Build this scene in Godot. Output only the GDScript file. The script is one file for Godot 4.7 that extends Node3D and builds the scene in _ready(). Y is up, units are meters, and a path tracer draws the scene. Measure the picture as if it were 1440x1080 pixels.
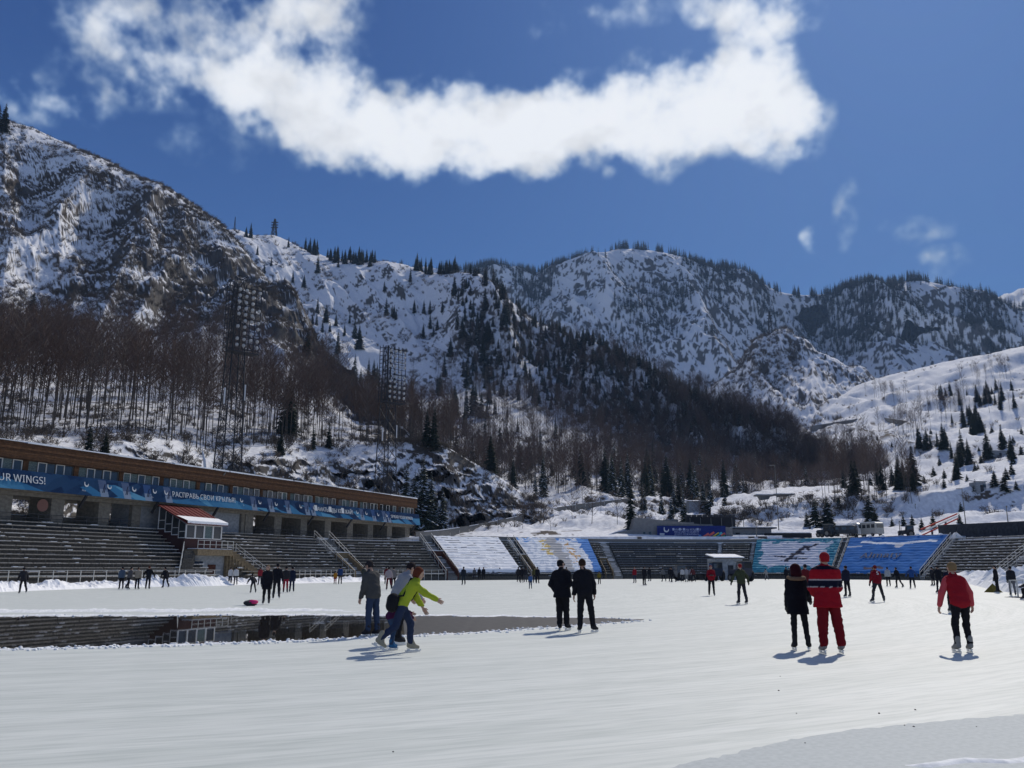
extends Node3D
# A skating rink in a snowy mountain valley, noon sun ahead and to the right.

const F := 1200.0                     # focal length for a picture 1440 wide
const PITCH := 0.21337                # camera tilted up 12.2 degrees
const EYE := Vector3(0, 1.62, 0)
const SUN_AZ := 29.0
const SUN_EL := 42.0

var rng := RandomNumberGenerator.new()
var M := {}
var names := {}
var tri_count := 0

func at(px: float, py: float, d: float) -> Vector3:
	var cx := (px - 720.0) / F
	var cy := (540.0 - py) / F
	var k := d / (cos(PITCH) - cy * sin(PITCH))
	return EYE + Vector3(cx, cy * cos(PITCH) + sin(PITCH), cy * sin(PITCH) - cos(PITCH)) * k

func ground(px: float, py: float, y := 0.0) -> Vector3:
	var cx := (px - 720.0) / F
	var cy := (540.0 - py) / F
	var dir := Vector3(cx, cy * cos(PITCH) + sin(PITCH), cy * sin(PITCH) - cos(PITCH))
	return EYE + dir * ((y - EYE.y) / dir.y)

func seen(p: Vector3) -> Vector2:
	var q := p - EYE
	var fw := q.y * sin(PITCH) - q.z * cos(PITCH)
	var up := q.y * cos(PITCH) + q.z * sin(PITCH)
	return Vector2(720.0 + q.x / fw * F, 540.0 - up / fw * F)

func plan(x: float, d: float, y := 0.0) -> Vector3:
	return Vector3(x * 1.023, y, -d * 1.047)

func numbered(called: String) -> String:
	var n: int = names.get(called, -1) + 1
	names[called] = n
	return called if n == 0 else "%s_%03d" % [called, n]

func base(called: String, where := Vector3.ZERO, turn := 0.0) -> Node3D:
	var o := Node3D.new()
	o.name = numbered(called)
	add_child(o)
	o.position = where
	o.rotation.y = turn
	return o

func tag(o: Node, label := "", category := "", group := "", kind := "") -> Node:
	if label: o.set_meta("label", label)
	if category: o.set_meta("category", category)
	if group: o.set_meta("group", group)
	if kind: o.set_meta("kind", kind)
	return o

func put(mesh: Mesh, called: String, mat: Material, parent: Node = null, xf := Transform3D.IDENTITY) -> MeshInstance3D:
	var o := MeshInstance3D.new()
	o.mesh = mesh
	if mat: o.material_override = mat
	o.transform = xf
	if parent == null or parent == self:
		o.name = numbered(called)
		add_child(o)
	else:
		o.name = called
		parent.add_child(o, true)
	return o

func st() -> SurfaceTool:
	var s := SurfaceTool.new()
	s.begin(Mesh.PRIMITIVE_TRIANGLES)
	return s

func done(s: SurfaceTool, flat := true) -> ArrayMesh:
	s.generate_normals()
	return s.commit()

func tri(s: SurfaceTool, a: Vector3, b: Vector3, c: Vector3) -> void:
	s.add_vertex(a); s.add_vertex(b); s.add_vertex(c)

func quad(s: SurfaceTool, a: Vector3, b: Vector3, c: Vector3, d: Vector3) -> void:
	tri(s, a, b, c); tri(s, a, c, d)

# a box given by centre, three half-axis vectors
func slab(s: SurfaceTool, c: Vector3, x: Vector3, y: Vector3, z: Vector3) -> void:
	s.set_smooth_group(-1)
	var p := []
	for k in 8:
		p.append(c + x * (1 if k & 1 else -1) + y * (1 if k & 2 else -1) + z * (1 if k & 4 else -1))
	quad(s, p[4], p[6], p[7], p[5])
	quad(s, p[1], p[3], p[2], p[0])
	quad(s, p[5], p[7], p[3], p[1])
	quad(s, p[0], p[2], p[6], p[4])
	quad(s, p[6], p[2], p[3], p[7])
	quad(s, p[0], p[4], p[5], p[1])

func box(s: SurfaceTool, c: Vector3, size: Vector3, b := Basis.IDENTITY) -> void:
	slab(s, c, b.x * size.x * 0.5, b.y * size.y * 0.5, b.z * size.z * 0.5)

# a square bar between two points
func bar(s: SurfaceTool, a: Vector3, b: Vector3, w: float, h := -1.0) -> void:
	if h < 0.0: h = w
	var d := b - a
	var side := d.cross(Vector3.UP)
	if side.length() < 0.001: side = Vector3.RIGHT
	side = side.normalized()
	slab(s, (a + b) * 0.5, side * w * 0.5, side.cross(d).normalized() * h * 0.5, d * 0.5)

# a tapered tube along points
func tube(s: SurfaceTool, pts: Array, radii: Array, sides := 6, smooth := true) -> void:
	s.set_smooth_group(1 if smooth else -1)
	var rings := []
	for i in pts.size():
		var d: Vector3 = (pts[min(i + 1, pts.size() - 1)] - pts[max(i - 1, 0)]).normalized()
		var ax := d.cross(Vector3(0.31, 0.2, 0.93)).normalized()
		var ay := d.cross(ax)
		var ring := []
		for k in sides:
			var a := TAU * k / sides
			ring.append(pts[i] + (ax * cos(a) + ay * sin(a)) * radii[i])
		rings.append(ring)
	for i in pts.size() - 1:
		for k in sides:
			var k2 := (k + 1) % sides
			quad(s, rings[i][k], rings[i][k2], rings[i + 1][k2], rings[i + 1][k])

func lin(r: float, g: float, b: float) -> Color:
	return Color(r, g, b).linear_to_srgb()

func mat(r: float, g: float, b: float, rough := 0.85, spec := 0.3) -> StandardMaterial3D:
	var m := StandardMaterial3D.new()
	m.albedo_color = lin(r, g, b)
	m.roughness = rough
	m.metallic_specular = spec
	return m

func noise(seed_: int, freq: float, oct := 4, ridged := false) -> FastNoiseLite:
	var n := FastNoiseLite.new()
	n.seed = seed_
	n.noise_type = FastNoiseLite.TYPE_SIMPLEX_SMOOTH
	n.frequency = freq
	n.fractal_type = FastNoiseLite.FRACTAL_RIDGED if ridged else FastNoiseLite.FRACTAL_FBM
	n.fractal_octaves = oct
	return n

func noise_image(n: FastNoiseLite, w: int, h: int, lo: Color, hi: Color, gain := 1.0, bias := 0.0) -> ImageTexture:
	var im := n.get_seamless_image(w, h, false, false, 0.15)
	im.convert(Image.FORMAT_L8)
	var src := im.get_data()
	var out := PackedByteArray()
	out.resize(w * h * 3)
	var lut := PackedByteArray()
	for v in 256:
		var t := clampf((v / 255.0 - 0.5) * gain + 0.5 + bias, 0, 1)
		var c := lo.lerp(hi, t)
		lut.append(int(c.r * 255)); lut.append(int(c.g * 255)); lut.append(int(c.b * 255))
	for k in w * h:
		var q := src[k] * 3
		out[k * 3] = lut[q]; out[k * 3 + 1] = lut[q + 1]; out[k * 3 + 2] = lut[q + 2]
	return ImageTexture.create_from_image(Image.create_from_data(w, h, false, Image.FORMAT_RGB8, out))

# a soft patterned material laid by world position
func grained(lo: Color, hi: Color, scale: float, seed_: int, rough := 0.85, oct := 5, spec := 0.3, gain := 1.6) -> StandardMaterial3D:
	var m := StandardMaterial3D.new()
	m.albedo_texture = noise_image(noise(seed_, 0.02, oct), 256, 256, lo, hi, gain)
	m.uv1_triplanar = true
	m.uv1_world_triplanar = true
	m.uv1_scale = Vector3.ONE * scale
	m.roughness = rough
	m.metallic_specular = spec
	return m

# ------------------------------------------------------------------ sky
func cloud_blob(p: Vector2, c: Array) -> float:
	var d := Vector2((p.x - c[0]) / c[2], (p.y - c[1]) / c[3])
	return maxf(0.0, 1.0 - d.length_squared()) * c[4]

func make_sky() -> ImageTexture:
	var w := 4096
	var h := 2048
	var n1 := noise(11, 1.0, 7)
	var n2 := noise(12, 1.0, 4)
	var blobs := [
		[350, 118, 62, 55, 1.1], [400, 140, 95, 85, 1.5], [470, 175, 90, 90, 1.4], [540, 205, 85, 70, 1.3], [600, 175, 85, 80, 1.4],
		[660, 185, 95, 85, 1.6], [705, 190, 90, 80, 1.3], [760, 180, 90, 72, 1.4], [840, 165, 95, 75, 1.5], [920, 160, 100, 85, 1.6], [1000, 150, 105, 88, 1.7],
		[1075, 145, 95, 95, 1.6], [1130, 165, 55, 60, 0.9], [1060, 55, 70, 50, 0.85], [1090, 10, 75, 45, 0.8], [1010, 5, 70, 30, 0.6],
		[380, 45, 150, 95, 0.66], [260, 30, 190, 90, 0.52], [130, 25, 110, 70, 0.42], [310, 100, 120, 80, 0.42], [440, 20, 90, 60, 0.6], [200, 110, 120, 60, 0.35], [340, 190, 60, 60, 0.25],
		[25, 140, 90, 60, 0.8], [110, 150, 80, 45, 0.5], [215, 130, 70, 45, 0.3], [262, 208, 40, 35, 0.28], [130, 90, 90, 30, 0.25],
		[1130, 338, 20, 19, 1.0], [1184, 298, 28, 52, 0.62], [1290, 325, 55, 24, 0.42], [1320, 366, 52, 20, 0.34], [1290, 390, 90, 34, 0.28], [850, 248, 22, 12, 0.35],
		[770, 40, 40, 40, 0.3], [880, 20, 75, 36, 0.34], [820, 8, 30, 18, 0.4], [700, 250, 60, 20, 0.35],
	]
	var sun := Vector3(sin(deg_to_rad(SUN_AZ)) * cos(deg_to_rad(SUN_EL)), sin(deg_to_rad(SUN_EL)), -cos(deg_to_rad(SUN_AZ)) * cos(deg_to_rad(SUN_EL)))
	# whole sky coarse, the part with the modelled cloud fine
	var coarse := sky_block(w / 8, h / 8, 0, 0, w / 8, h / 8, n1, n2, blobs, sun)
	coarse.resize(w, h, Image.INTERPOLATE_CUBIC)
	var azl := 0.60
	var cols := int(azl / TAU * w)
	var r0 := int((PI / 2 - 0.70) / PI * h)
	var r1 := int((PI / 2 - 0.18) / PI * h)
	var right_part := sky_block(w, h, 0, r0, cols, r1 - r0, n1, n2, blobs, sun)
	var left_part := sky_block(w, h, w - cols, r0, cols, r1 - r0, n1, n2, blobs, sun)
	coarse.blit_rect(right_part, Rect2i(0, 0, cols, r1 - r0), Vector2i(0, r0))
	coarse.blit_rect(left_part, Rect2i(0, 0, cols, r1 - r0), Vector2i(w - cols, r0))
	return ImageTexture.create_from_image(coarse)

func sky_block(w: int, h: int, x0: int, y0: int, cw: int, ch: int, n1: FastNoiseLite, n2: FastNoiseLite, blobs: Array, sun: Vector3) -> Image:
	var data := PackedByteArray()
	data.resize(cw * ch * 4)
	var k := 0
	for j in ch:
		var el := PI / 2 - (y0 + j + 0.5) / h * PI
		var e := clampf(el, 0.0, 1.6)
		# clear air, paler towards the horizon
		var t := pow(1.0 - clampf(e / 1.3, 0, 1), 2.7)
		var air := Color(0.088, 0.195, 0.425).lerp(Color(0.37, 0.59, 0.83), t)
		var sy := sin(el)
		var cyy := cos(el)
		for i in cw:
			var az := (x0 + i + 0.5) / w * TAU
			var dir := Vector3(sin(az) * cyy, sy, -cos(az) * cyy)
			var c := air
			if el > -0.02:
				var glow := maxf(0.0, dir.dot(sun))
				c = c.lerp(Color(0.62, 0.74, 0.93), 0.50 * pow(glow, 8.0))
				var q := dir * 1.0
				var dens := 0.0
				var bright := 0.0
				var fw := dir.y * sin(PITCH) - dir.z * cos(PITCH)
				var wisp := n1.get_noise_3d(dir.x * 6.5, dir.y * 8.0, dir.z * 6.5)
				if fw > 0.5 and el < 0.68 and absf(fmod(az + PI, TAU) - PI) < 0.6:
					var p := Vector2(720.0 + dir.x / fw * F, 540.0 - (dir.y * cos(PITCH) + dir.z * sin(PITCH)) / fw * F)
					var wx := n2.get_noise_3d(dir.x * 9.0, dir.y * 9.0, dir.z * 9.0)
					var wy := n2.get_noise_3d(dir.x * 9.0 + 7.0, dir.y * 9.0, dir.z * 9.0)
					p += Vector2(wx, wy) * 34.0
					var f := 0.0
					for b in blobs:
						if absf(p.x - b[0]) < b[2] and absf(p.y - b[1]) < b[3]:
							f += cloud_blob(p, b)
					dens = 0.0
					if f > 0.0:
						var curl := n1.get_noise_3d(dir.x * 21.0, dir.y * 21.0, dir.z * 21.0)
						var ff := f * (1.0 + 0.4 * wisp) + (wisp * 0.9 + curl * 0.9 + n1.get_noise_3d(dir.x * 52.0, dir.y * 52.0, dir.z * 52.0) * 0.55 - 0.05) * minf(1.0, 0.25 + f * 1.2)
						dens = 1.0 - exp(-1.1 * pow(maxf(ff, 0.0), 1.7))
						bright = clampf(f * 0.5, 0, 1)
				else:
					var big := n2.get_noise_3d(dir.x * 2.2 + 5.0, dir.y * 3.6, dir.z * 2.2)
					var edge := smoothstep(0.05, 0.25, maxf(absf(fmod(az + PI, TAU) - PI) - 0.6, el - 0.68) + 0.1)
					dens = smoothstep(0.08, 0.45, big + wisp * 0.35) * edge
					bright = dens
				if dens > 0.0:
					var lum := n1.get_noise_3d(dir.x * 11.0 + 3.0, dir.y * 16.0, dir.z * 11.0)
					var v := clampf(0.88 + 0.10 * bright + 0.14 * lum + 0.06 * pow(glow, 12.0), 0.62, 0.985)
					c = c.lerp(Color(v * 0.985, v * 0.992, v), dens * 0.97)
			else:
				c = Color(0.55, 0.60, 0.66)
			data[k] = int(c.r * 255.0)
			data[k + 1] = int(c.g * 255.0)
			data[k + 2] = int(c.b * 255.0)
			data[k + 3] = 255
			k += 4
	return Image.create_from_data(cw, ch, false, Image.FORMAT_RGBA8, data)

func set_view() -> void:
	var cam := Camera3D.new()
	cam.name = "camera"
	cam.fov = rad_to_deg(2.0 * atan(540.0 / F))
	cam.near = 0.1
	cam.far = 12000.0
	add_child(cam)
	cam.position = EYE
	cam.rotation.x = PITCH
	cam.current = true
	var we := WorldEnvironment.new()
	we.name = "environment"
	var e := Environment.new()
	e.background_mode = Environment.BG_SKY
	var sky := Sky.new()
	var pm := PanoramaSkyMaterial.new()
	pm.panorama = make_sky()
	sky.sky_material = pm
	e.sky = sky
	e.background_energy_multiplier = 1.12
	e.tonemap_mode = Environment.TONE_MAPPER_LINEAR
	e.tonemap_exposure = 1.0
	e.fog_enabled = true
	e.fog_density = 0.00010
	e.fog_light_color = Color(0.66, 0.81, 1.0)
	e.sdfgi_enabled = true
	e.ssao_enabled = true
	e.ssil_enabled = true
	we.environment = e
	add_child(we)
	var sun := DirectionalLight3D.new()
	sun.name = "sun"
	sun.light_energy = 1.25
	sun.light_color = Color(1.0, 0.965, 0.91)
	sun.light_angular_distance = 0.53
	sun.shadow_enabled = true
	add_child(sun)
	sun.rotation = Vector3(deg_to_rad(-SUN_EL), deg_to_rad(180.0 - SUN_AZ), 0)

# ------------------------------------------------------------------ land
# a row is a list of [px, py, depth]; between them a smooth curve
func row_at(row: Array, px: float) -> Vector2:
	var n := row.size()
	if px <= row[0][0]: return Vector2(row[0][1], row[0][2])
	if px >= row[n - 1][0]: return Vector2(row[n - 1][1], row[n - 1][2])
	var i := 0
	while px > row[i + 1][0]: i += 1
	var a = row[i]
	var b = row[i + 1]
	var h: float = b[0] - a[0]
	var t: float = (px - a[0]) / h
	var p0 := Vector2(a[1], a[2])
	var p1 := Vector2(b[1], b[2])
	var m0 := (p1 - p0) / h
	var m1 := m0
	if i > 0: m0 = (p1 - Vector2(row[i - 1][1], row[i - 1][2])) / (b[0] - row[i - 1][0])
	if i < n - 2: m1 = (Vector2(row[i + 2][1], row[i + 2][2]) - p0) / (row[i + 2][0] - a[0])
	var t2 := t * t
	var t3 := t2 * t
	return p0 * (2 * t3 - 3 * t2 + 1) + m0 * h * (t3 - 2 * t2 + t) + p1 * (-2 * t3 + 3 * t2) + m1 * h * (t3 - t2)

# land lofted from rows (crest first, foot last); returns the grid so that trees can be set on it
func loft(rows: Array, u0: float, u1: float, nu: int, nv: int, shape: Callable, paint: Callable) -> Dictionary:
	var R := rows.size()
	var pos := PackedVector3Array()
	pos.resize((nu + 1) * (nv + 1))
	var W := nu + 1
	for i in W:
		var px := lerpf(u0, u1, float(i) / nu)
		var col := []
		for r in rows:
			var q := row_at(r, px)
			col.append(at(px, q.x, q.y))
		var under: Vector3 = col[R - 1]
		for j in nv + 1:
			var v := float(j) / nv * (R - 1)
			var k := mini(int(v), R - 2)
			var t := v - k
			var p0: Vector3 = col[k]
			var p1: Vector3 = col[k + 1]
			var m0: Vector3 = (p1 - col[k - 1]) * 0.5 if k > 0 else p1 - p0
			var m1: Vector3 = (col[k + 2] - p0) * 0.5 if k < R - 2 else p1 - p0
			var far := p0.distance_to(p1) * 1.25
			m0 = m0.limit_length(far)
			m1 = m1.limit_length(far)
			var t2 := t * t
			var t3 := t2 * t
			var p := p0 * (2 * t3 - 3 * t2 + 1) + m0 * (t3 - 2 * t2 + t) + p1 * (-2 * t3 + 3 * t2) + m1 * (t3 - t2)
			pos[j * W + i] = p + shape.call(p, px, v)
		pos[nv * W + i] = Vector3(under.x, -2.0, under.z)
	var nor := PackedVector3Array()
	nor.resize(pos.size())
	var colr := PackedColorArray()
	colr.resize(pos.size())
	for j in nv + 1:
		for i in W:
			var dx := pos[j * W + mini(i + 1, nu)] - pos[j * W + maxi(i - 1, 0)]
			var dv := pos[mini(j + 1, nv) * W + i] - pos[maxi(j - 1, 0) * W + i]
			var n := dv.cross(dx).normalized()
			if n.y < 0.0: n = -n
			nor[j * W + i] = n
	for j in nv + 1:
		for i in W:
			var k := j * W + i
			colr[k] = paint.call(pos[k], nor[k], lerpf(u0, u1, float(i) / nu), float(j) / nv * (R - 1))
	var idx := PackedInt32Array()
	idx.resize(nu * nv * 6)
	var c := 0
	for j in nv:
		for i in nu:
			var a := j * W + i
			idx[c] = a; idx[c + 1] = a + 1; idx[c + 2] = a + W + 1
			idx[c + 3] = a; idx[c + 4] = a + W + 1; idx[c + 5] = a + W
			c += 6
	var arr := []
	arr.resize(Mesh.ARRAY_MAX)
	arr[Mesh.ARRAY_VERTEX] = pos
	arr[Mesh.ARRAY_NORMAL] = nor
	arr[Mesh.ARRAY_COLOR] = colr
	arr[Mesh.ARRAY_INDEX] = idx
	var mesh := ArrayMesh.new()
	mesh.add_surface_from_arrays(Mesh.PRIMITIVE_TRIANGLES, arr)
	tri_count += nu * nv * 2
	return {"pos": pos, "nor": nor, "col": colr, "w": W, "nv": nv, "u0": u0, "u1": u1, "rows": R, "mesh": mesh}

func land_material() -> StandardMaterial3D:
	var m := StandardMaterial3D.new()
	m.vertex_color_use_as_albedo = true
	m.roughness = 0.9
	m.metallic_specular = 0.2
	m.albedo_texture = noise_image(noise(77, 0.03, 5), 256, 256, Color(0.86, 0.86, 0.87), Color(1, 1, 1), 1.8)
	m.uv1_triplanar = true
	m.uv1_world_triplanar = true
	m.uv1_scale = Vector3.ONE * 0.11
	return m

const SNOW := Color(0.80, 0.82, 0.85)
const ROCK := Color(0.105, 0.098, 0.092)
const EARTH := Color(0.098, 0.082, 0.068)

func crest_profile(v: float, soft: float) -> float:
	return lerpf(0.25, 1.0, smoothstep(0.0, soft, v))

var lands := {}

func make_land() -> void:
	M.land = land_material()
	var rg := noise(21, 1.0, 3, true)      # ribs and gullies
	rg.fractal_gain = 0.42
	var fb := noise(22, 1.0, 5)
	var fine := noise(23, 1.0, 4)
	var rockn := noise(24, 1.0, 4, true)

	# --- the rocky mountain on the left, from its crest to the foot behind the grandstand
	var back := [[-420, 200, 640], [0, 260, 640], [200, 330, 600], [340, 420, 560], [445, 560, 460], [540, 660, 330], [620, 680, 270], [790, 740, 260]]
	var crest := [[-420, 60, 520], [-200, 105, 500], [0, 172, 470], [60, 190, 462], [130, 224, 450], [200, 256, 436], [260, 284, 425], [300, 312, 415], [340, 350, 402], [380, 398, 380], [410, 436, 362], [440, 474, 342], [452, 505, 325], [490, 560, 285], [540, 596, 250], [600, 634, 226], [660, 664, 222], [720, 700, 222], [790, 735, 222]]
	var upper := [[-420, 240, 400], [-200, 260, 390], [0, 300, 372], [130, 330, 362], [260, 378, 350], [340, 420, 340], [400, 462, 325], [452, 535, 300], [490, 572, 270], [540, 606, 240], [600, 637, 220], [660, 662, 214], [720, 696, 214], [790, 732, 214]]
	var wood_top := [[-420, 430, 250], [0, 455, 262], [130, 468, 262], [260, 482, 266], [340, 500, 268], [400, 528, 262], [452, 560, 252], [490, 590, 240], [540, 612, 226], [600, 632, 212], [660, 656, 209], [720, 690, 210], [790, 728, 210]]
	var wood_mid := [[-420, 550, 160], [0, 552, 176], [130, 556, 186], [260, 566, 198], [340, 578, 206], [400, 594, 208], [452, 606, 210], [540, 622, 206], [600, 627, 203], [660, 650, 205], [720, 684, 208], [790, 724, 207]]
	var bank := [[-420, 640, 86], [0, 624, 112], [100, 624, 124], [170, 616, 134], [230, 622, 142], [300, 640, 154], [345, 634, 162], [400, 630, 172], [450, 634, 182], [520, 634, 190], [580, 626, 196], [625, 630, 199], [660, 650, 201], [700, 672, 203], [740, 702, 204], [790, 722, 205]]
	var foot := [[-420, 770, 70], [0, 738, 96], [100, 738, 107], [170, 738, 117], [230, 738, 126], [300, 740, 138], [400, 742, 154], [520, 748, 172], [580, 746, 180], [660, 752, 186], [720, 750, 192], [790, 748, 198]]
	var sh := func(p: Vector3, px: float, v: float) -> Vector3:
		if v > 4.75:
			var w := smoothstep(5.0, 5.35, v)
			return Vector3(0, fb.get_noise_3d(p.x * 0.12, p.y * 0.2, p.z * 0.12) * 2.2 * w, rockn.get_noise_3d(p.x * 0.08, p.y * 0.12, p.z * 0.05) * 3.5 * w)
		var e := crest_profile(v - 1.0, 0.7) * (1.0 - smoothstep(2.4, 3.4, v)) * smoothstep(620.0, 470.0, px)
		var q := Vector2(px * 0.0042 + v * 0.30, v * 0.6 - px * 0.0012)
		var d := rg.get_noise_2d(q.x, q.y * 0.5) * 13.0 + rg.get_noise_2d(q.x * 4.0, q.y * 2.4) * 1.9
		var r := rockn.get_noise_3d(p.x * 0.035, p.y * 0.035, p.z * 0.035)
		d += maxf(0.0, r - 0.1) * 7.0 * smoothstep(150.0, 420.0, px + v * 30.0)
		d += fb.get_noise_3d(p.x * 0.05, p.y * 0.05, p.z * 0.05) * 3.0 + fine.get_noise_3d(p.x * 0.25, p.y * 0.25, p.z * 0.25) * 1.1
		return Vector3(0, d * e, 0)
	var pt := func(p: Vector3, n: Vector3, px: float, v: float) -> Color:
		var f := fine.get_noise_3d(p.x * 0.42, p.y * 0.34, p.z * 0.36) * 0.8 + fine.get_noise_3d(p.x * 0.14, p.y * 0.14, p.z * 0.14) * 0.4
		var g := fb.get_noise_3d(p.x * 0.03, p.y * 0.03, p.z * 0.03)
		var rocky := 0.0
		if v > 4.9:
			rocky = 0.05 + g * 0.9 + f * 0.5 + smoothstep(0.85, 0.45, n.y) * 0.75 - 0.25
			return lerp_c(SNOW, ROCK * (0.85 + 0.5 * f), 1.0 if rocky > 0.22 else 0.0)
		if v > 2.9:
			return SNOW if f + g < 0.42 else EARTH
		# band of crags below the right-hand crest, scrub over the rest
		var along := smoothstep(120.0, 420.0, px + (v - 1.0) * 60.0)
		rocky = along * 0.42 + g * 0.75 + f * 0.85 + smoothstep(0.86, 0.55, n.y) * 0.5 - 0.18 - 0.3 * (1.0 - along) * smoothstep(1.5, 1.0, v)
		if rocky > 0.34:
			return ROCK * (0.8 + 0.7 * absf(f)) if along + g > 0.45 else EARTH * (0.85 + 0.6 * f)
		return SNOW
	lands.left = loft([back, crest, upper, wood_top, wood_mid, bank, foot], -420, 790, 820, 420, sh, pt)
	put(lands.left.mesh, "rocky_mountain", M.land).set_meta("kind", "structure")

	# --- the wooded mountain in the middle
	back = [[200, 420, 1250], [400, 400, 1200], [600, 440, 1150], [800, 540, 950], [1000, 620, 760], [1320, 720, 480]]
	crest = [[200, 335, 911], [330, 327, 892], [362, 333, 888], [385, 333, 883], [430, 350, 860], [480, 364, 832], [520, 368, 809], [560, 370, 785], [600, 386, 767], [650, 392, 744], [690, 406, 720], [720, 426, 697], [760, 456, 676], [800, 479.4, 624], [850, 498.4, 576], [900, 524.4, 537], [950, 552.4, 504], [1000, 582, 470], [1050, 612, 441], [1100, 635, 417], [1140, 650, 401], [1180, 674, 379], [1250, 716, 345], [1320, 730, 326]]
	upper = [[200, 420, 739], [330, 425, 725], [430, 445, 700], [520, 452, 681], [600, 452, 671], [650, 440, 637], [690, 455, 617], [760, 505, 612], [850, 546.7, 530], [950, 594.7, 479], [1000, 618, 453], [1100, 662, 408], [1180, 690, 379], [1320, 712, 331]]
	var mid := [[200, 520, 610], [330, 520, 610], [430, 530, 587], [520, 540, 570], [600, 540, 565], [690, 540, 565], [760, 570, 525], [850, 604.3, 480], [950, 645.3, 440], [1000, 662, 420], [1100, 690, 389], [1180, 704, 372], [1320, 718, 350]]
	var low := [[200, 600, 420], [430, 600, 420], [600, 618, 396], [690, 640, 378], [760, 656, 366], [850, 670, 360], [950, 690, 354], [1100, 702, 348], [1320, 722, 348]]
	foot = [[200, 660, 280], [430, 670, 280], [600, 715, 253], [690, 720, 243], [760, 722, 239], [850, 716, 239], [950, 722, 248], [1100, 722, 259], [1320, 730, 270]]
	sh = func(p: Vector3, px: float, v: float) -> Vector3:
		var e := crest_profile(v - 1.0, 0.8) * (1.0 - 0.88 * smoothstep(1.7, 3.4, v)) * smoothstep(1290.0, 1160.0, px)
		var q := Vector2(px * 0.0045 - v * 0.30, v * 0.45)
		var d := rg.get_noise_2d(q.x + 9.0, q.y * 0.6) * 20.0 + rg.get_noise_2d(q.x * 3.5, q.y * 2.5 + 4.0) * 4.5
		d += fb.get_noise_3d(p.x * 0.02, p.y * 0.02, p.z * 0.02) * 5.0 + fine.get_noise_3d(p.x * 0.1, p.y * 0.1, p.z * 0.1) * 1.4
		return Vector3(0, d * e, 0)
	pt = func(p: Vector3, n: Vector3, px: float, v: float) -> Color:
		var f := fine.get_noise_3d(p.x * 0.22, p.y * 0.14, p.z * 0.16) * 0.8 + fine.get_noise_3d(p.x * 0.07, p.y * 0.07, p.z * 0.07) * 0.4
		var g := fb.get_noise_3d(p.x * 0.018, p.y * 0.018, p.z * 0.018)
		var rocky := g * 0.6 + f * 0.7 + smoothstep(0.82, 0.5, n.y) * 0.4 - 0.04
		if rocky > 0.40: return ROCK * (0.9 + 0.5 * f)
		return SNOW
	lands.mid = loft([back, crest, upper, mid, low, foot], 200, 1320, 760, 320, sh, pt)
	put(lands.mid.mesh, "wooded_mountain", M.land).set_meta("kind", "structure")

	# --- the high mountain behind
	back = [[430, 470, 2500], [900, 440, 2500], [1300, 480, 2500], [1900, 480, 2500]]
	crest = [[430, 384, 2050], [540, 380, 2050], [600, 375, 2030], [640, 379, 2000], [700, 375, 1980], [750, 387, 1950], [800, 369, 1920], [850, 355, 1900], [890, 350, 1890], [930, 359, 1880], [1000, 373, 1860], [1050, 387, 1850], [1100, 409, 1860], [1150, 413, 1840], [1200, 404, 1800], [1250, 400, 1760], [1290, 397, 1740], [1340, 411, 1720], [1400, 428, 1700], [1440, 434, 1690], [1520, 442, 1680], [1900, 420, 1700]]
	upper = [[430, 440, 1920], [640, 430, 1899], [750, 430, 1876], [800, 420, 1742], [890, 408, 1719], [960, 420, 1719], [1040, 448, 1753], [1100, 462, 1809], [1150, 468, 1831], [1220, 450, 1663], [1290, 450, 1600], [1360, 462, 1578], [1440, 475, 1556], [1900, 470, 1545]]
	mid = [[430, 500, 1780], [640, 495, 1755], [800, 490, 1628], [900, 478, 1551], [1000, 492, 1564], [1080, 520, 1653], [1150, 525, 1704], [1230, 510, 1628], [1300, 505, 1577], [1380, 512, 1551], [1440, 520, 1526], [1900, 520, 1526]]
	foot = [[430, 600, 1478], [800, 600, 1379], [1000, 600, 1337], [1150, 590, 1379], [1300, 570, 1408], [1440, 560, 1408], [1900, 560, 1408]]
	sh = func(p: Vector3, px: float, v: float) -> Vector3:
		var e := crest_profile(v - 1.0, 0.8) - 0.14 * smoothstep(0.5, 0.0, v - 1.0)
		var q := Vector2(px * 0.0058 - v * 0.5, v * 0.6 + px * 0.0008)
		var d := rg.get_noise_2d(q.x * 0.75 + 3.0, q.y * 0.5) * 62.0 + rg.get_noise_2d(q.x * 2.8 + 2.0, q.y * 1.2) * 22.0
		d += rg.get_noise_2d(q.x * 9.0, q.y * 4.0) * 5.0 + fine.get_noise_3d(p.x * 0.03, p.y * 0.03, p.z * 0.03) * 3.0
		return Vector3(0, d * e - 18.0 * e, 0)
	pt = func(p: Vector3, n: Vector3, px: float, v: float) -> Color:
		var f := fine.get_noise_3d(p.x * 0.10, p.y * 0.045, p.z * 0.06) * 0.75 + fine.get_noise_3d(p.x * 0.035, p.y * 0.03, p.z * 0.03) * 0.5
		var g := fb.get_noise_3d(p.x * 0.008, p.y * 0.008, p.z * 0.008)
		var rocky := g * 0.5 + f * 1.0 + smoothstep(0.8, 0.45, n.y) * 0.35 - 0.08
		if rocky > 0.33: return ROCK * (0.9 + 0.5 * f)
		return SNOW
	lands.far = loft([back, crest, upper, mid, foot], 430, 1900, 900, 330, sh, pt)
	put(lands.far.mesh, "high_mountain", M.land).set_meta("kind", "structure")

	# --- snow peaks far off on the right
	back = [[1250, 470, 3500], [1900, 470, 3500]]
	crest = [[1250, 440, 3000], [1340, 422, 3000], [1375, 409, 2950], [1400, 420, 2950], [1424, 412, 2900], [1450, 405, 2900], [1520, 400, 2900], [1900, 400, 2900]]
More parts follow.
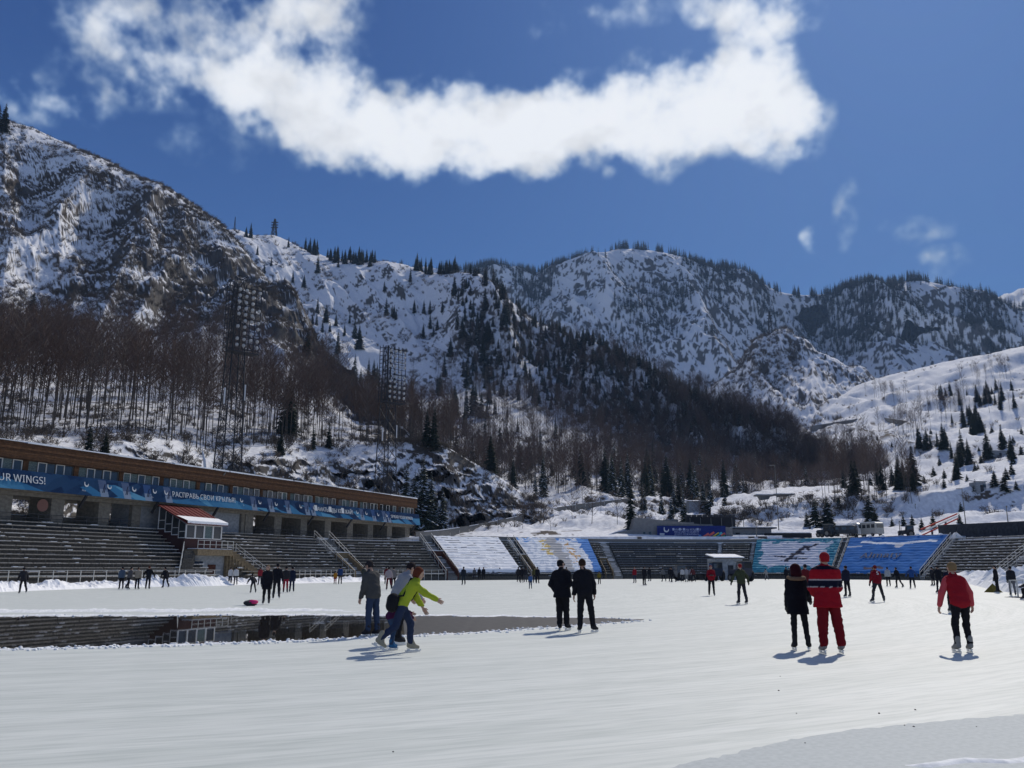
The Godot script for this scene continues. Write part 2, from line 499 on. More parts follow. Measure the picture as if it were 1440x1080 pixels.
	foot = [[1250, 500, 2400], [1900, 500, 2400]]
	sh = func(p: Vector3, px: float, v: float) -> Vector3:
		return Vector3(0, (rg.get_noise_2d(px * 0.02, v * 1.2) * 40.0 + rg.get_noise_2d(px * 0.08, v * 3.0) * 14.0) * crest_profile(v - 1.0, 0.5), 0)
	pt = func(p: Vector3, n: Vector3, px: float, v: float) -> Color:
		return SNOW if n.y + 0.3 * fine.get_noise_3d(p.x * 0.012, p.y * 0.012, p.z * 0.012) > 0.55 else ROCK
	var pk := loft([back, crest, foot], 1250, 1900, 160, 60, sh, pt)
	put(pk.mesh, "snow_peak", M.land).set_meta("kind", "structure")

	# --- the pointed hill
	back = [[930, 620, 1050], [1095, 560, 1050], [1300, 600, 1050]]
	crest = [[930, 604, 790], [965, 576, 800], [1000, 546, 810], [1030, 520, 818], [1052, 492, 822], [1068, 475, 826], [1080, 471, 828], [1094, 464, 830], [1108, 465, 828], [1120, 476, 826], [1134, 480, 822], [1150, 497, 820], [1172, 503, 815], [1190, 516, 815], [1212, 519, 815], [1230, 534, 815], [1300, 560, 815]]
	mid = [[930, 622, 784], [1000, 590, 772], [1050, 548, 761], [1100, 520, 752], [1150, 522, 761], [1190, 536, 755], [1230, 550, 768], [1300, 575, 768]]
	low = [[930, 640, 694], [1000, 622, 672], [1080, 600, 649], [1150, 580, 642], [1190, 578, 670], [1230, 580, 690], [1300, 590, 700]]
	foot = [[930, 680, 552], [1000, 670, 552], [1080, 655, 552], [1150, 640, 552], [1230, 620, 609], [1300, 610, 690]]
	sh = func(p: Vector3, px: float, v: float) -> Vector3:
		var e := crest_profile(v - 1.0, 0.6)
		var d := rg.get_noise_2d(px * 0.014 - v * 0.5, v * 0.4 + 20.0) * 10.0 + rg.get_noise_2d(px * 0.07, v * 1.5) * 2.2 + fb.get_noise_3d(p.x * 0.05, p.y * 0.05, p.z * 0.05) * 4.0 + fine.get_noise_3d(p.x * 0.15, p.y * 0.15, p.z * 0.15) * 1.5
		return Vector3(0, (d - 3.0) * e, 0)
	pt = func(p: Vector3, n: Vector3, px: float, v: float) -> Color:
		var f := fine.get_noise_3d(p.x * 0.09, p.y * 0.09, p.z * 0.09)
		var g := fb.get_noise_3d(p.x * 0.02, p.y * 0.02, p.z * 0.02)
		var rocky := g * 0.6 + f * 0.7 + smoothstep(0.82, 0.5, n.y) * 0.6 - 0.16
		return ROCK * (0.95 + 0.5 * f) if rocky > 0.42 else SNOW
	lands.cone = loft([back, crest, mid, low, foot], 930, 1300, 220, 150, sh, pt)
	put(lands.cone.mesh, "pointed_hill", M.land).set_meta("kind", "structure")

	# --- open snow slopes on the right, down to the edge of the rink's bowl
	back = [[1080, 640, 900], [1250, 570, 1000], [1440, 540, 950], [1900, 470, 900]]
	crest = [[1080, 612, 690], [1130, 585, 720], [1180, 556, 745], [1230, 534, 770], [1300, 518, 750], [1370, 502, 720], [1440, 488, 690], [1600, 450, 640], [1900, 400, 600]]
	upper = [[1080, 628, 560], [1180, 598, 580], [1230, 580, 590], [1300, 562, 580], [1440, 540, 545], [1600, 512, 500], [1900, 470, 470]]
	mid = [[1080, 655, 430], [1150, 640, 440], [1230, 612, 440], [1300, 604, 425], [1440, 596, 400], [1600, 580, 380], [1900, 550, 360]]
	low = [[1000, 700, 320], [1080, 690, 330], [1180, 682, 330], [1300, 662, 320], [1440, 640, 300], [1600, 620, 290], [1900, 600, 280]]
	var shelf := [[1000, 722, 207], [1080, 716, 208], [1150, 708, 210], [1250, 700, 208], [1350, 690, 203], [1440, 680, 199], [1900, 650, 185]]
	var lip := [[1000, 740, 201], [1080, 735, 201], [1150, 730, 201], [1250, 727, 199], [1350, 722, 193], [1440, 716, 189], [1900, 700, 175]]
	foot = [[1000, 757, 164], [1080, 757, 164], [1150, 757, 163], [1250, 757, 160], [1350, 756, 152], [1440, 754, 142], [1900, 745, 120]]
	sh = func(p: Vector3, px: float, v: float) -> Vector3:
		var e := crest_profile(v - 1.0, 0.6) * lerpf(1.0, 0.12, smoothstep(3.0, 5.0, v))
		var d := fb.get_noise_2d(p.x * 0.012, p.z * 0.012) * 10.0 + rg.get_noise_2d(p.x * 0.02, p.z * 0.02) * 2.5 + fb.get_noise_2d(p.x * 0.06, p.z * 0.06) * 1.5
		var drift := rg.get_noise_2d(p.x * 0.018, p.z * 0.05) * 1.3 + fb.get_noise_2d(p.x * 0.05, p.z * 0.12) * 1.0
		return Vector3(0, d * e + drift * smoothstep(2.5, 4.0, v) * smoothstep(7.0, 6.3, v) + fine.get_noise_2d(p.x * 0.2, p.z * 0.2) * 0.3, 0)
	pt = func(p: Vector3, n: Vector3, px: float, v: float) -> Color:
		var f := fine.get_noise_3d(p.x * 0.12, p.y * 0.12, p.z * 0.12)
		var g := fb.get_noise_3d(p.x * 0.02, p.y * 0.02, p.z * 0.02)
		var s := seen(p)
		var cliff := smoothstep(70.0, 20.0, absf(s.x - 1230.0) - 60.0) * smoothstep(30.0, 5.0, absf(s.y - 612.0) - 12.0)
		return EARTH * (1.0 + 0.5 * f) if f * 0.9 + g * 0.6 + cliff * 0.35 + smoothstep(0.85, 0.6, n.y) * 0.2 > 0.60 else SNOW
	lands.right = loft([back, crest, upper, mid, low, shelf, lip, foot], 1000, 1900, 420, 260, sh, pt)
	put(lands.right.mesh, "snow_slope", M.land).set_meta("kind", "structure")

	# --- valley floor between the rink and the wooded mountain
	back = [[520, 715, 270], [700, 712, 255], [850, 706, 250], [1000, 705, 260], [1100, 712, 270]]
	crest = [[520, 722, 240], [700, 722, 225], [760, 716, 226], [850, 704, 232], [950, 708, 236], [1000, 714, 240], [1100, 716, 245]]
	mid = [[520, 745, 200], [600, 748, 196], [700, 735, 200], [760, 726, 206], [850, 718, 212], [950, 726, 212], [1000, 730, 212], [1100, 735, 212]]
	foot = [[520, 757, 155], [600, 758, 152], [700, 758, 154], [850, 757, 160], [1000, 756, 165], [1100, 755, 165]]
	sh = func(p: Vector3, px: float, v: float) -> Vector3:
		var e := 1.0 - smoothstep(2.2, 3.0, v)
		return Vector3(0, (fb.get_noise_2d(p.x * 0.05, p.z * 0.05) * 2.5 + fine.get_noise_2d(p.x * 0.2, p.z * 0.2) * 0.8) * e, 0)
	pt = func(p: Vector3, n: Vector3, px: float, v: float) -> Color:
		var f := fine.get_noise_3d(p.x * 0.2, p.y * 0.2, p.z * 0.2)
		var g := fb.get_noise_3d(p.x * 0.04, p.y * 0.04, p.z * 0.04)
		return EARTH if f * 0.8 + g * 0.8 + smoothstep(0.9, 0.6, n.y) * 0.3 > 0.48 else SNOW
	lands.valley = loft([back, crest, mid, foot], 520, 1100, 260, 110, sh, pt)
	put(lands.valley.mesh, "valley_floor", M.land).set_meta("kind", "structure")

func lerp_c(a: Color, b: Color, t: float) -> Color:
	return a.lerp(b, t)

# a place on a loft, by its fractions
func spot(L: Dictionary, fu: float, fv: float) -> Vector3:
	var x: float = clampf(fu, 0, 0.9999) * (L.w - 1)
	var y: float = clampf(fv, 0, 0.9999) * L.nv
	var i := int(x)
	var j := int(y)
	var a: Vector3 = L.pos[j * L.w + i].lerp(L.pos[j * L.w + i + 1], x - i)
	var b: Vector3 = L.pos[(j + 1) * L.w + i].lerp(L.pos[(j + 1) * L.w + i + 1], x - i)
	return a.lerp(b, y - j)

# ------------------------------------------------------------------ plants
func rnd(a: float, b: float) -> float:
	return rng.randf_range(a, b)

func twig(s: SurfaceTool, a: Vector3, b: Vector3, w: float) -> void:
	var d := b - a
	var side := d.cross(Vector3(rnd(-1, 1), rnd(-1, 1), rnd(-1, 1))).normalized() * w * 0.5
	tri(s, a - side, a + side, b)

# a leafless tree: trunk, and limbs with their twigs as the crown
func bare_tree(h: float, spread: float, first: float, limbs: int, twigs: int, tw: float) -> Dictionary:
	var t := st()
	var pts := []
	var rad := []
	var lean := Vector3(rnd(-0.05, 0.05), 0, rnd(-0.05, 0.05))
	var bend := Vector3(rnd(-0.25, 0.25), 0, rnd(-0.25, 0.25))
	for k in 8:
		var f := k / 7.0
		pts.append(Vector3(0, h * f, 0) + lean * h * f + bend * sin(f * 5.0))
		rad.append(h * 0.0062 * (1.0 - f * 0.93) + 0.008)
	pts[0].y = -0.6
	tube(t, pts, rad, 6)
	var c := st()
	c.set_smooth_group(-1)
	for k in limbs:
		var f := lerpf(first, 0.985, pow((k + rnd(0, 1)) / limbs, 0.9))
		var x := f * 7.0
		var i := mini(int(x), 6)
		var a: Vector3 = pts[i].lerp(pts[i + 1], x - i)
		var ang := k * 2.4 + rnd(-0.5, 0.5)
		var len := spread * (1.15 - 0.75 * absf(f - first - 0.18)) * rnd(0.65, 1.1) * (1.0 if f < 0.9 else 0.55)
		var rise := rnd(0.55, 1.15)
		var dir := Vector3(cos(ang), rise, sin(ang)).normalized()
		var p1 := a + dir * len * 0.5
		var p2 := p1 + (dir + Vector3(0, 0.35, 0)).normalized() * len * 0.5
		tube(c, [a, p1, p2], [h * 0.0034, h * 0.0022, 0.006], 3, false)
		for q in twigs:
			var g := rnd(0.2, 1.0)
			var b := a.lerp(p1, g * 2.0) if g < 0.5 else p1.lerp(p2, g * 2.0 - 1.0)
			var d2 := (dir + Vector3(rnd(-1, 1), rnd(-0.3, 1.1), rnd(-1, 1)) * 0.9).normalized()
			twig(c, b, b + d2 * rnd(0.5, 1.25) * len * 0.33, tw * rnd(0.6, 1.2))
	return {"trunk": done(t), "crown": done(c)}

func joined(d: Dictionary, m0: Material, m1: Material) -> ArrayMesh:
	var m := ArrayMesh.new()
	var k := 0
	for part in ["trunk", "crown", "snow"]:
		if not d.has(part): continue
		m.add_surface_from_arrays(Mesh.PRIMITIVE_TRIANGLES, d[part].surface_get_arrays(0))
		m.surface_set_material(k, m0 if part == "trunk" else m1 if part == "crown" else M.twig_snow)
		k += 1
	return m

# a spruce: trunk, whorls of drooping ragged boughs; snow lies on some boughs
func spruce(h: float, r: float, whorls: int, per: int, snowy: float) -> Dictionary:
	var t := st()
	tube(t, [Vector3(0, -0.6, 0), Vector3(0, h * 0.5, 0), Vector3(0, h * 0.98, 0)], [h * 0.014, h * 0.009, 0.01], 6)
	var c := st()
	var sn := st()
	c.set_smooth_group(-1)
	sn.set_smooth_group(-1)
	var any := false
	for k in whorls:
		var f := lerpf(0.06, 0.99, float(k) / (whorls - 1))
		var reach := r * pow(1.0 - f, 0.8) + 0.05
		for q in per:
			if rnd(0, 1) < 0.08: continue
			var a := TAU * (q + rnd(-0.35, 0.35)) / per + k * 0.9
			var y := h * f + rnd(-0.4, 0.4) * h / whorls
			var out := Vector3(cos(a), 0, sin(a))
			var side := Vector3(-sin(a), 0, cos(a))
			var ln := reach * rnd(0.62, 1.18)
			var droop := ln * rnd(0.28, 0.55)
			var root := Vector3(0, y, 0)
			var m1 := root + out * ln * 0.55 - Vector3(0, droop * 0.35, 0)
			var tip := root + out * ln - Vector3(0, droop, 0)
			var wd := ln * rnd(0.22, 0.34) + 0.06
			# bough: two slanted sides from a ridge, with a ragged hem
			for sg in [-1.0, 1.0]:
				var e1: Vector3 = m1 + side * wd * sg - Vector3(0, wd * 0.55, 0)
				var e2: Vector3 = root.lerp(m1, 0.4) + side * wd * 0.5 * sg - Vector3(0, wd * 0.6, 0)
				tri(c, root, m1, e2)
				tri(c, e2, m1, e1)
				tri(c, m1, tip, e1 + (tip - m1) * 0.35)
				tri(c, m1 - Vector3(0, wd * 0.2, 0), e1 + out * ln * 0.1 - Vector3(0, wd * 0.5, 0), e1)
			if rnd(0, 1) < snowy:
				any = true
				var up := Vector3(0, 0.035 + 0.02 * ln, 0)
				var b0 := root.lerp(m1, 0.35) + up
				tri(sn, b0, m1 + side * wd * 0.6 + up - Vector3(0, wd * 0.3, 0), tip + up)
				tri(sn, b0, tip + up, m1 - side * wd * 0.6 + up - Vector3(0, wd * 0.3, 0))
	var d := {"trunk": done(t), "crown": done(c)}
	if any: d.snow = done(sn)
	return d

func bush(h: float, stems: int) -> Dictionary:
	var c := st()
	c.set_smooth_group(-1)
	for k in stems:
		var a := rnd(0, TAU)
		var out := Vector3(cos(a), 0, sin(a))
		var b := out * rnd(0, 0.25) * h - Vector3(0, 0.3, 0)
		var tip := b + out * rnd(0.1, 0.75) * h + Vector3(0, h * rnd(0.55, 1.0) + 0.3, 0)
		twig(c, b, tip, h * 0.07)
		for q in 4:
			var p := b.lerp(tip, rnd(0.35, 0.95))
			twig(c, p, p + Vector3(rnd(-1, 1), rnd(0.0, 0.9), rnd(-1, 1)).normalized() * h * rnd(0.25, 0.5), h * 0.05)
	return {"crown": done(c)}

func scatter(L: Dictionary, count: int, v0: float, v1: float, u0: float, u1: float, keep: Callable) -> Array:
	var out := []
	var tries := 0
	while out.size() < count and tries < count * 14:
		tries += 1
		var px := rnd(u0, u1)
		var v := rnd(v0, v1)
		var p := spot(L, (px - L.u0) / (L.u1 - L.u0), v / (L.rows - 1))
		if rng.randf() < keep.call(p, seen(p), v):
			out.append(p)
	return out

func copies_of(parent: Node, called: String, mesh: Mesh, xfs: Array) -> void:
	if xfs.is_empty(): return
	var mm := MultiMesh.new()
	mm.transform_format = MultiMesh.TRANSFORM_3D
	mm.mesh = mesh
	mm.instance_count = xfs.size()
	for k in xfs.size(): mm.set_instance_transform(k, xfs[k])
	var o := MultiMeshInstance3D.new()
	o.multimesh = mm
	o.name = called
	parent.add_child(o, true)

func turned(p: Vector3, s: float, wide := 1.0) -> Transform3D:
	return Transform3D(Basis(Vector3.UP, rnd(0, TAU)).scaled(Vector3(s * wide, s, s * wide)), p)

# trees given as {p, s, wide, k, zone}: the nearest stand as things, the others as one wood
func plant(list: Array, protos: Array, called: String, zones: Dictionary, category: String, mass: String, mass_label: String, most: int) -> void:
	for t in list: t.size = t.s * protos[t.k].h / (t.p - EYE).length()
	list.sort_custom(func(a, b): return a.size > b.size)
	var rest := []
	for q in protos: rest.append([])
	var made := 0
	var by_zone := {}
	for t in list:
		var P = protos[t.k]
		var xf := turned(t.p, t.s, t.wide)
		var s := seen(t.p + Vector3(0, t.s * P.h * 0.5, 0))
		if made < most and s.x > -15 and s.x < 1455:
			made += 1
			var o := base(called)
			o.transform = xf
			put(P.d.trunk, "trunk", P.m0, o)
			var cr := put(P.d.crown, "crown", P.m1, o)
			if P.d.has("snow"): tag(put(P.d.snow, "snow", M.twig_snow, cr), "", "", "", "stuff")
			tag(o, zones[t.zone][0], category, zones[t.zone][1])
			if not by_zone.has(t.zone): by_zone[t.zone] = []
			by_zone[t.zone].append([s.x, o])
		else:
			rest[t.k].append(xf)
	var nth := ["leftmost", "second from left", "third from left", "fourth from left", "fifth from left", "sixth from left", "seventh from left", "eighth from left", "ninth from left", "tenth from left", "eleventh from left", "twelfth from left", "thirteenth from left", "fourteenth from left", "fifteenth from left", "sixteenth from left"]
	for z in by_zone:
		var row: Array = by_zone[z]
		if row.size() > 16: continue
		row.sort_custom(func(a, b): return a[0] < b[0])
		for k in row.size(): row[k][1].set_meta("label", "%s, %s" % [zones[z][0], nth[k] if k < row.size() - 1 or k == 0 else "rightmost"])
	var any := false
	for r in rest: any = any or not r.is_empty()
	if any:
		var w := base(mass)
		tag(w, mass_label, "wood", "", "stuff")
		for k in protos.size():
			copies_of(w, "tree", joined(protos[k].d, protos[k].m0, protos[k].m1), rest[k])

func make_plants() -> void:
	M.bark = grained(lin(0.055, 0.047, 0.040), lin(0.13, 0.115, 0.10), 0.7, 31)
	M.twigs = mat(0.118, 0.083, 0.066, 0.9, 0.1)
	M.twigs_pale = mat(0.15, 0.122, 0.105, 0.9, 0.1)
	M.needles = mat(0.022, 0.032, 0.022, 0.85, 0.2)
	M.needles_pale = mat(0.034, 0.045, 0.030, 0.85, 0.2)
	M.scrub = mat(0.12, 0.10, 0.082, 0.95, 0.1)
	M.scrub_pale = mat(0.15, 0.125, 0.10, 0.95, 0.1)
	M.twig_snow = mat(0.78, 0.80, 0.83, 0.9, 0.2)
	rng.seed = 101
	var bare := []
	for k in 5:
		bare.append({"h": 16.0, "d": bare_tree(16.0, 3.3 + 0.3 * k, 0.42 - 0.02 * k, 26, 15, 0.055), "m0": M.bark, "m1": M.twigs if k < 4 else M.twigs_pale})
	# open-grown trees branching from low down
	for k in 2:
		bare.append({"h": 9.0, "d": bare_tree(9.0, 3.4, 0.16, 26, 16, 0.05), "m0": M.bark, "m1": M.twigs if k == 0 else M.twigs_pale})
	var sp := []
	for k in 3:
		sp.append({"h": 18.0, "d": spruce(18.0, 3.0 + 0.5 * k, 26, 8, 0.0), "m0": M.bark, "m1": M.needles})
	for k in 2:
		sp.append({"h": 18.0, "d": spruce(18.0, 3.1, 24, 8, 0.55), "m0": M.bark, "m1": M.needles_pale})
	for k in 2:
		sp.append({"h": 18.0, "d": spruce(18.0, 2.5 + k, 11, 6, 0.12), "m0": M.bark, "m1": M.needles})
	sp.append({"h": 4.0, "d": spruce(4.0, 1.35, 13, 8, 0.05), "m0": M.bark, "m1": M.needles})
	var clump := noise(61, 1.0, 3)

	# --- leafless wood
	var tb := []
	var zones := {
		"slope": ["tall leafless tree in the brown wood on the slope above the wooden building", "leafless wood above the grandstand"],
		"ledge": ["leafless tree on the snowy ledge above the rocky bank", "leafless trees on the ledge"],
		"dark": ["leafless tree in the dark wood at the foot of the middle mountain", "dark wood on the middle mountain"],
		"right": ["tall leafless tree in the groves on the open snow slope", "groves on the snow slope"],
		"low": ["low leafless tree beside the road behind the rink", "low trees behind the rink"],
	}
	for p in scatter(lands.left, 1000, 3.0, 4.95, -400, 455, func(p, s, v): return 0.35 + 0.65 * smoothstep(2.8, 3.5, v)):
		tb.append({"p": p, "s": rnd(0.75, 1.25) * lerpf(0.85, 1.0, smoothstep(280, 130, -p.z)), "wide": rnd(0.8, 1.0), "k": rng.randi() % 5, "zone": "slope"})
	for p in scatter(lands.left, 170, 2.0, 4.9, 440, 640, func(p, s, v): return 0.7):
		tb.append({"p": p, "s": rnd(0.6, 1.0), "wide": rnd(0.8, 1.0), "k": rng.randi() % 5, "zone": "ledge"})
	for p in scatter(lands.mid, 3100, 1.2, 4.7, 420, 1260, func(p, s, v): return smoothstep(640, 760, s.x + (v - 2.0) * 90.0) * (0.75 + 0.5 * clump.get_noise_2d(p.x * 0.012, p.z * 0.012)) * (0.45 if s.y < 560 else 1.0) * (1.0 if s.y < 690 else 0.35)):
		tb.append({"p": p, "s": rnd(0.55, 1.05), "wide": rnd(0.85, 1.15), "k": rng.randi() % 5, "zone": "dark"})
	for g in [[1150, 655, 30, 22, 45], [1230, 668, 32, 26, 55], [1185, 640, 40, 14, 30], [1265, 610, 40, 14, 26], [1340, 575, 50, 14, 34], [1395, 530, 40, 12, 22], [1255, 560, 35, 10, 22], [1100, 640, 40, 20, 40], [1210, 700, 60, 12, 30]]:
		var k := 0
		while k < g[4]:
			var px: float = g[0] + rng.randfn() * g[2] * 0.55
			var py: float = g[1] + rng.randfn() * g[3] * 0.5
			k += 1
			var p := drop(lands.right, px, py)
			if p.y > -1.0: tb.append({"p": p, "s": rnd(0.55, 1.0), "wide": rnd(0.7, 0.95), "k": rng.randi() % 5, "zone": "right"})
	for q in [[640, 722], [668, 735], [705, 728], [735, 742], [760, 738], [700, 748], [742, 715], [805, 730], [832, 735], [845, 722], [868, 738], [790, 706], [820, 708], [612, 744], [655, 748], [775, 745], [905, 722], [940, 728], [965, 720], [1010, 722], [985, 735]]:
		var p := drop(lands.valley, q[0], q[1])
		if p.y > -1.0: tb.append({"p": p, "s": rnd(0.5, 0.95), "wide": rnd(0.9, 1.2), "k": 5 + rng.randi() % 2, "zone": "low"})
	plant(tb, bare, "leafless_tree", zones, "tree", "leafless_wood", "brown leafless wood covering the lower middle mountain", 300)

	# --- spruces
	var ts := []
	zones = {
		"crest": ["small dark spruce standing against the sky on the mountain crest", "spruces along the mountain crests"],
		"face": ["dark spruce on the snowy face of the middle mountain", "spruces on the middle mountain"],
		"wood": ["spruce in the dark mixed wood on the shoulder of the middle mountain", "spruces in the dark wood"],
		"left": ["spruce among the leafless trees above the wooden building", "spruces above the grandstand"],
		"snowy": ["snow dusted spruce behind the end of the wooden building", "snow dusted spruces by the building end"],
		"right": ["dark spruce in a clump on the open snow slope", "spruces on the snow slope"],
		"young": ["small young spruce in the snow above the far banners", "young spruces above the far stand"],
		"rink": ["spruce behind the grey wedge building and scoreboard", "spruces behind the far stand"],
	}
	for p in scatter(lands.mid, 70, 1.0, 1.16, 425, 660, func(p, _s, _v): return clampf(0.3 + 2.2 * clump.get_noise_1d(p.x * 0.06), 0.03, 1.0)):
		ts.append({"p": p, "s": rnd(0.45, 1.0), "wide": rnd(0.8, 1.1), "k": rng.randi() % 3, "zone": "crest"})
	for p in scatter(lands.mid, 130, 1.1, 3.6, 330, 720, func(p, s, v): return 0.6 if clump.get_noise_2d(p.x * 0.01, p.z * 0.01) > 0.05 else 0.1):
		ts.append({"p": p, "s": rnd(0.5, 1.1), "wide": rnd(0.8, 1.2), "k": rng.randi() % 5, "zone": "face"})
	for p in scatter(lands.mid, 760, 1.05, 3.2, 650, 1080, func(p, s, v): return smoothstep(620, 740, s.x + (v - 1.5) * 60.0) * (1.0 if s.y < 600 else 0.25)):
		ts.append({"p": p, "s": rnd(0.3, 0.6), "wide": rnd(1.0, 1.5), "k": 3 + rng.randi() % 2, "zone": "wood"})
	for p in scatter(lands.mid, 120, 3.2, 4.9, 560, 1150, func(p, s, v): return 0.6):
		ts.append({"p": p, "s": rnd(0.4, 0.95), "wide": rnd(0.8, 1.1), "k": rng.randi() % 5, "zone": "wood"})
	for q in [[40, 480, 0.9], [22, 490, 0.7], [55, 486, 0.75], [-30, 480, 0.9], [402, 612, 0.8], [409, 610, 0.62], [125, 640, 0.3], [155, 645, 0.24], [395, 640, 0.3], [440, 632, 0.32], [462, 630, 0.34], [600, 628, 0.5], [430, 500, 0.5], [610, 634, 0.6], [2, 186, 1.0], [-6, 184, 0.9], [690, 655, 0.5]]:
		var p := drop(lands.left, q[0], q[1])
		ts.append({"p": p, "s": q[2], "wide": rnd(1.0, 1.25), "k": rng.randi() % 3, "zone": "left"})
	for q in [[595, 745, 0.95], [606, 748, 0.8], [584, 742, 0.75], [622, 748, 0.7], [572, 735, 0.7]]:
		ts.append({"p": drop(lands.left, q[0], q[1]), "s": q[2], "wide": 1.15, "k": 3 + rng.randi() % 2, "zone": "snowy"})
	for p in scatter(lands.far, 800, 1.0, 1.14, 560, 1600, func(p, _s, _v): return clampf(0.35 + 2.2 * clump.get_noise_1d(p.x * 0.03), 0.03, 1.0)):
		ts.append({"p": p, "s": rnd(0.6, 1.5), "wide": rnd(0.8, 1.2), "k": 5 + rng.randi() % 2, "zone": "crest"})
	for p in scatter(lands.far, 6000, 1.05, 3.0, 560, 1600, func(p, s, v): return clampf(clump.get_noise_2d(p.x * 0.004, p.z * 0.004) * 2.0 + 0.25, 0.02, 0.9) * (1.2 - 0.35 * v)):
		ts.append({"p": p, "s": rnd(0.5, 1.3), "wide": rnd(0.8, 1.3), "k": 5 + rng.randi() % 2, "zone": "crest"})
	for g in [[1195, 690, 16, 8, 4], [1275, 685, 22, 8, 8], [1365, 600, 22, 16, 22], [1395, 560, 22, 14, 20], [1310, 632, 30, 8, 8], [1240, 690, 12, 6, 2], [1322, 555, 14, 8, 5], [1420, 640, 12, 6, 3], [1350, 650, 40, 12, 8]]:
		for k in g[4]:
			var p := drop(lands.right, g[0] + rng.randfn() * g[2] * 0.6, g[1] + rng.randfn() * g[3] * 0.6)
			if p.y > -1.0: ts.append({"p": p, "s": rnd(0.28, 0.66), "wide": rnd(0.9, 1.25), "k": rng.randi() % 3, "zone": "right"})
	for q in [[1147, 741, 6.0], [1165, 741, 6.4], [1224, 738, 6.6], [1232, 742, 4.0], [1255, 744, 2.6], [1271, 742, 2.6], [1283, 738, 2.4], [1297, 744, 2.4], [1313, 742, 2.8], [1350, 735, 2.2], [1352, 722, 2.6], [1420, 646, 3.5], [1262, 690, 4], [1180, 715, 3], [1135, 738, 3]]:
		var p := drop(lands.right, q[0], q[1])
		ts.append({"p": p, "s": q[2] / 4.0, "wide": 1.15, "k": 7, "zone": "young"})
	for k in 34:
		var p := drop(lands.right, rnd(1200, 1440), rnd(610, 690))
		if p.y > -1.0: ts.append({"p": p, "s": rnd(0.4, 1.0), "wide": 1.2, "k": 7, "zone": "young"})
	for q in [[888, 744, 0.55], [945, 737, 0.36], [962, 735, 0.40], [948, 722, 0.45], [1000, 722, 0.5], [990, 720, 0.5], [1020, 722, 0.4], [930, 724, 0.36], [905, 716, 0.4], [955, 712, 0.5], [975, 714, 0.5]]:
		var p := drop(lands.valley, q[0], q[1])
		if p.y > -1.0: ts.append({"p": p, "s": q[2], "wide": 1.2, "k": [0, 3, 4][rng.randi() % 3], "zone": "rink"})
	plant(ts, sp, "spruce", zones, "tree", "spruce_forest", "dark spruce forest spread over the far mountain faces", 300)

	# --- scrub on the open slopes
	var bu := []
	for k in 3: bu.append(bush(1.0, 18))
	var xs := [[], [], []]
	var n2 := noise(62, 1.0, 3)
	for p in scatter(lands.left, 11000, 1.03, 3.0, -400, 470, func(p, s, v): return clampf(0.45 + 1.3 * n2.get_noise_3d(p.x * 0.03, p.y * 0.03, p.z * 0.03), 0.06, 1.0)):
		xs[rng.randi() % 3].append(turned(p, rnd(0.5, 1.9), rnd(1.0, 1.6)))
	for p in scatter(lands.left, 1500, 3.2, 4.9, -380, 600, func(_p, _s, _v): return 1.0):
		xs[rng.randi() % 3].append(turned(p, rnd(0.4, 1.3), rnd(1.0, 1.6)))
	for p in scatter(lands.left, 900, 4.8, 5.9, -300, 780, func(_p, _s, _v): return 1.0):
		xs[rng.randi() % 3].append(turned(p, rnd(0.5, 1.8), rnd(1.0, 1.5)))
	for p in scatter(lands.mid, 4200, 1.0, 4.5, 300, 1300, func(p, s, v): return clampf(0.4 + 1.4 * n2.get_noise_3d(p.x * 0.015, p.y * 0.015, p.z * 0.015), 0.05, 1.0)):
		xs[rng.randi() % 3].append(turned(p, rnd(1.0, 3.6), rnd(1.0, 1.5)))
	for p in scatter(lands.cone, 700, 1.0, 4.0, 940, 1290, func(p, s, v): return clampf(0.4 + 1.4 * n2.get_noise_3d(p.x * 0.015, p.y * 0.015, p.z * 0.015), 0.05, 1.0)):
		xs[rng.randi() % 3].append(turned(p, rnd(1.2, 3.6), rnd(1.0, 1.5)))
	for p in scatter(lands.cone, 420, 1.0, 2.3, 1010, 1130, func(p, s, v): return smoothstep(75.0, 25.0, Vector2(s.x - 1075.0, (s.y - 505.0) * 0.8).length())):
		xs[rng.randi() % 3].append(turned(p, rnd(1.5, 4.0), rnd(1.0, 1.4)))
	for p in scatter(lands.right, 900, 1.2, 6.3, 1010, 1600, func(p, s, v): return clampf(0.35 + 1.5 * n2.get_noise_3d(p.x * 0.02, p.y * 0.02, p.z * 0.02), 0.05, 1.0)):
		xs[rng.randi() % 3].append(turned(p, rnd(0.5, 2.2), rnd(1.0, 1.4)))
	for p in scatter(lands.valley, 260, 0.9, 2.6, 540, 1080, func(_p, _s, _v): return 1.0):
		xs[rng.randi() % 3].append(turned(p, rnd(0.5, 2.0), rnd(1.0, 1.4)))
	var w := base("scrub")
	tag(w, "grey brown scrub dotted over the snowy mountain slopes", "scrub", "", "stuff")
	for k in 3:
		var d: Dictionary = bu[k]
		copies_of(w, "bush", joined(d, M.scrub, M.scrub if k < 2 else M.scrub_pale), xs[k])

# the nearest point of a loft to a place in view: walks its columns
func drop(L: Dictionary, px: float, py: float) -> Vector3:
	var best := Vector3(0, -99, 0)
	var fu: float = (px - L.u0) / (L.u1 - L.u0)
	if fu < 0.0 or fu > 1.0: return best
	var i := int(fu * (L.w - 1))
	var err := 1e9
	for j in range(L.nv - 1, int(L.nv / (L.rows - 1.0)) - 1, -1):
		var p: Vector3 = L.pos[j * L.w + i]
		var s := seen(p)
		var e := absf(s.y - py)
		if e < err:
			err = e
			best = spot(L, fu, (j + rng.randf() * 0.5) / L.nv)
		if s.y < py - 4.0: break
	return best

# ------------------------------------------------------------------ ice, slush and water
const RING := Vector3(-22.5, 0, -57.0)     # centre of the near bend of the track

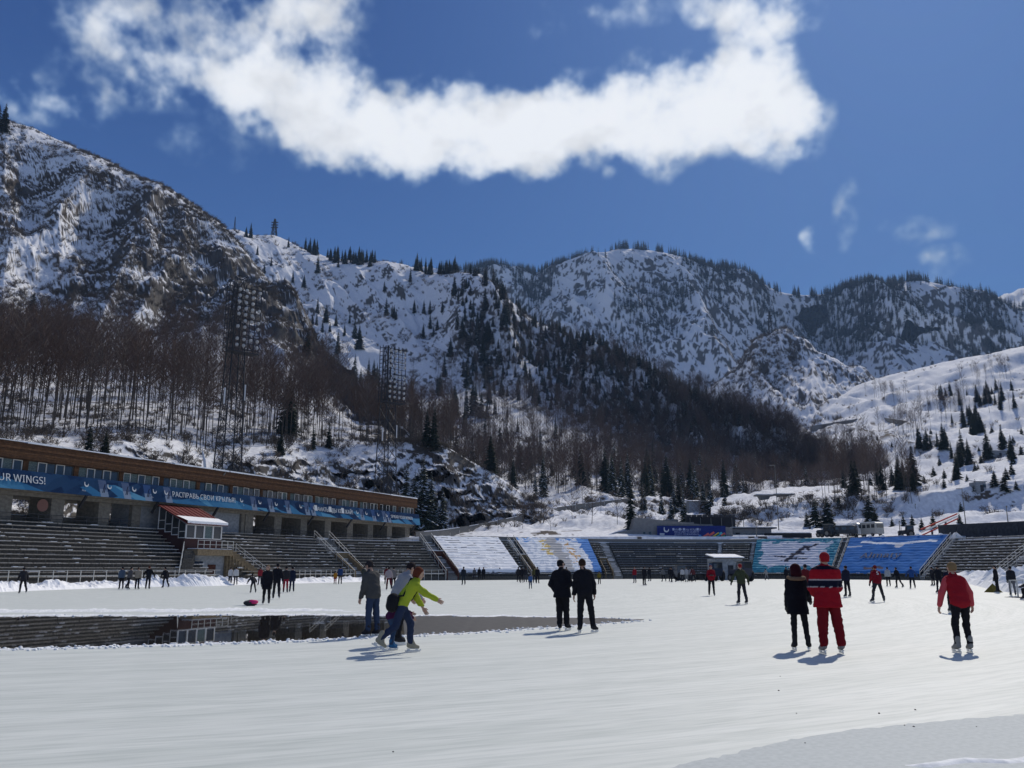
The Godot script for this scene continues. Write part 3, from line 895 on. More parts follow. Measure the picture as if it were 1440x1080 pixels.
func ice_material() -> StandardMaterial3D:
	var m := StandardMaterial3D.new()
	m.albedo_texture = noise_image(noise(41, 0.012, 6), 1024, 1024, Color(0.745, 0.77, 0.757), Color(0.81, 0.828, 0.816), 1.2, 0.2)
	m.uv1_scale = Vector3(0.010, 0.13, 1)
	m.detail_enabled = true
	m.detail_blend_mode = BaseMaterial3D.BLEND_MODE_MUL
	m.detail_albedo = scratched()
	m.detail_uv_layer = BaseMaterial3D.DETAIL_UV_2
	m.uv2_scale = Vector3(0.055, 0.36, 1)
	m.roughness = 0.62
	m.metallic_specular = 0.35
	return m

# skate cuts and scuffed patches, laid along the track
func scratched() -> ImageTexture:
	var im := noise_image(noise(42, 0.02, 6), 1024, 1024, Color(0.92, 0.93, 0.93), Color(1, 1, 1), 2.0, 0.25).get_image()
	rng.seed = 421
	for k in 420:
		var x := rng.randf() * 1024.0
		var y := rng.randf() * 1024.0
		var len := rnd(60, 420)
		var slope := rng.randfn() * 0.35
		var bow := rng.randfn() * 0.0012
		var c := Color(1, 1, 1) if rng.randf() < 0.6 else Color(0.84, 0.86, 0.86)
		var soft := rnd(0.25, 0.9)
		for q in int(len):
			var px := posmod(int(x + q), 1024)
			var py := posmod(int(y + slope * q + bow * q * q), 1024)
			im.set_pixel(px, py, im.get_pixel(px, py).lerp(c, soft))
	return ImageTexture.create_from_image(im)

func make_ice() -> void:
	# a polar sheet round the bend, so that the skaters' streaks follow the track
	var rs := [0.0, 6.0, 14.0, 22.0, 30.0, 36.0, 42.0, 50.0, 60.0, 75.0, 95.0, 130.0]
	var n := 96
	var vs := PackedVector3Array()
	var uv := PackedVector2Array()
	var nn := PackedVector3Array()
	var ix := PackedInt32Array()
	for r in rs:
		for k in n + 1:
			var a := TAU * k / n
			vs.append(RING + Vector3(cos(a) * r, 0, sin(a) * r))
			uv.append(Vector2(a * 38.0, r))
			nn.append(Vector3.UP)
	for j in rs.size() - 1:
		for k in n:
			var a := j * (n + 1) + k
			ix.append_array([a, a + n + 2, a + 1, a, a + n + 1, a + n + 2])
	var arr := []
	arr.resize(Mesh.ARRAY_MAX)
	arr[Mesh.ARRAY_VERTEX] = vs
	arr[Mesh.ARRAY_NORMAL] = nn
	arr[Mesh.ARRAY_TEX_UV] = uv
	arr[Mesh.ARRAY_TEX_UV2] = uv
	arr[Mesh.ARRAY_INDEX] = ix
	var mesh := ArrayMesh.new()
	mesh.add_surface_from_arrays(Mesh.PRIMITIVE_TRIANGLES, arr)
	M.ice = ice_material()
	put(mesh, "ice", M.ice).set_meta("kind", "structure")

	# meltwater lying along the inner edge of the track
	M.water = mat(0.022, 0.019, 0.015, 0.012, 0.55)
	M.water.normal_enabled = true
	var im := noise(45, 0.02, 3).get_seamless_image(512, 512)
	im.bump_map_to_normal_map(1.2)
	M.water.normal_texture = ImageTexture.create_from_image(im)
	M.water.normal_scale = 0.012
	M.water.uv1_triplanar = true
	M.water.uv1_world_triplanar = true
	M.water.uv1_scale = Vector3.ONE * 0.25
	var jag := noise(46, 0.6, 4)
	var top := [[-500, 869], [-200, 868], [0, 866.5], [120, 866], [250, 865.5], [380, 865], [480, 864.5], [620, 866], [760, 868], [850, 869], [905, 870.5]]
	var low := [[-500, 930], [-200, 922], [0, 913], [120, 910], [250, 906.5], [380, 902], [480, 898], [600, 892.5], [700, 887.5], [800, 880.5], [850, 876.5], [905, 871.5]]
	var s := st()
	s.set_smooth_group(-1)
	var shallow := st()
	shallow.set_smooth_group(-1)
	var prev_t: Vector3
	var prev_l: Vector3
	var edge_t := []
	var edge_l := []
	for k in 281:
		var px := lerpf(-500, 905, k / 280.0)
		var t := ground(px, row_at2(top, px), 0.004)
		var l := ground(px, row_at2(low, px), 0.004)
		t += Vector3(0, 0, -1) * (jag.get_noise_1d(t.x * 3.0) * 0.5 + jag.get_noise_1d(t.x * 0.6 + 9.0) * 0.7)
		l += Vector3(0, 0, 1) * jag.get_noise_1d(l.x * 5.0 + 50.0) * 0.28
		if k > 0:
			var into := s if px < 572.0 else shallow
			tri(into, prev_l, prev_t, t)
			tri(into, prev_l, t, l)
		edge_t.append(t)
		edge_l.append(l)
		prev_t = t
		prev_l = l
	put(done(s), "water", M.water).set_meta("kind", "structure")
	var silt := grained(Color(0.30, 0.285, 0.26), Color(0.41, 0.395, 0.365), 0.6, 44, 0.34, 5, 0.35, 1.4)
	put(done(shallow), "shallow_water", silt).set_meta("kind", "structure")

	# crumbled slush pushed up along both edges
	M.slush = grained(Color(0.80, 0.82, 0.83), Color(0.93, 0.94, 0.95), 1.6, 47, 0.8)
	M.snow = grained(Color(0.885, 0.895, 0.905), Color(0.95, 0.955, 0.96), 0.35, 48, 0.85)
	berm(edge_l, Vector3(0, 0, 1), 0.26, 0.022, "slush_ridge", "low crumbly slush ridge along the near edge of the meltwater", 1.0)
	berm(edge_t, Vector3(0, 0, -1), 0.6, 0.04, "slush_ridge", "broad slush ridge along the far edge of the meltwater", 2.0)
	var rut := []
	for p in edge_t.slice(0, 200): rut.append(p + Vector3(0.0, 0, -3.0 - 0.6 * jag.get_noise_1d(p.x * 0.3)))
	berm(rut, Vector3(0, 0, -1), 1.4, 0.09, "snow_ridge", "long snow ridge beyond the meltwater on the rink's infield", 3.0)
	# crumbs of ice
	var crumb := lump(0.05, 5)
	var xs := []
	rng.seed = 480
	for k in 900:
		var e: Array = edge_l if rng.randf() < 0.75 else edge_t
		var p: Vector3 = e[rng.randi() % e.size()]
		xs.append(turned(p + Vector3(rnd(-0.3, 0.3), 0.0, rnd(-0.35, 0.55)), rnd(0.25, 1.1)))
	var w := base("ice_crumbs")
	tag(w, "crumbs of white slush scattered along the meltwater edge", "slush", "", "stuff")
	copies_of(w, "crumb", with_mat(crumb, M.slush), xs)

	# worn grey ice at the outer edge of the track, lower right
	s = st()
	s.set_smooth_group(-1)
	var rim := [[860, 1110], [930, 1082], [1010, 1064], [1100, 1042], [1200, 1026], [1320, 1014], [1440, 1004], [1560, 992]]
	var pin: Vector3
	var pout: Vector3
	for k in 81:
		var px := lerpf(860, 1560, k / 80.0)
		var a := ground(px, row_at2(rim, px), 0.004)
		a += Vector3(0, 0, 1) * jag.get_noise_1d(a.x * 9.0 + 20.0) * 0.10
		var b := Vector3(a.x * 0.6 + 1.5, 0.004, -0.5)
		if k > 0:
			tri(s, pout, pin, a)
			tri(s, pout, a, b)
		pin = a
		pout = b
	var worn := grained(Color(0.66, 0.69, 0.695), Color(0.73, 0.755, 0.76), 2.2, 49, 0.7, 6, 0.25, 0.9)
	put(done(s), "worn_ice", worn).set_meta("kind", "structure")
	var sw := []
	for k in 60:
		var px := lerpf(1270, 1560, k / 59.0)
		sw.append(ground(px, 1074 - (px - 1270) * 0.055 + 2.0 * sin(px * 0.05), 0.006))
	berm(sw, Vector3(0, 0, 1), 0.16, 0.022, "scraped_snow", "strip of scraped snow on grey ice in the bottom corner", 0.8)
	# specks of grit on the near ice
	xs = []
	for q in [[1095, 971], [1120, 1003], [1236, 1003], [1272, 1020], [1285, 1022], [1373, 1022], [1287, 998], [1097, 951], [553, 1057], [1132, 1045]]:
		xs.append(turned(ground(q[0], q[1], 0.004), rnd(0.12, 0.3)))
	w = base("grit")
	tag(w, "dark grit specks lying on the near ice", "grit", "", "stuff")
	copies_of(w, "speck", with_mat(crumb, mat(0.05, 0.045, 0.04)), xs)

func row_at2(row: Array, px: float) -> float:
	for i in row.size() - 1:
		if px <= row[i + 1][0]:
			return lerpf(row[i][1], row[i + 1][1], clampf((px - row[i][0]) / float(row[i + 1][0] - row[i][0]), 0, 1))
	return row[-1][1]

func with_mat(mesh: ArrayMesh, m: Material) -> ArrayMesh:
	mesh = mesh.duplicate()
	mesh.surface_set_material(0, m)
	return mesh

func lump(r: float, sd: int) -> ArrayMesh:
	var sp := SphereMesh.new()
	sp.radius = r
	sp.height = r * 1.5
	sp.radial_segments = 7
	sp.rings = 4
	var arr := sp.get_mesh_arrays()
	var n := noise(sd, 1.0, 2)
	var vs: PackedVector3Array = arr[Mesh.ARRAY_VERTEX]
	for k in vs.size(): vs[k] *= 1.0 + 0.5 * n.get_noise_3dv(vs[k] / r * 0.8)
	arr[Mesh.ARRAY_VERTEX] = vs
	var m := ArrayMesh.new()
	m.add_surface_from_arrays(Mesh.PRIMITIVE_TRIANGLES, arr)
	return m

# a rounded uneven ridge along a line
func berm(line: Array, out: Vector3, wide: float, high: float, called: String, label: String, f: float, mt: Material = null) -> Node3D:
	var n := noise(called.hash() % 1000, 1.0, 4)
	var s := st()
	s.set_smooth_group(1)
	var across := 7
	var prev := []
	for k in line.size():
		var p: Vector3 = line[k]
		var end := minf(1.0, minf(k, line.size() - 1 - k) / (0.1 * line.size()))
		var now := []
		for q in across + 1:
			var t := float(q) / across
			var b := p + out * wide * (t - 0.15) * lerpf(0.15, 1.0, end)
			var bump := sin(PI * t) * high * (0.75 + 0.9 * n.get_noise_2d(b.x * f * 1.4, b.z * f * 1.4)) + n.get_noise_2d(b.x * f * 6.0, b.z * f * 6.0) * high * 0.35 * sin(PI * t)
			b.y = p.y + maxf(bump, -0.002) * end - 0.003
			now.append(b)
		if k > 0:
			for q in across:
				tri(s, prev[q], now[q], now[q + 1])
				tri(s, prev[q], now[q + 1], prev[q + 1])
		prev = now
	var o := put(done(s), called, mt if mt else M.slush)
	tag(o, label, "snow", "", "structure")
	return o

# ploughed snow heaped along a line of [px, py, width, height]
func snowbank(line: Array, called: String, label: String, sd: int) -> void:
	var n := noise(sd, 1.0, 5)
	var s := st()
	s.set_smooth_group(-1)
	var N := 420
	var across := 14
	var prev := []
	for k in N + 1:
		var x := k / float(N) * (line.size() - 1)
		var i := mini(int(x), line.size() - 2)
		var t := x - i
		var a: Vector3 = line[i][0].lerp(line[i + 1][0], t)
		var b: Vector3 = line[i][1].lerp(line[i + 1][1], t)
		var h: float = lerpf(line[i][2], line[i + 1][2], t)
		var now := []
		for q in across + 1:
			var f := float(q) / across
			var p := a.lerp(b, f)
			var up := pow(sin(PI * minf(f * 1.15, 1.0)), 0.8) * h if f < 0.87 else h * 0.1
			var chunk := absf(n.get_noise_3d(p.x * 0.9, up, p.z * 0.9)) * 0.55 + absf(n.get_noise_2d(p.x * 2.2, p.z * 2.2)) * 0.3
			p.y = -0.02 + up * (0.55 + 0.7 * n.get_noise_2d(p.x * 0.3, p.z * 0.3)) + chunk * minf(up, 0.8)
			now.append(p)
		if k > 0:
			for q in across:
				tri(s, prev[q], now[q], now[q + 1])
				tri(s, prev[q], now[q + 1], prev[q + 1])
		prev = now
	tag(put(done(s), called, M.snow), label, "snow bank", "", "structure")

func make_snowbanks() -> void:
	var L := []
	for q in [[-250, 858, 7.0, 0.9], [-100, 844, 7.0, 0.9], [0, 832.5, 5, 0.8], [80, 829.5, 5, 0.75], [160, 826.5, 5, 0.75], [230, 825, 5, 0.9], [275, 824.5, 6, 1.5], [300, 824, 6, 1.3], [330, 823, 6, 1.3], [356, 822, 6, 0.9], [420, 820.5, 6, 0.65], [500, 818.5, 7, 0.75], [560, 817, 7, 0.8], [600, 815.5, 7, 1.3], [640, 814, 6, 0.9]]:
		var g := ground(q[0], q[1])
		L.append([g, g + Vector3(-0.88, 0, -0.45) * q[2], q[3]])
	snowbank(L, "snow_bank", "ploughed snow bank along the foot of the near grandstand", 51)
	L = []
	for q in [[690, 812.8, 4, 0.6], [800, 812, 4, 0.3], [900, 811.6, 4, 0.3], [1000, 811.8, 4, 0.4], [1060, 812, 4, 0.9], [1150, 812.6, 5, 1.0], [1230, 813.5, 5, 1.0], [1300, 815, 6, 1.2], [1340, 817.5, 7, 1.5], [1365, 822, 8, 1.8], [1385, 827, 9, 2.0], [1410, 832, 9, 1.9], [1440, 836, 9, 1.8], [1500, 843, 9, 1.6], [1620, 862, 9, 1.5]]:
		var g := ground(q[0], q[1])
		var out := (g - Vector3(25, 0, -115)).normalized()
		L.append([g, g + Vector3(out.x, 0, out.z) * q[2], q[3]])
	snowbank(L, "snow_bank", "ploughed snow bank along the far and right edge of the ice", 52)

# ------------------------------------------------------------------ the stands
# plan of the bowl: [place in the picture of the top edge, top x, top depth, foot x, foot depth]
var BOWL := [[-220, -62.8, 46.5, -54.6, 42.8], [214, -40.2, 95.3, -32.1, 91.5], [349, -33.8, 109.2, -25.6, 105.4], [455, -26.8, 121.5, -20.1, 115.4], [553, -17.7, 127.0, -13.2, 119.2], [615, -11.4, 130.0, -6.6, 122.3], [700, -2.2, 135.0, 1.6, 126.8], [725, 0.6, 137.0, 4.2, 128.8], [825, 12.6, 144.0, 14.1, 135.1], [855, 16.4, 146.0, 17.7, 137.1], [1010, 35.8, 148.0, 33.2, 139.4], [1060, 41.5, 146.5, 38.0, 138.2], [1190, 54.8, 140.0, 49.6, 132.6], [1200, 55.5, 139.0, 50.2, 131.7], [1340, 65.5, 127.0, 58.0, 122.0], [1440, 69.5, 114.0, 60.7, 112.0], [1600, 71.0, 95.0, 62.0, 95.0], [1800, 71.5, 70.0, 62.5, 70.0]]
const ROWS := 14
const RISE := 0.40
const FOOT_Y := 0.55

func bowl(px: float, t: float, y: float) -> Vector3:
	var i := 0
	while i < BOWL.size() - 2 and px > BOWL[i + 1][0]: i += 1
	var a = BOWL[i]
	var b = BOWL[i + 1]
	var f: float = (px - a[0]) / (b[0] - a[0])
	var top := Vector2(lerpf(a[1], b[1], f), lerpf(a[2], b[2], f))
	var low := Vector2(lerpf(a[3], b[3], f), lerpf(a[4], b[4], f))
	var q := low.lerp(top, t)
	return plan(q.x, q.y, y)

# places along a stretch of the bowl, with its bends
func stops(p0: float, p1: float, more := 1) -> Array:
	var out := [p0]
	for b in BOWL:
		if b[0] > p0 + 1.0 and b[0] < p1 - 1.0: out.append(float(b[0]))
	out.append(p1)
	if more > 1:
		var fine := []
		for i in out.size() - 1:
			for k in more: fine.append(lerpf(out[i], out[i + 1], k / float(more)))
		fine.append(p1)
		return fine
	return out

# a beam that follows the bowl: between rows t0..t1, heights y0..y1
func beam(s: SurfaceTool, p0: float, p1: float, t0: float, t1: float, y0: float, y1: float) -> void:
	s.set_smooth_group(-1)
	var ps := stops(p0, p1)
	for i in ps.size() - 1:
		var a := bowl(ps[i], t0, y0)
		var b := bowl(ps[i + 1], t0, y0)
		var c := bowl(ps[i + 1], t1, y0)
		var d := bowl(ps[i], t1, y0)
		var u := Vector3(0, y1 - y0, 0)
		quad(s, a, b, b + u, a + u)
		quad(s, a + u, b + u, c + u, d + u)
		quad(s, c, d, d + u, c + u)
		quad(s, d, c, b, a)
		if i == 0: quad(s, d, a, a + u, d + u)
		if i == ps.size() - 2: quad(s, b, c, c + u, b + u)

func step_y(k: int) -> float:
	return FOOT_Y + RISE * k

# one block of seating: steps, benches, legs, lying snow
func seating(p0: float, p1: float, label: String, bench_mat: Material, snow_share: float, pieces: int, sd: int, bench := true) -> Node3D:
	rng.seed = sd
	var o := base("seating_block")
	tag(o, label, "grandstand", "blocks of seating round the rink")
	for k in ROWS:
		var t0 := float(k) / ROWS
		var t1 := float(k + 1) / ROWS
		var s := st()
		beam(s, p0, p1, t0, t1, -0.3 if k == 0 else step_y(k) - RISE - 0.05, step_y(k))
		put(done(s), "step", M.concrete_dark, o)
		if not bench: continue
		var legs := st()
		var sn := st()
		var any := false
		for q in pieces:
			var a := lerpf(p0, p1, (q + 0.012) / pieces)
			var b := lerpf(p0, p1, (q + 0.988) / pieces)
			s = st()
			var dy := rnd(-0.015, 0.015)
			beam(s, a, b, t0 + 0.020, t0 + 0.046, step_y(k) + 0.33 + dy, step_y(k) + 0.43 + dy)
			put(done(s), "bench", bench_mat if rng.randf() < 0.85 else M.bench_pale, o)
			for e in 2:
				var g := lerpf(a, b, (e + 0.5) / 2.0)
				bar(legs, bowl(g, t0 + 0.032, step_y(k) - 0.02), bowl(g, t0 + 0.032, step_y(k) + 0.34), 0.05)
			# broken strips of old snow on planks and treads
			var x := a
			while x < b:
				var run := rnd(0.03, 0.16) * (b - a)
				if rng.randf() < snow_share:
					any = true
					var on_bench := rng.randf() < 0.6
					var tt := t0 + (0.021 if on_bench else 0.006)
					var yy := step_y(k) + (0.425 + dy if on_bench else -0.01)
					beam(sn, x, minf(b, x + run), tt, tt + (0.024 if on_bench else rnd(0.02, 0.06)), yy, yy + rnd(0.03, 0.07))
				x += run * rnd(0.8, 1.6)
		tag(put(done(legs), "bench_supports", M.pipe_dull, o), "", "", "", "stuff")
		if any: tag(put(done(sn), "snow", M.snow, o), "", "", "", "stuff")
	return o

func front_rail(parent: Node3D, p0: float, p1: float, gap: float) -> void:
	var r := st()
	for y in [FOOT_Y + 0.45, FOOT_Y + 0.92]:
		beam(r, p0, p1, -0.022, -0.016, y, y + 0.05)
	put(done(r), "railing", M.pipe, parent)
	var x := p0
	while x <= p1:
		var s := st()
		bar(s, bowl(x, -0.019, -0.1), bowl(x, -0.019, FOOT_Y + 0.95), 0.06)
		put(done(s), "post", M.pipe, parent)
		x += gap

# stairs between two blocks
func stairway(p0: float, p1: float, label: String, snow: float, rails := true, from_row := 0) -> Node3D:
	var o := base("stairway")
	tag(o, label, "stairs", "stairways between the seating blocks")
	for k in range(from_row * 2, ROWS * 2):
		var t0 := k / (ROWS * 2.0)
		var s := st()
		beam(s, p0, p1, t0, t0 + 0.5 / ROWS, -0.3 if k == 0 else FOOT_Y + RISE * 0.5 * (k - 1) - 0.05, FOOT_Y + RISE * 0.5 * k)
		put(done(s), "step", M.concrete, o)
		if rng.randf() < snow:
			s = st()
			var g0 := lerpf(p0, p1, rnd(0.03, 0.3))
			var g1 := lerpf(p0, p1, rnd(0.7, 0.97))
			beam(s, g0, g1, t0 + 0.004, t0 + 0.5 / ROWS - 0.004, FOOT_Y + RISE * 0.5 * k - 0.01, FOOT_Y + RISE * 0.5 * k + rnd(0.03, 0.1))
			put(done(s), "snow", M.snow, o)
	if rails:
		for p in [lerpf(p0, p1, 0.04), lerpf(p0, p1, 0.96)]:
			var s := st()
			for h in [0.5, 0.95]:
				bar(s, bowl(p, from_row / float(ROWS), step_y(from_row) + h), bowl(p, 1.0, step_y(ROWS) + h), 0.05)
			for k in range(from_row, ROWS + 1, 2):
				bar(s, bowl(p, k / float(ROWS), step_y(k) - 0.3), bowl(p, k / float(ROWS), step_y(k) + 0.95), 0.05)
			put(done(s), "handrail", M.pipe, o)
	return o

# a tunnel mouth at the foot of a stairway, with sloping side walls
func tunnel(p0: float, p1: float, up_to: int, label: String, wall: Material) -> void:
	var o := base("tunnel_mouth")
	tag(o, label, "tunnel", "tunnel mouths in the stands")
	for p in [p0, p1]:
		var s := st()
		var q := lerpf(p0, p1, 0.06 if p == p0 else 0.94)
		var t1 := up_to / float(ROWS)
		s.set_smooth_group(-1)
		for pair in [[p, q], [q, p]]:
			var a := bowl(pair[0], -0.02, -0.2)
			var b := bowl(pair[0], t1, -0.2)
			var c := bowl(pair[0], t1, step_y(up_to) + 0.55)
			var d := bowl(pair[0], -0.02, FOOT_Y + 0.75)
			quad(s, a, b, c, d)
		quad(s, bowl(p, -0.02, FOOT_Y + 0.75), bowl(p, t1, step_y(up_to) + 0.55), bowl(q, t1, step_y(up_to) + 0.55), bowl(q, -0.02, FOOT_Y + 0.75))
		quad(s, bowl(p, -0.02, -0.2), bowl(p, -0.02, FOOT_Y + 0.75), bowl(q, -0.02, FOOT_Y + 0.75), bowl(q, -0.02, -0.2))
		put(done(s), "side_wall", wall, o)
	var s := st()
	var tb := (up_to - 0.6) / float(ROWS)
	beam(s, p0, p1, tb, tb + 0.03, 2.35, step_y(up_to) + 0.5)
	put(done(s), "lintel", wall, o)
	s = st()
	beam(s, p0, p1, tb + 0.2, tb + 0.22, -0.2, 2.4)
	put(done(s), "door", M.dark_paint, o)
	s = st()
	beam(s, p0, p1, tb - 0.02, tb + 0.02, step_y(up_to) + 0.52, step_y(up_to) + 0.60)
	put(done(s), "snow", M.snow, o)

func make_bowl() -> void:
	M.concrete = grained(Color(0.42, 0.415, 0.40), Color(0.52, 0.51, 0.49), 0.8, 71)
	M.concrete_dark = grained(Color(0.25, 0.245, 0.23), Color(0.36, 0.35, 0.33), 0.8, 72)
	M.bench = grained(Color(0.50, 0.475, 0.43), Color(0.72, 0.69, 0.64), 0.9, 73)
	M.bench_pale = grained(Color(0.62, 0.60, 0.57), Color(0.80, 0.785, 0.755), 0.9, 74)
	M.bench_blue = grained(Color(0.36, 0.38, 0.42), Color(0.52, 0.54, 0.57), 0.9, 75)
	M.pipe = mat(0.50, 0.50, 0.47, 0.5)
	M.pipe_dull = mat(0.16, 0.155, 0.14, 0.6)
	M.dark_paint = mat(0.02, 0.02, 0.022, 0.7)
	M.rust = grained(Color(0.24, 0.15, 0.12), Color(0.36, 0.22, 0.17), 0.6, 76)
	M.tan = grained(Color(0.40, 0.35, 0.27), Color(0.54, 0.48, 0.38), 0.5, 77)
	var g := seating(-215, 222, "long block of weathered benches left of the red roofed booth", M.bench, 0.26, 8, 1)
	front_rail(g, -60, 222, 11)
	g = seating(262, 436, "block of weathered benches between red roofed booth and the middle stairway", M.bench, 0.26, 4, 2)
	front_rail(g, 285, 436, 9)
	g = seating(462, 588, "curved block of benches under the right end of the wooden building", M.bench, 0.26, 3, 3)
	front_rail(g, 462, 588, 9)
	stairway(437, 461, "stairway with white handrails running down below the wooden building", 0.35)
	tunnel(438, 460, 7, "concrete tunnel mouth below the stairway under the wooden building", M.tan)
	stairway(589, 606, "narrow stairway left of the snow covered tarpaulin", 0.4)
	tunnel(590, 605, 8, "rust brown tunnel mouth left of the snow covered tarpaulin", M.rust)
	seating(607, 700, "block of seats under the snow covered tarpaulin", M.bench_blue, 0.2, 2, 4)
	seating(701, 711, "narrow strip of benches right of the snow covered tarpaulin", M.bench, 0.4, 1, 5)
	stairway(712, 722, "snowy stairway between the white and the patchwork tarpaulins", 0.6)
	tunnel(712.5, 721.5, 7, "tan tunnel mouth between the two tarpaulins", M.tan)
	seating(723, 828, "block of seats under the patchwork tarpaulin", M.bench_blue, 0.2, 2, 6)
	seating(829, 842, "narrow strip of benches right of the patchwork tarpaulin", M.bench, 0.3, 1, 7)
	stairway(843, 856, "snow covered stairway left of the large open seating block", 0.95, false)
	tunnel(831, 842, 6, "dark tan tunnel mouth right of the patchwork tarpaulin", M.tan)
	seating(857, 1010, "large open block of dark blue seats below the blue billboard", M.bench_blue, 0.08, 5, 8)
	stairway(1011, 1018, "white snowed stairway right of the large open seating block", 1.0, false)
	seating(1019, 1058, "small block of benches behind the white roofed hut", M.bench, 0.15, 2, 9)
	stairway(1059, 1066, "snowy stairway left of the teal banner", 0.9, false)
	seating(1067, 1188, "block of seats under the teal and white banner", M.bench_blue, 0.2, 2, 10)
	stairway(1189, 1199, "dark stairway between the teal and the blue banner", 0.2)
	seating(1200, 1342, "block of seats under the bright blue banner", M.bench_blue, 0.2, 2, 11)
	stairway(1343, 1352, "snowy stairway right of the bright blue banner", 0.9)
	g = seating(1353, 1470, "snow striped block of benches right of the bright blue banner", M.bench_pale, 0.62, 4, 12)
	stairway(1471, 1488, "stairway running down through the right stand", 0.5)
	g = seating(1489, 1790, "snow striped benches at the right edge above the snow heap", M.bench_pale, 0.5, 6, 13)
	# parapet along the rim
	var o := base("rim_wall")
	tag(o, "long low concrete wall along the rim behind the far seats", "wall")
	var s := st()
	beam(s, 590, 1350, 1.01, 1.05, 5.0, 6.74)
	put(done(s), "wall", M.concrete, o)
	s = st()
	beam(s, 590, 1350, 1.005, 1.055, 6.74, 6.79)
	put(done(s), "coping", M.bench_pale, o)
	s = st()
	beam(s, 700, 1350, 1.0, 1.012, 6.1, 6.24)
	put(done(s), "snow", M.snow, o)
	# the earth rim the stands lean on
	s = st()
	beam(s, -215, 590, 1.03, 1.6, -1.0, 5.9)
	beam(s, 1352, 1790, 1.03, 1.8, -1.0, 6.0)
	put(done(s), "earth_rim", M.snow).set_meta("kind", "structure")
	s = st()
	beam(s, 590, 1351, 1.05, 2.6, -1.0, 6.55)
	put(done(s), "rim_terrace", M.snow).set_meta("kind", "structure")

# a sheet laid over the seats; paint(fu, ft) gives its colour
func sheet(p0: float, p1: float, b0: float, b1: float, called: String, label: String, paint: Callable, sag: float, sd: int) -> Node3D:
	var o := base(called)
	tag(o, label, "banner", "banners and tarpaulins laid over the seats")
	var n := noise(sd, 1.0, 4)
	var nu := 90
	var nt := 84
	var vs := PackedVector3Array()
	var cs := PackedColorArray()
	var ix := PackedInt32Array()
	for j in nt + 1:
		var ft := float(j) / nt
		for i in nu + 1:
			var fu := float(i) / nu
			var px := lerpf(p0, p1, fu)
			var t := lerpf(b0, b1, ft) + 0.012 * n.get_noise_1d(fu * 9.0) * (1.0 if j == 0 or j == nt else 0.0)
			var y := FOOT_Y + RISE * ROWS * t
			var saw := fmod(t * ROWS, 1.0)
			y += 0.55 + sag * (0.5 - absf(saw - 0.45)) * 1.2 + 0.10 * n.get_noise_2d(fu * 5.0, ft * 5.0)
			if j == 0: y -= 0.35
			vs.append(bowl(px, t, y))
			cs.append(paint.call(fu, ft))
	for j in nt:
		for i in nu:
			var a := j * (nu + 1) + i
			ix.append_array([a, a + nu + 2, a + 1, a, a + nu + 1, a + nu + 2])
	var s := st()
	s.set_smooth_group(1)
	for k in vs.size():
		s.set_color(cs[k])
		s.add_vertex(vs[k])
	for k in ix: s.add_index(k)
	s.generate_normals()
	put(s.commit(), "sheet", M.tarp, o)
	# dark hem falling at the sides
	for p in [p0, p1]:
		var h := st()
		h.set_smooth_group(-1)
		for k in 14:
			var t0 := lerpf(b0, b1, k / 14.0)
			var t1 := lerpf(b0, b1, (k + 1) / 14.0)
			var u := FOOT_Y + RISE * ROWS * t0
			var w := FOOT_Y + RISE * ROWS * t1
			quad(h, bowl(p, t0, u), bowl(p, t1, w), bowl(p, t1, w + 0.5), bowl(p, t0, u + 0.5))
		put(done(h), "hem", M.tarp_dark, o)
	return o

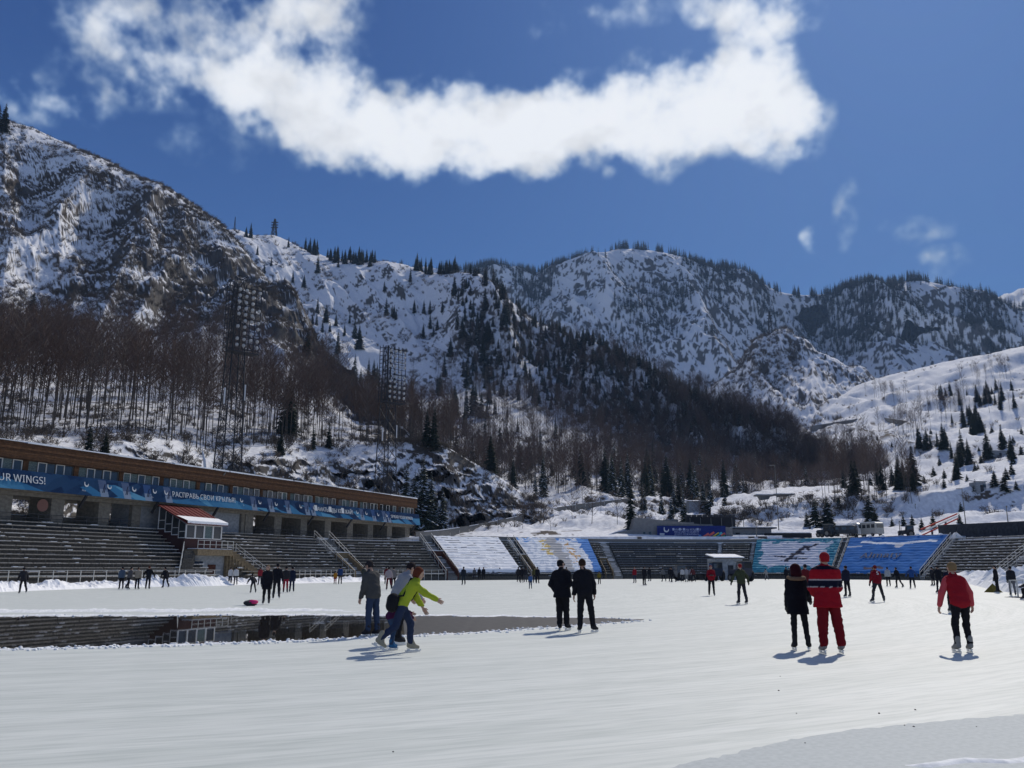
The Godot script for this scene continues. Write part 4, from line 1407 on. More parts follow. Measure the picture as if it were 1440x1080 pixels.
func make_tarps() -> void:
	M.tarp = StandardMaterial3D.new()
	M.tarp.vertex_color_use_as_albedo = true
	M.tarp.roughness = 0.85
	M.tarp.metallic_specular = 0.12
	M.tarp_dark = mat(0.02, 0.025, 0.04, 0.7)
	var n := noise(81, 1.0, 4)
	var white := Color(0.78, 0.80, 0.83)
	sheet(607.5, 699.5, 0.06, 1.0, "tarpaulin", "white snow covered tarpaulin over seats at the end of the wooden building", func(u, t):
		var line: float = fmod(t * 14.0, 1.0)
		return Color(0.10, 0.11, 0.14) if line < 0.16 and n.get_noise_2d(u * 3.0, floor(t * 14.0) * 3.1) > 0.12 else white, 0.16, 82)
	sheet(724, 827, 0.05, 1.0, "banner", "patchwork banner of white, grey, orange and blue with glaring snow", func(u, t):
		var a := n.get_noise_2d(u * 5.0, t * 5.0) * 0.10
		var x: float = u + a + (t - 0.5) * 0.06
		var c := Color(0.10, 0.24, 0.55) if x > 0.86 else Color(0.42, 0.42, 0.42) if x > 0.40 and x < 0.57 else Color(0.55, 0.60, 0.68)
		if x < 0.40 and x > 0.28 and t > 0.45 and t < 0.95: c = Color(0.62, 0.46, 0.16)
		if x > 0.60 and x < 0.74 and t > 0.2 and t < 0.85: c = Color(0.58, 0.36, 0.16)
		if x < 0.3 and t > 0.84: c = Color(0.16, 0.34, 0.66)
		if x > 0.57 and t > 0.88: c = Color(0.14, 0.30, 0.62)
		var sn := n.get_noise_2d(u * 9.0 + 4.0, t * 12.0)
		if not (x > 0.40 and x < 0.57) and sn > -0.06 and x < 0.86: c = white
		return c, 0.3, 83)
	sheet(1067.5, 1187.5, 0.03, 1.0, "banner", "teal bordered banner half hidden by snow with a dark skier drawing", func(u, t):
		var teal := Color(0.05, 0.22, 0.30)
		var e: float = minf(minf(u * 1.1, (1.0 - u) * 0.75), minf(t * 0.75, (1.0 - t) * 0.9)) + n.get_noise_2d(u * 6.0, t * 6.0) * 0.10
		var c := teal * (1.0 + 0.5 * n.get_noise_2d(u * 20.0, t * 20.0))
		if e > 0.10: c = Color(0.62, 0.63, 0.68)
		if u > 0.78 and absf(n.get_noise_2d(u * 5.0 + 3.0, t * 5.0)) < 0.05: c = Color(0.35, 0.55, 0.60)
		# the drawn figure: a leaning stroke with poles
		for g in [[0.42, 0.30, 0.62, 0.74, 0.030], [0.58, 0.66, 0.74, 0.80, 0.022], [0.48, 0.50, 0.60, 0.52, 0.028], [0.36, 0.30, 0.55, 0.40, 0.014], [0.60, 0.76, 0.66, 0.62, 0.02], [0.15, 0.47, 0.40, 0.42, 0.012], [0.5, 0.36, 0.68, 0.37, 0.012]]:
			var a := Vector2(g[0], g[1])
			var b := Vector2(g[2], g[3])
			var p := Vector2(u, t)
			var q := Geometry2D.get_closest_point_to_segment(p, a, b)
			if p.distance_to(q) + 0.02 * n.get_noise_2d(u * 22.0, t * 22.0) < g[4]: c = Color(0.05, 0.05, 0.07)
		return c, 0.22, 84)
	var blue := sheet(1200.5, 1341, 0.02, 1.02, "banner", "bright blue banner with a white snow streak and dark script", func(u, t):
		var c := Color(0.035, 0.15, 0.42) * (1.0 + 0.25 * n.get_noise_2d(u * 6.0, t * 14.0))
		var line: float = 0.80 + 0.03 * sin(u * 9.0) + 0.02 * n.get_noise_2d(u * 8.0, 1.0)
		if absf(t - line) < 0.028 and u > 0.14 and u < 0.93: c = white
		if absf(t - 0.71) < 0.014 and u < 0.17: c = white
		if Vector2((u - 0.57) * 1.9, t - 0.73).length() < 0.085 and t < 0.76: c = Color(0.55, 0.56, 0.60)
		if absf(t - 0.10 - 0.02 * sin(u * 30.0)) < 0.03 and u > 0.3 and u < 0.55: c = Color(0.10, 0.09, 0.12)
		if t > 0.99: c = Color(0.60, 0.62, 0.66)
		return c, 0.06, 85)
	# script lying on the blue banner
	var tm := TextMesh.new()
	tm.text = "Almaty"
	var f := SystemFont.new()
	f.font_names = PackedStringArray(["Droid Serif"])
	f.font_italic = true
	tm.font = f
	tm.font_size = 64
	tm.pixel_size = 0.030
	tm.depth = 0.04
	var mid := bowl(1262, 0.44, FOOT_Y + RISE * ROWS * 0.44 + 0.72)
	var along := (bowl(1300, 0.44, 0) - bowl(1225, 0.44, 0)).normalized()
	var upw := (bowl(1262, 0.8, RISE * ROWS * 0.8) - bowl(1262, 0.2, RISE * ROWS * 0.2)).normalized()
	put(tm, "lettering", mat(0.02, 0.03, 0.09, 0.7), blue, Transform3D(Basis(along, upw, along.cross(upw).normalized()), mid))
	var s := st()
	for k in 5:
		var px: float = [1232.0, 1250.0, 1300.0, 1331.0, 1352.0][k]
		s = st()
		var a := bowl(px, 1.0, 6.15)
		var side := along * (1.0 + 0.3 * (k % 2))
		s.set_smooth_group(-1)
		var top := a + Vector3(0, 0.9, 0)
		var bk := Vector3(0, 0, -0.8)
		quad(s, a - side, top, top + bk, a - side + bk)
		quad(s, top, a + side, a + side + bk, top + bk)
		tri(s, a - side, a + side, top)
		var h := put(done(s), "snow_heap", M.snow)
		tag(h, "small peaked snow heap on the rim, %s of the five" % ["leftmost", "second", "middle", "fourth", "rightmost"][k], "snow heap", "snow heaps on the rim", "")

# ------------------------------------------------------------------ buildings, masts, machines
func words(parent: Node, called: String, text: String, m: Material, size: float, xf: Transform3D, serif := false) -> void:
	var tm := TextMesh.new()
	tm.text = text
	var f := SystemFont.new()
	f.font_names = PackedStringArray(["Droid Serif" if serif else "Droid Sans"])
	tm.font = f
	tm.font_size = 48
	tm.pixel_size = size / 34.0
	tm.depth = 0.03
	put(tm, called, m, parent, xf)

func part_box(parent: Node, called: String, c: Vector3, size: Vector3, m: Material, b := Basis.IDENTITY) -> MeshInstance3D:
	var s := st()
	box(s, c, size, b)
	return put(done(s), called, m, parent)

# the printed cloth of the long banner: facets of blue, pale panels, dark strokes of athletes
func banner_print(w: int, h: int) -> ImageTexture:
	var im := Image.create(w, h, false, Image.FORMAT_RGB8)
	var n := noise(91, 1.0, 2)
	n.noise_type = FastNoiseLite.TYPE_CELLULAR
	n.cellular_return_type = FastNoiseLite.RETURN_CELL_VALUE
	n.fractal_type = FastNoiseLite.FRACTAL_NONE
	for x in w:
		var u := float(x) / w
		for y in h:
			var v := float(y) / h
			var cell := n.get_noise_2d(u * 70.0 + v * 1.5, v * 1.6)
			var c := Color(0.09, 0.165, 0.285).lerp(Color(0.15, 0.26, 0.38), clampf(cell * 0.5 + 0.5, 0, 1))
			var low := n.get_noise_2d(u * 46.0 + 31.0 - v * 2.0, v * 1.2)
			if v > 0.52 + 0.25 * sin(u * 37.0) and low > -0.25: c = Color(0.20, 0.40, 0.55).lerp(Color(0.33, 0.54, 0.66), clampf(low, 0, 1))
			im.set_pixel(x, y, c)
	# pale picture panels between the slogans
	rng.seed = 911
	for q in [0.275, 0.308, 0.34, 0.372, 0.53, 0.566, 0.605, 0.65, 0.665, 0.80, 0.835, 0.87, 0.885]:
		var x0 := int(q * w)
		var ww := int(0.011 * w)
		var tone := Color(0.30, 0.36, 0.47) if rng.randf() < 0.5 else Color(0.20, 0.30, 0.46)
		for x in ww:
			for y in h:
				var v := float(y) / h
				if v > 0.55: im.set_pixel(mini(x0 + x + int(y * 0.15), w - 1), y, Color(0.46, 0.52, 0.60))
				elif v > 0.05: im.set_pixel(mini(x0 + x + int(y * 0.15), w - 1), y, tone)
		for k in h / 2:
			for e in 2:
				im.set_pixel(mini(x0 + ww / 2 + int(k * 0.35) + e, w - 1), h * 3 / 4 - k, Color(0.05, 0.07, 0.14))
				im.set_pixel(mini(x0 + ww / 2 + int(k * 0.15) + e + 4, w - 1), h * 3 / 4 - k / 2, Color(0.05, 0.07, 0.14))
	return ImageTexture.create_from_image(im)

# the curved white mark that stands on the banners
func emblem(parent: Node, xf: Transform3D, r: float) -> void:
	var s := st()
	s.set_smooth_group(-1)
	var prev := []
	for k in 15:
		var f := k / 14.0
		var a := lerpf(PI * 0.86, TAU + 0.15, f)
		var mid := Vector3(cos(a) * r, sin(a) * r * 1.05, 0)
		if f < 0.12: mid.y += r * 0.5
		var wd := r * lerpf(0.16, 0.34, sin(PI * minf(f * 1.1, 1.0)))
		var nrm := Vector3(cos(a), sin(a), 0) * wd
		var now := [mid - nrm, mid + nrm]
		if k > 0:
			quad(s, prev[0] + Vector3(0, 0, 0.02), prev[1] + Vector3(0, 0, 0.02), now[1] + Vector3(0, 0, 0.02), now[0] + Vector3(0, 0, 0.02))
			quad(s, now[0], now[1], prev[1], prev[0])
		prev = now
	put(done(s), "emblem", M.white_print, parent, xf)

func make_press_building() -> void:
	M.wood = grained(Color(0.23, 0.155, 0.10), Color(0.36, 0.25, 0.165), 0.35, 92, 0.85)
	M.plank = []
	for k in 3: M.plank.append(grained(Color(0.25 + 0.03 * k, 0.17 + 0.022 * k, 0.11 + 0.015 * k), Color(0.37 + 0.03 * k, 0.262 + 0.022 * k, 0.175 + 0.015 * k), 0.5, 93 + k, 0.85))
	M.frame_white = mat(0.62, 0.62, 0.60, 0.5)
	M.glass_dark = mat(0.03, 0.034, 0.036, 0.08, 0.6)
	M.curtain = grained(Color(0.28, 0.33, 0.33), Color(0.48, 0.54, 0.53), 1.2, 96, 0.5)
	M.plaster = grained(Color(0.42, 0.40, 0.36), Color(0.54, 0.515, 0.47), 0.4, 97)
	M.plaster_grey = grained(Color(0.50, 0.515, 0.53), Color(0.60, 0.615, 0.63), 0.4, 98)
	M.white_print = mat(0.50, 0.54, 0.57, 0.7)
	M.black_iron = mat(0.035, 0.035, 0.038, 0.6)
	var a := plan(-42 - 8.17, 70 + 3.78)
	var b := plan(-42 - 8.17 + 0.4195 * 79.1, 70 + 3.78 + 0.9078 * 79.1)
	var X := (b - a).normalized()
	var Z := X.cross(Vector3.UP).normalized()      # towards the rink
	var o := base("press_building")
	o.transform = Transform3D(Basis(X, Vector3.UP, Z), a)
	tag(o, "long brown timber clad building with blue banner above the near grandstand", "building")
	var L := (b - a).length()
	var x0 := -10.0
	var cx := (x0 + L) * 0.5
	var W := L - x0
	# fascia boards
	for k in 7:
		var y := 12.16 + 0.228 * k
		part_box(o, "plank", Vector3(cx, y + 0.11, 0.62 - 0.02 * (k % 2)), Vector3(W, 0.218, 0.12), M.plank[(k * 2) % 3])
	part_box(o, "roof", Vector3(cx, 13.70, -4.4), Vector3(W, 0.22, 10.0), M.wood, Basis(Vector3.RIGHT, 0.02))
	var sn := st()
	rng.seed = 97
	var x := x0
	while x < L:
		var run := rnd(1.5, 5.0)
		box(sn, Vector3(minf(x + run * 0.5, L - run * 0.5), 13.82, 0.33), Vector3(run, rnd(0.08, 0.2), 0.75))
		x += run * rnd(0.9, 1.15)
	var sno := put(done(sn), "roof_snow", M.snow, o)
	tag(sno, "", "", "", "stuff")
	part_box(o, "soffit", Vector3(cx, 12.12, 0.15), Vector3(W, 0.06, 0.9), M.wood)
	# window storey
	part_box(o, "back_wall", Vector3(cx, 11.4, -9.0), Vector3(W, 4.4, 0.25), M.plaster)
	part_box(o, "end_wall", Vector3(L - 0.15, 11.3, -4.4), Vector3(0.3, 4.2, 9.2), M.wood)
	part_box(o, "floor_slab", Vector3(cx, 9.2, -4.3), Vector3(W, 0.35, 9.2), M.plaster)
	part_box(o, "inner_wall", Vector3(cx, 11.0, -2.6), Vector3(W - 1.0, 3.2, 0.2), mat(0.10, 0.10, 0.095))
	part_box(o, "sill_wall", Vector3(cx, 10.1, 0.0), Vector3(W, 1.5, 0.24), M.wood)
	var bays := 16
	var bw := 5.76
	for k in bays:
		var bx := L - bw * (k + 1)
		part_box(o, "bay_post", Vector3(bx, 11.48, 0.05), Vector3(0.55, 1.3, 0.3), M.plank[k % 3])
		var far := bx > 34.0
		var cnt := 5
		var ww := (bw - 0.62) / cnt
		for q in cnt:
			var wx := bx + 0.31 + ww * (q + 0.5)
			var white := (q == 1 or q == 3 or (far and q == 4)) if k % 3 != 1 else (q == 0 or q == 2 or q == 4)
			var s := st()
			var fw := 0.09 if white else 0.035
			for e in [-1, 1]:
				box(s, Vector3(e * (ww * 0.5 - fw * 0.5 - 0.01), 0, 0), Vector3(fw, 1.24, 0.1))
				box(s, Vector3(0, e * (0.62 - fw * 0.5), 0), Vector3(ww - 0.02, fw, 0.098))
			var win := put(done(s), "window", M.frame_white if white else M.pipe_dull, o, Transform3D(Basis.IDENTITY, Vector3(wx, 11.49, 0.06 if white else 0.03)))
			part_box(win, "pane", Vector3(0, 0, -0.03), Vector3(ww - 0.04, 1.2, 0.02), M.curtain if rng.randf() < 0.38 else M.glass_dark)
	# the banner, leaning out
	var bt := Vector3(0, 11.02, 0.85)
	var bb := Vector3(0, 9.12, 1.25)
	var s := st()
	s.set_smooth_group(-1)
	var N := 40
	for k in N:
		for face in 2:
			var u0 := float(k) / N
			var u1 := float(k + 1) / N
			var xa := lerpf(x0, L + 0.3, u0)
			var xb := lerpf(x0, L + 0.3, u1)
			var off := Vector3(0, 0, 0.02 if face == 0 else -0.02)
			var wv0 := 0.05 * sin(k * 1.7)
			var wv1 := 0.05 * sin((k + 1) * 1.7)
			var P := [Vector3(xa, bt.y, bt.z) + off, Vector3(xb, bt.y, bt.z) + off, Vector3(xb, bb.y, bb.z + wv1) + off, Vector3(xa, bb.y, bb.z + wv0) + off]
			var T := [Vector2(u0, 0), Vector2(u1, 0), Vector2(u1, 1), Vector2(u0, 1)]
			for i in ([0, 1, 2, 0, 2, 3] if face == 0 else [0, 2, 1, 0, 3, 2]):
				s.set_uv(T[i])
				s.add_vertex(P[i])
	M.banner = StandardMaterial3D.new()
	M.banner.albedo_texture = banner_print(2048, 48)
	M.banner.roughness = 0.9
	M.banner.metallic_specular = 0.1
	var ban := put(done(s), "banner", M.banner, o)
	var dn := (bb - bt).normalized()
	var fb := Basis(Vector3.RIGHT, -dn, Vector3.RIGHT.cross(-dn).normalized())
	var mid := (bt + bb) * 0.5
	for q in [[8.4, "SPREAD YOUR WINGS!", 0.72], [31.0, "РАСПРАВЬ СВОИ КРЫЛЬЯ!", 0.62], [57.5, "ҚАНАТЫҢДЫ КЕҢ ЖАЙ!", 0.62], [76.8, "SPREAD YOUR WINGS!", 0.5]]:
		words(ban, "lettering", q[1], M.white_print, q[2], Transform3D(fb, Vector3(q[0] - (4.2 if q[0] < 10 else 0.0), mid.y + 0.1, mid.z) + fb.z * 0.06))
	for q in [14.0, 16.9, 20.2, 23.1, 24.8, 37.4, 40.9, 44.2, 49.5, 52.6, 63.5, 66.0, 69.4, 72.0]:
		emblem(ban, Transform3D(fb, Vector3(q, mid.y + 0.22, mid.z) + fb.z * 0.06), 0.22)
		words(ban, "small_print", "ALMATY", M.white_print, 0.20, Transform3D(fb, Vector3(q, mid.y - 0.45, mid.z) + fb.z * 0.075))
	# brackets under the banner
	for k in 8:
		var bx := 14.2 + k * 9.6
		var t := st()
		bar(t, Vector3(bx, 9.2, 1.1), Vector3(bx + 0.1, 7.9, 0.05), 0.22)
		put(done(t), "bracket", M.black_iron, o)
	# open gallery below: piers, core walls, parapet
	for k in bays + 1:
		var bx := L - bw * k - 1.2
		if bx > 21.0 and bx < 40.5: continue
		part_box(o, "pier", Vector3(bx, 6.6, -2.2), Vector3(1.5, 5.1, 3.4), M.plaster)
	part_box(o, "core_wall", Vector3(31.2, 7.0, -2.6), Vector3(18.4, 4.2, 3.2), M.plaster_grey)
	part_box(o, "core_pier", Vector3(22.4, 7.0, -0.9), Vector3(1.2, 4.2, 0.5), M.plaster)
	part_box(o, "core_pier", Vector3(40.2, 7.0, -0.9), Vector3(1.2, 4.2, 0.5), M.plaster)
	part_box(o, "parapet", Vector3(cx, 6.2, -4.6), Vector3(W, 1.7, 0.2), M.plaster)
	part_box(o, "parapet_snow", Vector3(cx, 7.09, -4.6), Vector3(W, 0.09, 0.34), M.snow)
	part_box(o, "gallery_floor", Vector3(cx, 5.85, -2.2), Vector3(W, 0.3, 5.0), M.concrete_dark)
	part_box(o, "header", Vector3(cx, 8.92, -0.4), Vector3(W, 0.5, 0.3), M.plaster)
	for seg in [[x0, 21.4], [41.0, L]]:
		var t := st()
		for y in [6.55, 6.95]: bar(t, Vector3(seg[0], y, 0.2), Vector3(seg[1], y, 0.2), 0.05)
		var g: float = seg[0]
		while g < seg[1]:
			bar(t, Vector3(g, 5.9, 0.2), Vector3(g, 6.97, 0.2), 0.045)
			g += 1.4
		put(done(t), "railing", M.black_iron, o)
	# round red sign on a pier
	var disc := CylinderMesh.new()
	disc.top_radius = 0.62
	disc.bottom_radius = 0.62
	disc.height = 0.05
	put(disc, "round_sign", grained(Color(0.50, 0.30, 0.27), Color(0.55, 0.47, 0.42), 3.0, 99), o, Transform3D(Basis(Vector3.RIGHT, PI / 2), Vector3(10.4, 7.9, -0.45)))
	# small frames on the roof
	for k in 11:
		var bx := 8.0 + k * 6.9
		var t := st()
		bar(t, Vector3(bx, 13.8, -0.4), Vector3(bx + 1.2, 14.5, -1.6), 0.06)
		bar(t, Vector3(bx + 1.2, 14.5, -1.6), Vector3(bx + 2.6, 13.8, -0.5), 0.06)
		put(done(t), "roof_frame", M.pipe_dull, o)
	var dp := st()
	bar(dp, Vector3(34.6, 13.6, 0.72), Vector3(33.6, 12.2, 0.30), 0.14)
	put(done(dp), "drain_pipe", M.pipe_dull, o)

	# --- the glazed booth with the red roof, its balcony and stairs
	var bo := base("commentary_booth")
	bo.transform = Transform3D(Basis(X, Vector3.UP, Z), plan(-42, 70))
	tag(bo, "glazed booth with sloping red roof and snowy eave in the grandstand", "booth")
	var xl := 24.4
	var xr := 30.0
	var zf := -4.1
	var zb := -8.3
	M.red_roof = grained(Color(0.33, 0.09, 0.085), Color(0.45, 0.14, 0.13), 0.8, 191, 0.5)
	var rl := st()
	rl.set_smooth_group(-1)
	var r0 := Vector3(xl - 0.4, 6.55, zf + 0.6)
	var r1 := Vector3(xr + 0.4, 6.55, zf + 0.6)
	var r2 := Vector3(xr + 0.4, 8.75, zb)
	var r3 := Vector3(xl - 0.4, 8.75, zb)
	var up := Vector3(0, 0.12, 0)
	quad(rl, r0 + up, r3 + up, r2 + up, r1 + up)
	quad(rl, r0, r1, r2, r3)
	quad(rl, r0, r0 + up, r1 + up, r1)
	quad(rl, r3, r3 + up, r0 + up, r0)
	quad(rl, r1, r1 + up, r2 + up, r2)
	var roof := put(done(rl), "roof", M.red_roof, bo)
	for k in 8:
		var f := (k + 0.5) / 8.0
		var t := st()
		bar(t, r0.lerp(r1, f) + up + Vector3(0, 0.03, 0), r3.lerp(r2, f) + up + Vector3(0, 0.03, 0), 0.06)
		put(done(t), "seam", M.red_roof, roof)
	var es := st()
	es.set_smooth_group(-1)
	var e3 := r0.lerp(r3, 0.36)
	var e2 := r1.lerp(r2, 0.33)
	var thick := Vector3(0, 0.26, 0)
	quad(es, r0 + up + thick, e3 + up * 1.6, e2 + up * 1.6, r1 + up + thick)
	quad(es, r0 + up * 0.5, r0 + up + thick, r1 + up + thick, r1 + up * 0.5)
	put(done(es), "eave_snow", M.snow, roof)
	part_box(bo, "base_wall", Vector3((xl + xr) / 2, 4.4, (zf + zb) / 2), Vector3(xr - xl, 1.2, zf - zb), mat(0.05, 0.022, 0.02, 0.7))
	for k in 4:
		var ww := (xr - xl) / 4
		var s2 := st()
		for e in [-1, 1]:
			box(s2, Vector3(e * (ww * 0.5 - 0.05), 0, 0), Vector3(0.1, 1.55, 0.12))
			box(s2, Vector3(0, e * 0.74, 0), Vector3(ww, 0.09, 0.118))
		var win := put(done(s2), "window", M.frame_white, bo, Transform3D(Basis.IDENTITY, Vector3(xl + ww * (k + 0.5), 5.76, zf)))
		part_box(win, "pane", Vector3(0, 0, -0.03), Vector3(ww - 0.1, 1.46, 0.02), M.curtain if k == 2 else M.glass_dark)
	for side in [xl, xr]:
		for k in 4:
			var z0 := lerpf(zf, zb, k / 4.0)
			var z1 := lerpf(zf, zb, (k + 1) / 4.0)
			var h0 := lerpf(6.5, 8.6, k / 4.0)
			var h1 := lerpf(6.5, 8.6, (k + 1) / 4.0)
			var lowy := 5.0 + 0.35 * k
			var t := st()
			bar(t, Vector3(side, lowy, z0), Vector3(side, h0, z0), 0.10)
			bar(t, Vector3(side, lowy, z1), Vector3(side, h1, z1), 0.10)
			bar(t, Vector3(side, lowy + 0.04, z0), Vector3(side, lowy + 0.04, z1), 0.09)
			bar(t, Vector3(side, (lowy + h0) / 2, z0), Vector3(side, (lowy + h0) / 2, z1), 0.06)
			var fr := put(done(t), "side_window", M.frame_white, bo)
			t = st()
			t.set_smooth_group(-1)
			quad(t, Vector3(side, lowy, z0), Vector3(side, lowy, z1), Vector3(side, h1, z1), Vector3(side, h0, z0))
			put(done(t), "pane", M.glass_dark, fr)
			part_box(bo, "lower_panel", Vector3(side, lowy - 0.8, (z0 + z1) / 2), Vector3(0.15, 1.6, z0 - z1), mat(0.045, 0.02, 0.018, 0.7))
	part_box(bo, "balcony", Vector3((xl + xr) / 2, 3.45, zf + 1.0), Vector3(xr - xl, 0.7, 2.0), M.tan)
	part_box(bo, "balcony_snow", Vector3((xl + xr) / 2, 3.84, zf + 1.1), Vector3(xr - xl - 0.3, 0.08, 1.6), M.snow)
	var br := st()
	for y in [4.3, 4.75]: bar(br, Vector3(xl, y, zf + 1.95), Vector3(xr, y, zf + 1.95), 0.05)
	for k in 7: bar(br, Vector3(lerpf(xl, xr, k / 6.0), 3.8, zf + 1.95), Vector3(lerpf(xl, xr, k / 6.0), 4.77, zf + 1.95), 0.05)
	put(done(br), "balcony_rail", M.pipe, bo)
	part_box(bo, "lower_room", Vector3((xl + xr) / 2 + 0.2, 1.5, zf + 0.3), Vector3(xr - xl - 0.4, 3.2, 1.2), M.plaster_grey)
	part_box(bo, "door", Vector3(xl + 1.2, 1.3, zf + 0.95), Vector3(1.5, 2.3, 0.1), M.glass_dark)
	part_box(bo, "door", Vector3(xl + 3.4, 1.1, zf + 0.95), Vector3(1.2, 2.0, 0.1), M.rust)
	for q in [[xl - 0.5, -1.0], [xr + 0.5, 1.0]]:
		var n := 12
		for k in n:
			var f := k / float(n)
			part_box(bo, "stair_step", Vector3(q[0] + q[1] * f * 3.2, lerpf(3.6, 0.4, f) * 0.5, zf + 1.2 + 2.7 * f), Vector3(1.6, lerpf(3.6, 0.4, f), 0.36), M.tan if q[1] > 0 else M.concrete_dark)
		var t := st()
		for h in [0.5, 0.95]: bar(t, Vector3(q[0] + q[1] * 0.8, 3.6 + h, zf + 1.2), Vector3(q[0] + q[1] * 4.0, 0.4 + h, zf + 4.0), 0.05)
		for k in 5:
			var f := k / 4.0
			var p := Vector3(q[0] + q[1] * 0.8, 3.6, zf + 1.2).lerp(Vector3(q[0] + q[1] * 4.0, 0.4, zf + 4.0), f)
			bar(t, p, p + Vector3(0, 0.97, 0), 0.05)
		put(done(t), "stair_rail", M.pipe, bo)

	# slim white mast behind the roof
	var ms := st()
	var m0 := at(289, 663, 128)
	tube(ms, [m0, m0 + Vector3(-0.25, 1.6, 0), m0 + Vector3(-0.7, 3.2, 0)], [0.22, 0.24, 0.10], 8)
	tag(put(done(ms), "leaning_mast", mat(0.78, 0.78, 0.78, 0.5)), "short leaning white mast behind the timber roof", "mast")

# a lattice mast with a bank of round lamps
func floodlight(px: float, py_top: float, d: float, label: String, panel_w: float, panel_h: float) -> void:
	var top := at(px, py_top, d)
	var o := base("floodlight_tower", Vector3(top.x, 0, top.z), 0.75)
	tag(o, label, "floodlight", "floodlight towers behind the near grandstand")
	var H := top.y
	var half := func(y: float) -> float: return lerpf(2.1, 0.75, clampf(y / H, 0, 1))
	for e in [[-1, -1], [1, -1], [1, 1], [-1, 1]]:
		var s := st()
		bar(s, Vector3(e[0] * half.call(0.0), -0.5, e[1] * half.call(0.0)), Vector3(e[0] * half.call(H), H, e[1] * half.call(H)), 0.17)
		put(done(s), "leg", M.black_iron, o)
	var br := st()
	var y := 0.0
	while y < H - 1.0:
		var y2 := y + 2.6
		var a: float = half.call(y)
		var b: float = half.call(y2)
		for e in [[-1, -1, 1, -1], [1, -1, 1, 1], [1, 1, -1, 1], [-1, 1, -1, -1]]:
			bar(br, Vector3(e[0] * a, y, e[1] * a), Vector3(e[2] * b, y2, e[3] * b), 0.065)
			bar(br, Vector3(e[2] * a, y, e[3] * a), Vector3(e[0] * b, y2, e[1] * b), 0.065)
			bar(br, Vector3(e[0] * b, y2, e[1] * b), Vector3(e[2] * b, y2, e[3] * b), 0.065)
		y = y2
	put(done(br), "bracing", M.black_iron, o)
	var fr := st()
	var py := H - panel_h - 0.5
	for k in 11:
		bar(fr, Vector3(-1.2, py + panel_h * k / 10.0, 1.1), Vector3(panel_w, py + panel_h * k / 10.0, 1.1), 0.09)
	for k in 6:
		bar(fr, Vector3(lerpf(-1.2, panel_w, k / 5.0), py - 0.6, 1.1), Vector3(lerpf(-1.2, panel_w, k / 5.0), H, 1.1), 0.10)
	for k in 5:
		bar(fr, Vector3(-1.2, py + panel_h * k / 4.0, 1.1), Vector3(-0.8, py + panel_h * k / 4.0, -0.8), 0.12)
		bar(fr, Vector3(panel_w, py + panel_h * k / 4.0, 1.1), Vector3(0.7, py + panel_h * k / 4.0, 0.6), 0.12)
	put(done(fr), "lamp_frame", M.black_iron, o)
	var cg := st()
	for k in 14:
		var cy := py + panel_h * k / 13.0
		bar(cg, Vector3(-2.0, cy, 0.6), Vector3(-0.6, cy, 0.6), 0.09)
		bar(cg, Vector3(-2.0, cy, 0.6), Vector3(-2.0, cy, -0.5), 0.09)
	for q in [[-2.0, 0.6], [-0.6, 0.6], [-2.0, -0.5], [-1.3, 0.6]]:
		bar(cg, Vector3(q[0], py - 0.6, q[1]), Vector3(q[0], H, q[1]), 0.11)
	put(done(cg), "ladder_cage", M.black_iron, o)
	part_box(o, "platform", Vector3(0.6, py - 0.6, 0.8), Vector3(panel_w + 1.6, 0.14, 1.8), M.black_iron)
	var lamp := lamp_mesh()
	rng.seed = int(px)
	for r in 10:
		for c in 4:
			if rng.randf() < 0.14: continue
			put(lamp, "lamp", M.lamp_glass, o, Transform3D(Basis(Vector3.RIGHT, rnd(0.15, 0.45)), Vector3(lerpf(-0.5, panel_w - 0.4, c / 3.0), py + panel_h * (r + 0.5) / 10.0, 1.32)))
	for q in [[-1.9, H * 0.60], [1.5, H * 0.62]]:
		part_box(o, "antenna", Vector3(q[0], q[1], 1.2), Vector3(0.22, 2.6, 0.18), mat(0.6, 0.6, 0.6, 0.5))

func lamp_mesh() -> ArrayMesh:
	var s := st()
	s.set_smooth_group(1)
	var n := 10
	var rings := [[0.0, 0.10], [0.28, 0.05], [0.31, 0.0], [0.16, -0.34], [0.0, -0.36]]
	for j in rings.size() - 1:
		for k in n:
			var a := TAU * k / n
			var b := TAU * (k + 1) / n
			var A = rings[j]
			var B = rings[j + 1]
			quad(s, Vector3(cos(a) * A[0], sin(a) * A[0], A[1]), Vector3(cos(b) * A[0], sin(b) * A[0], A[1]), Vector3(cos(b) * B[0], sin(b) * B[0], B[1]), Vector3(cos(a) * B[0], sin(a) * B[0], B[1]))
	return done(s)

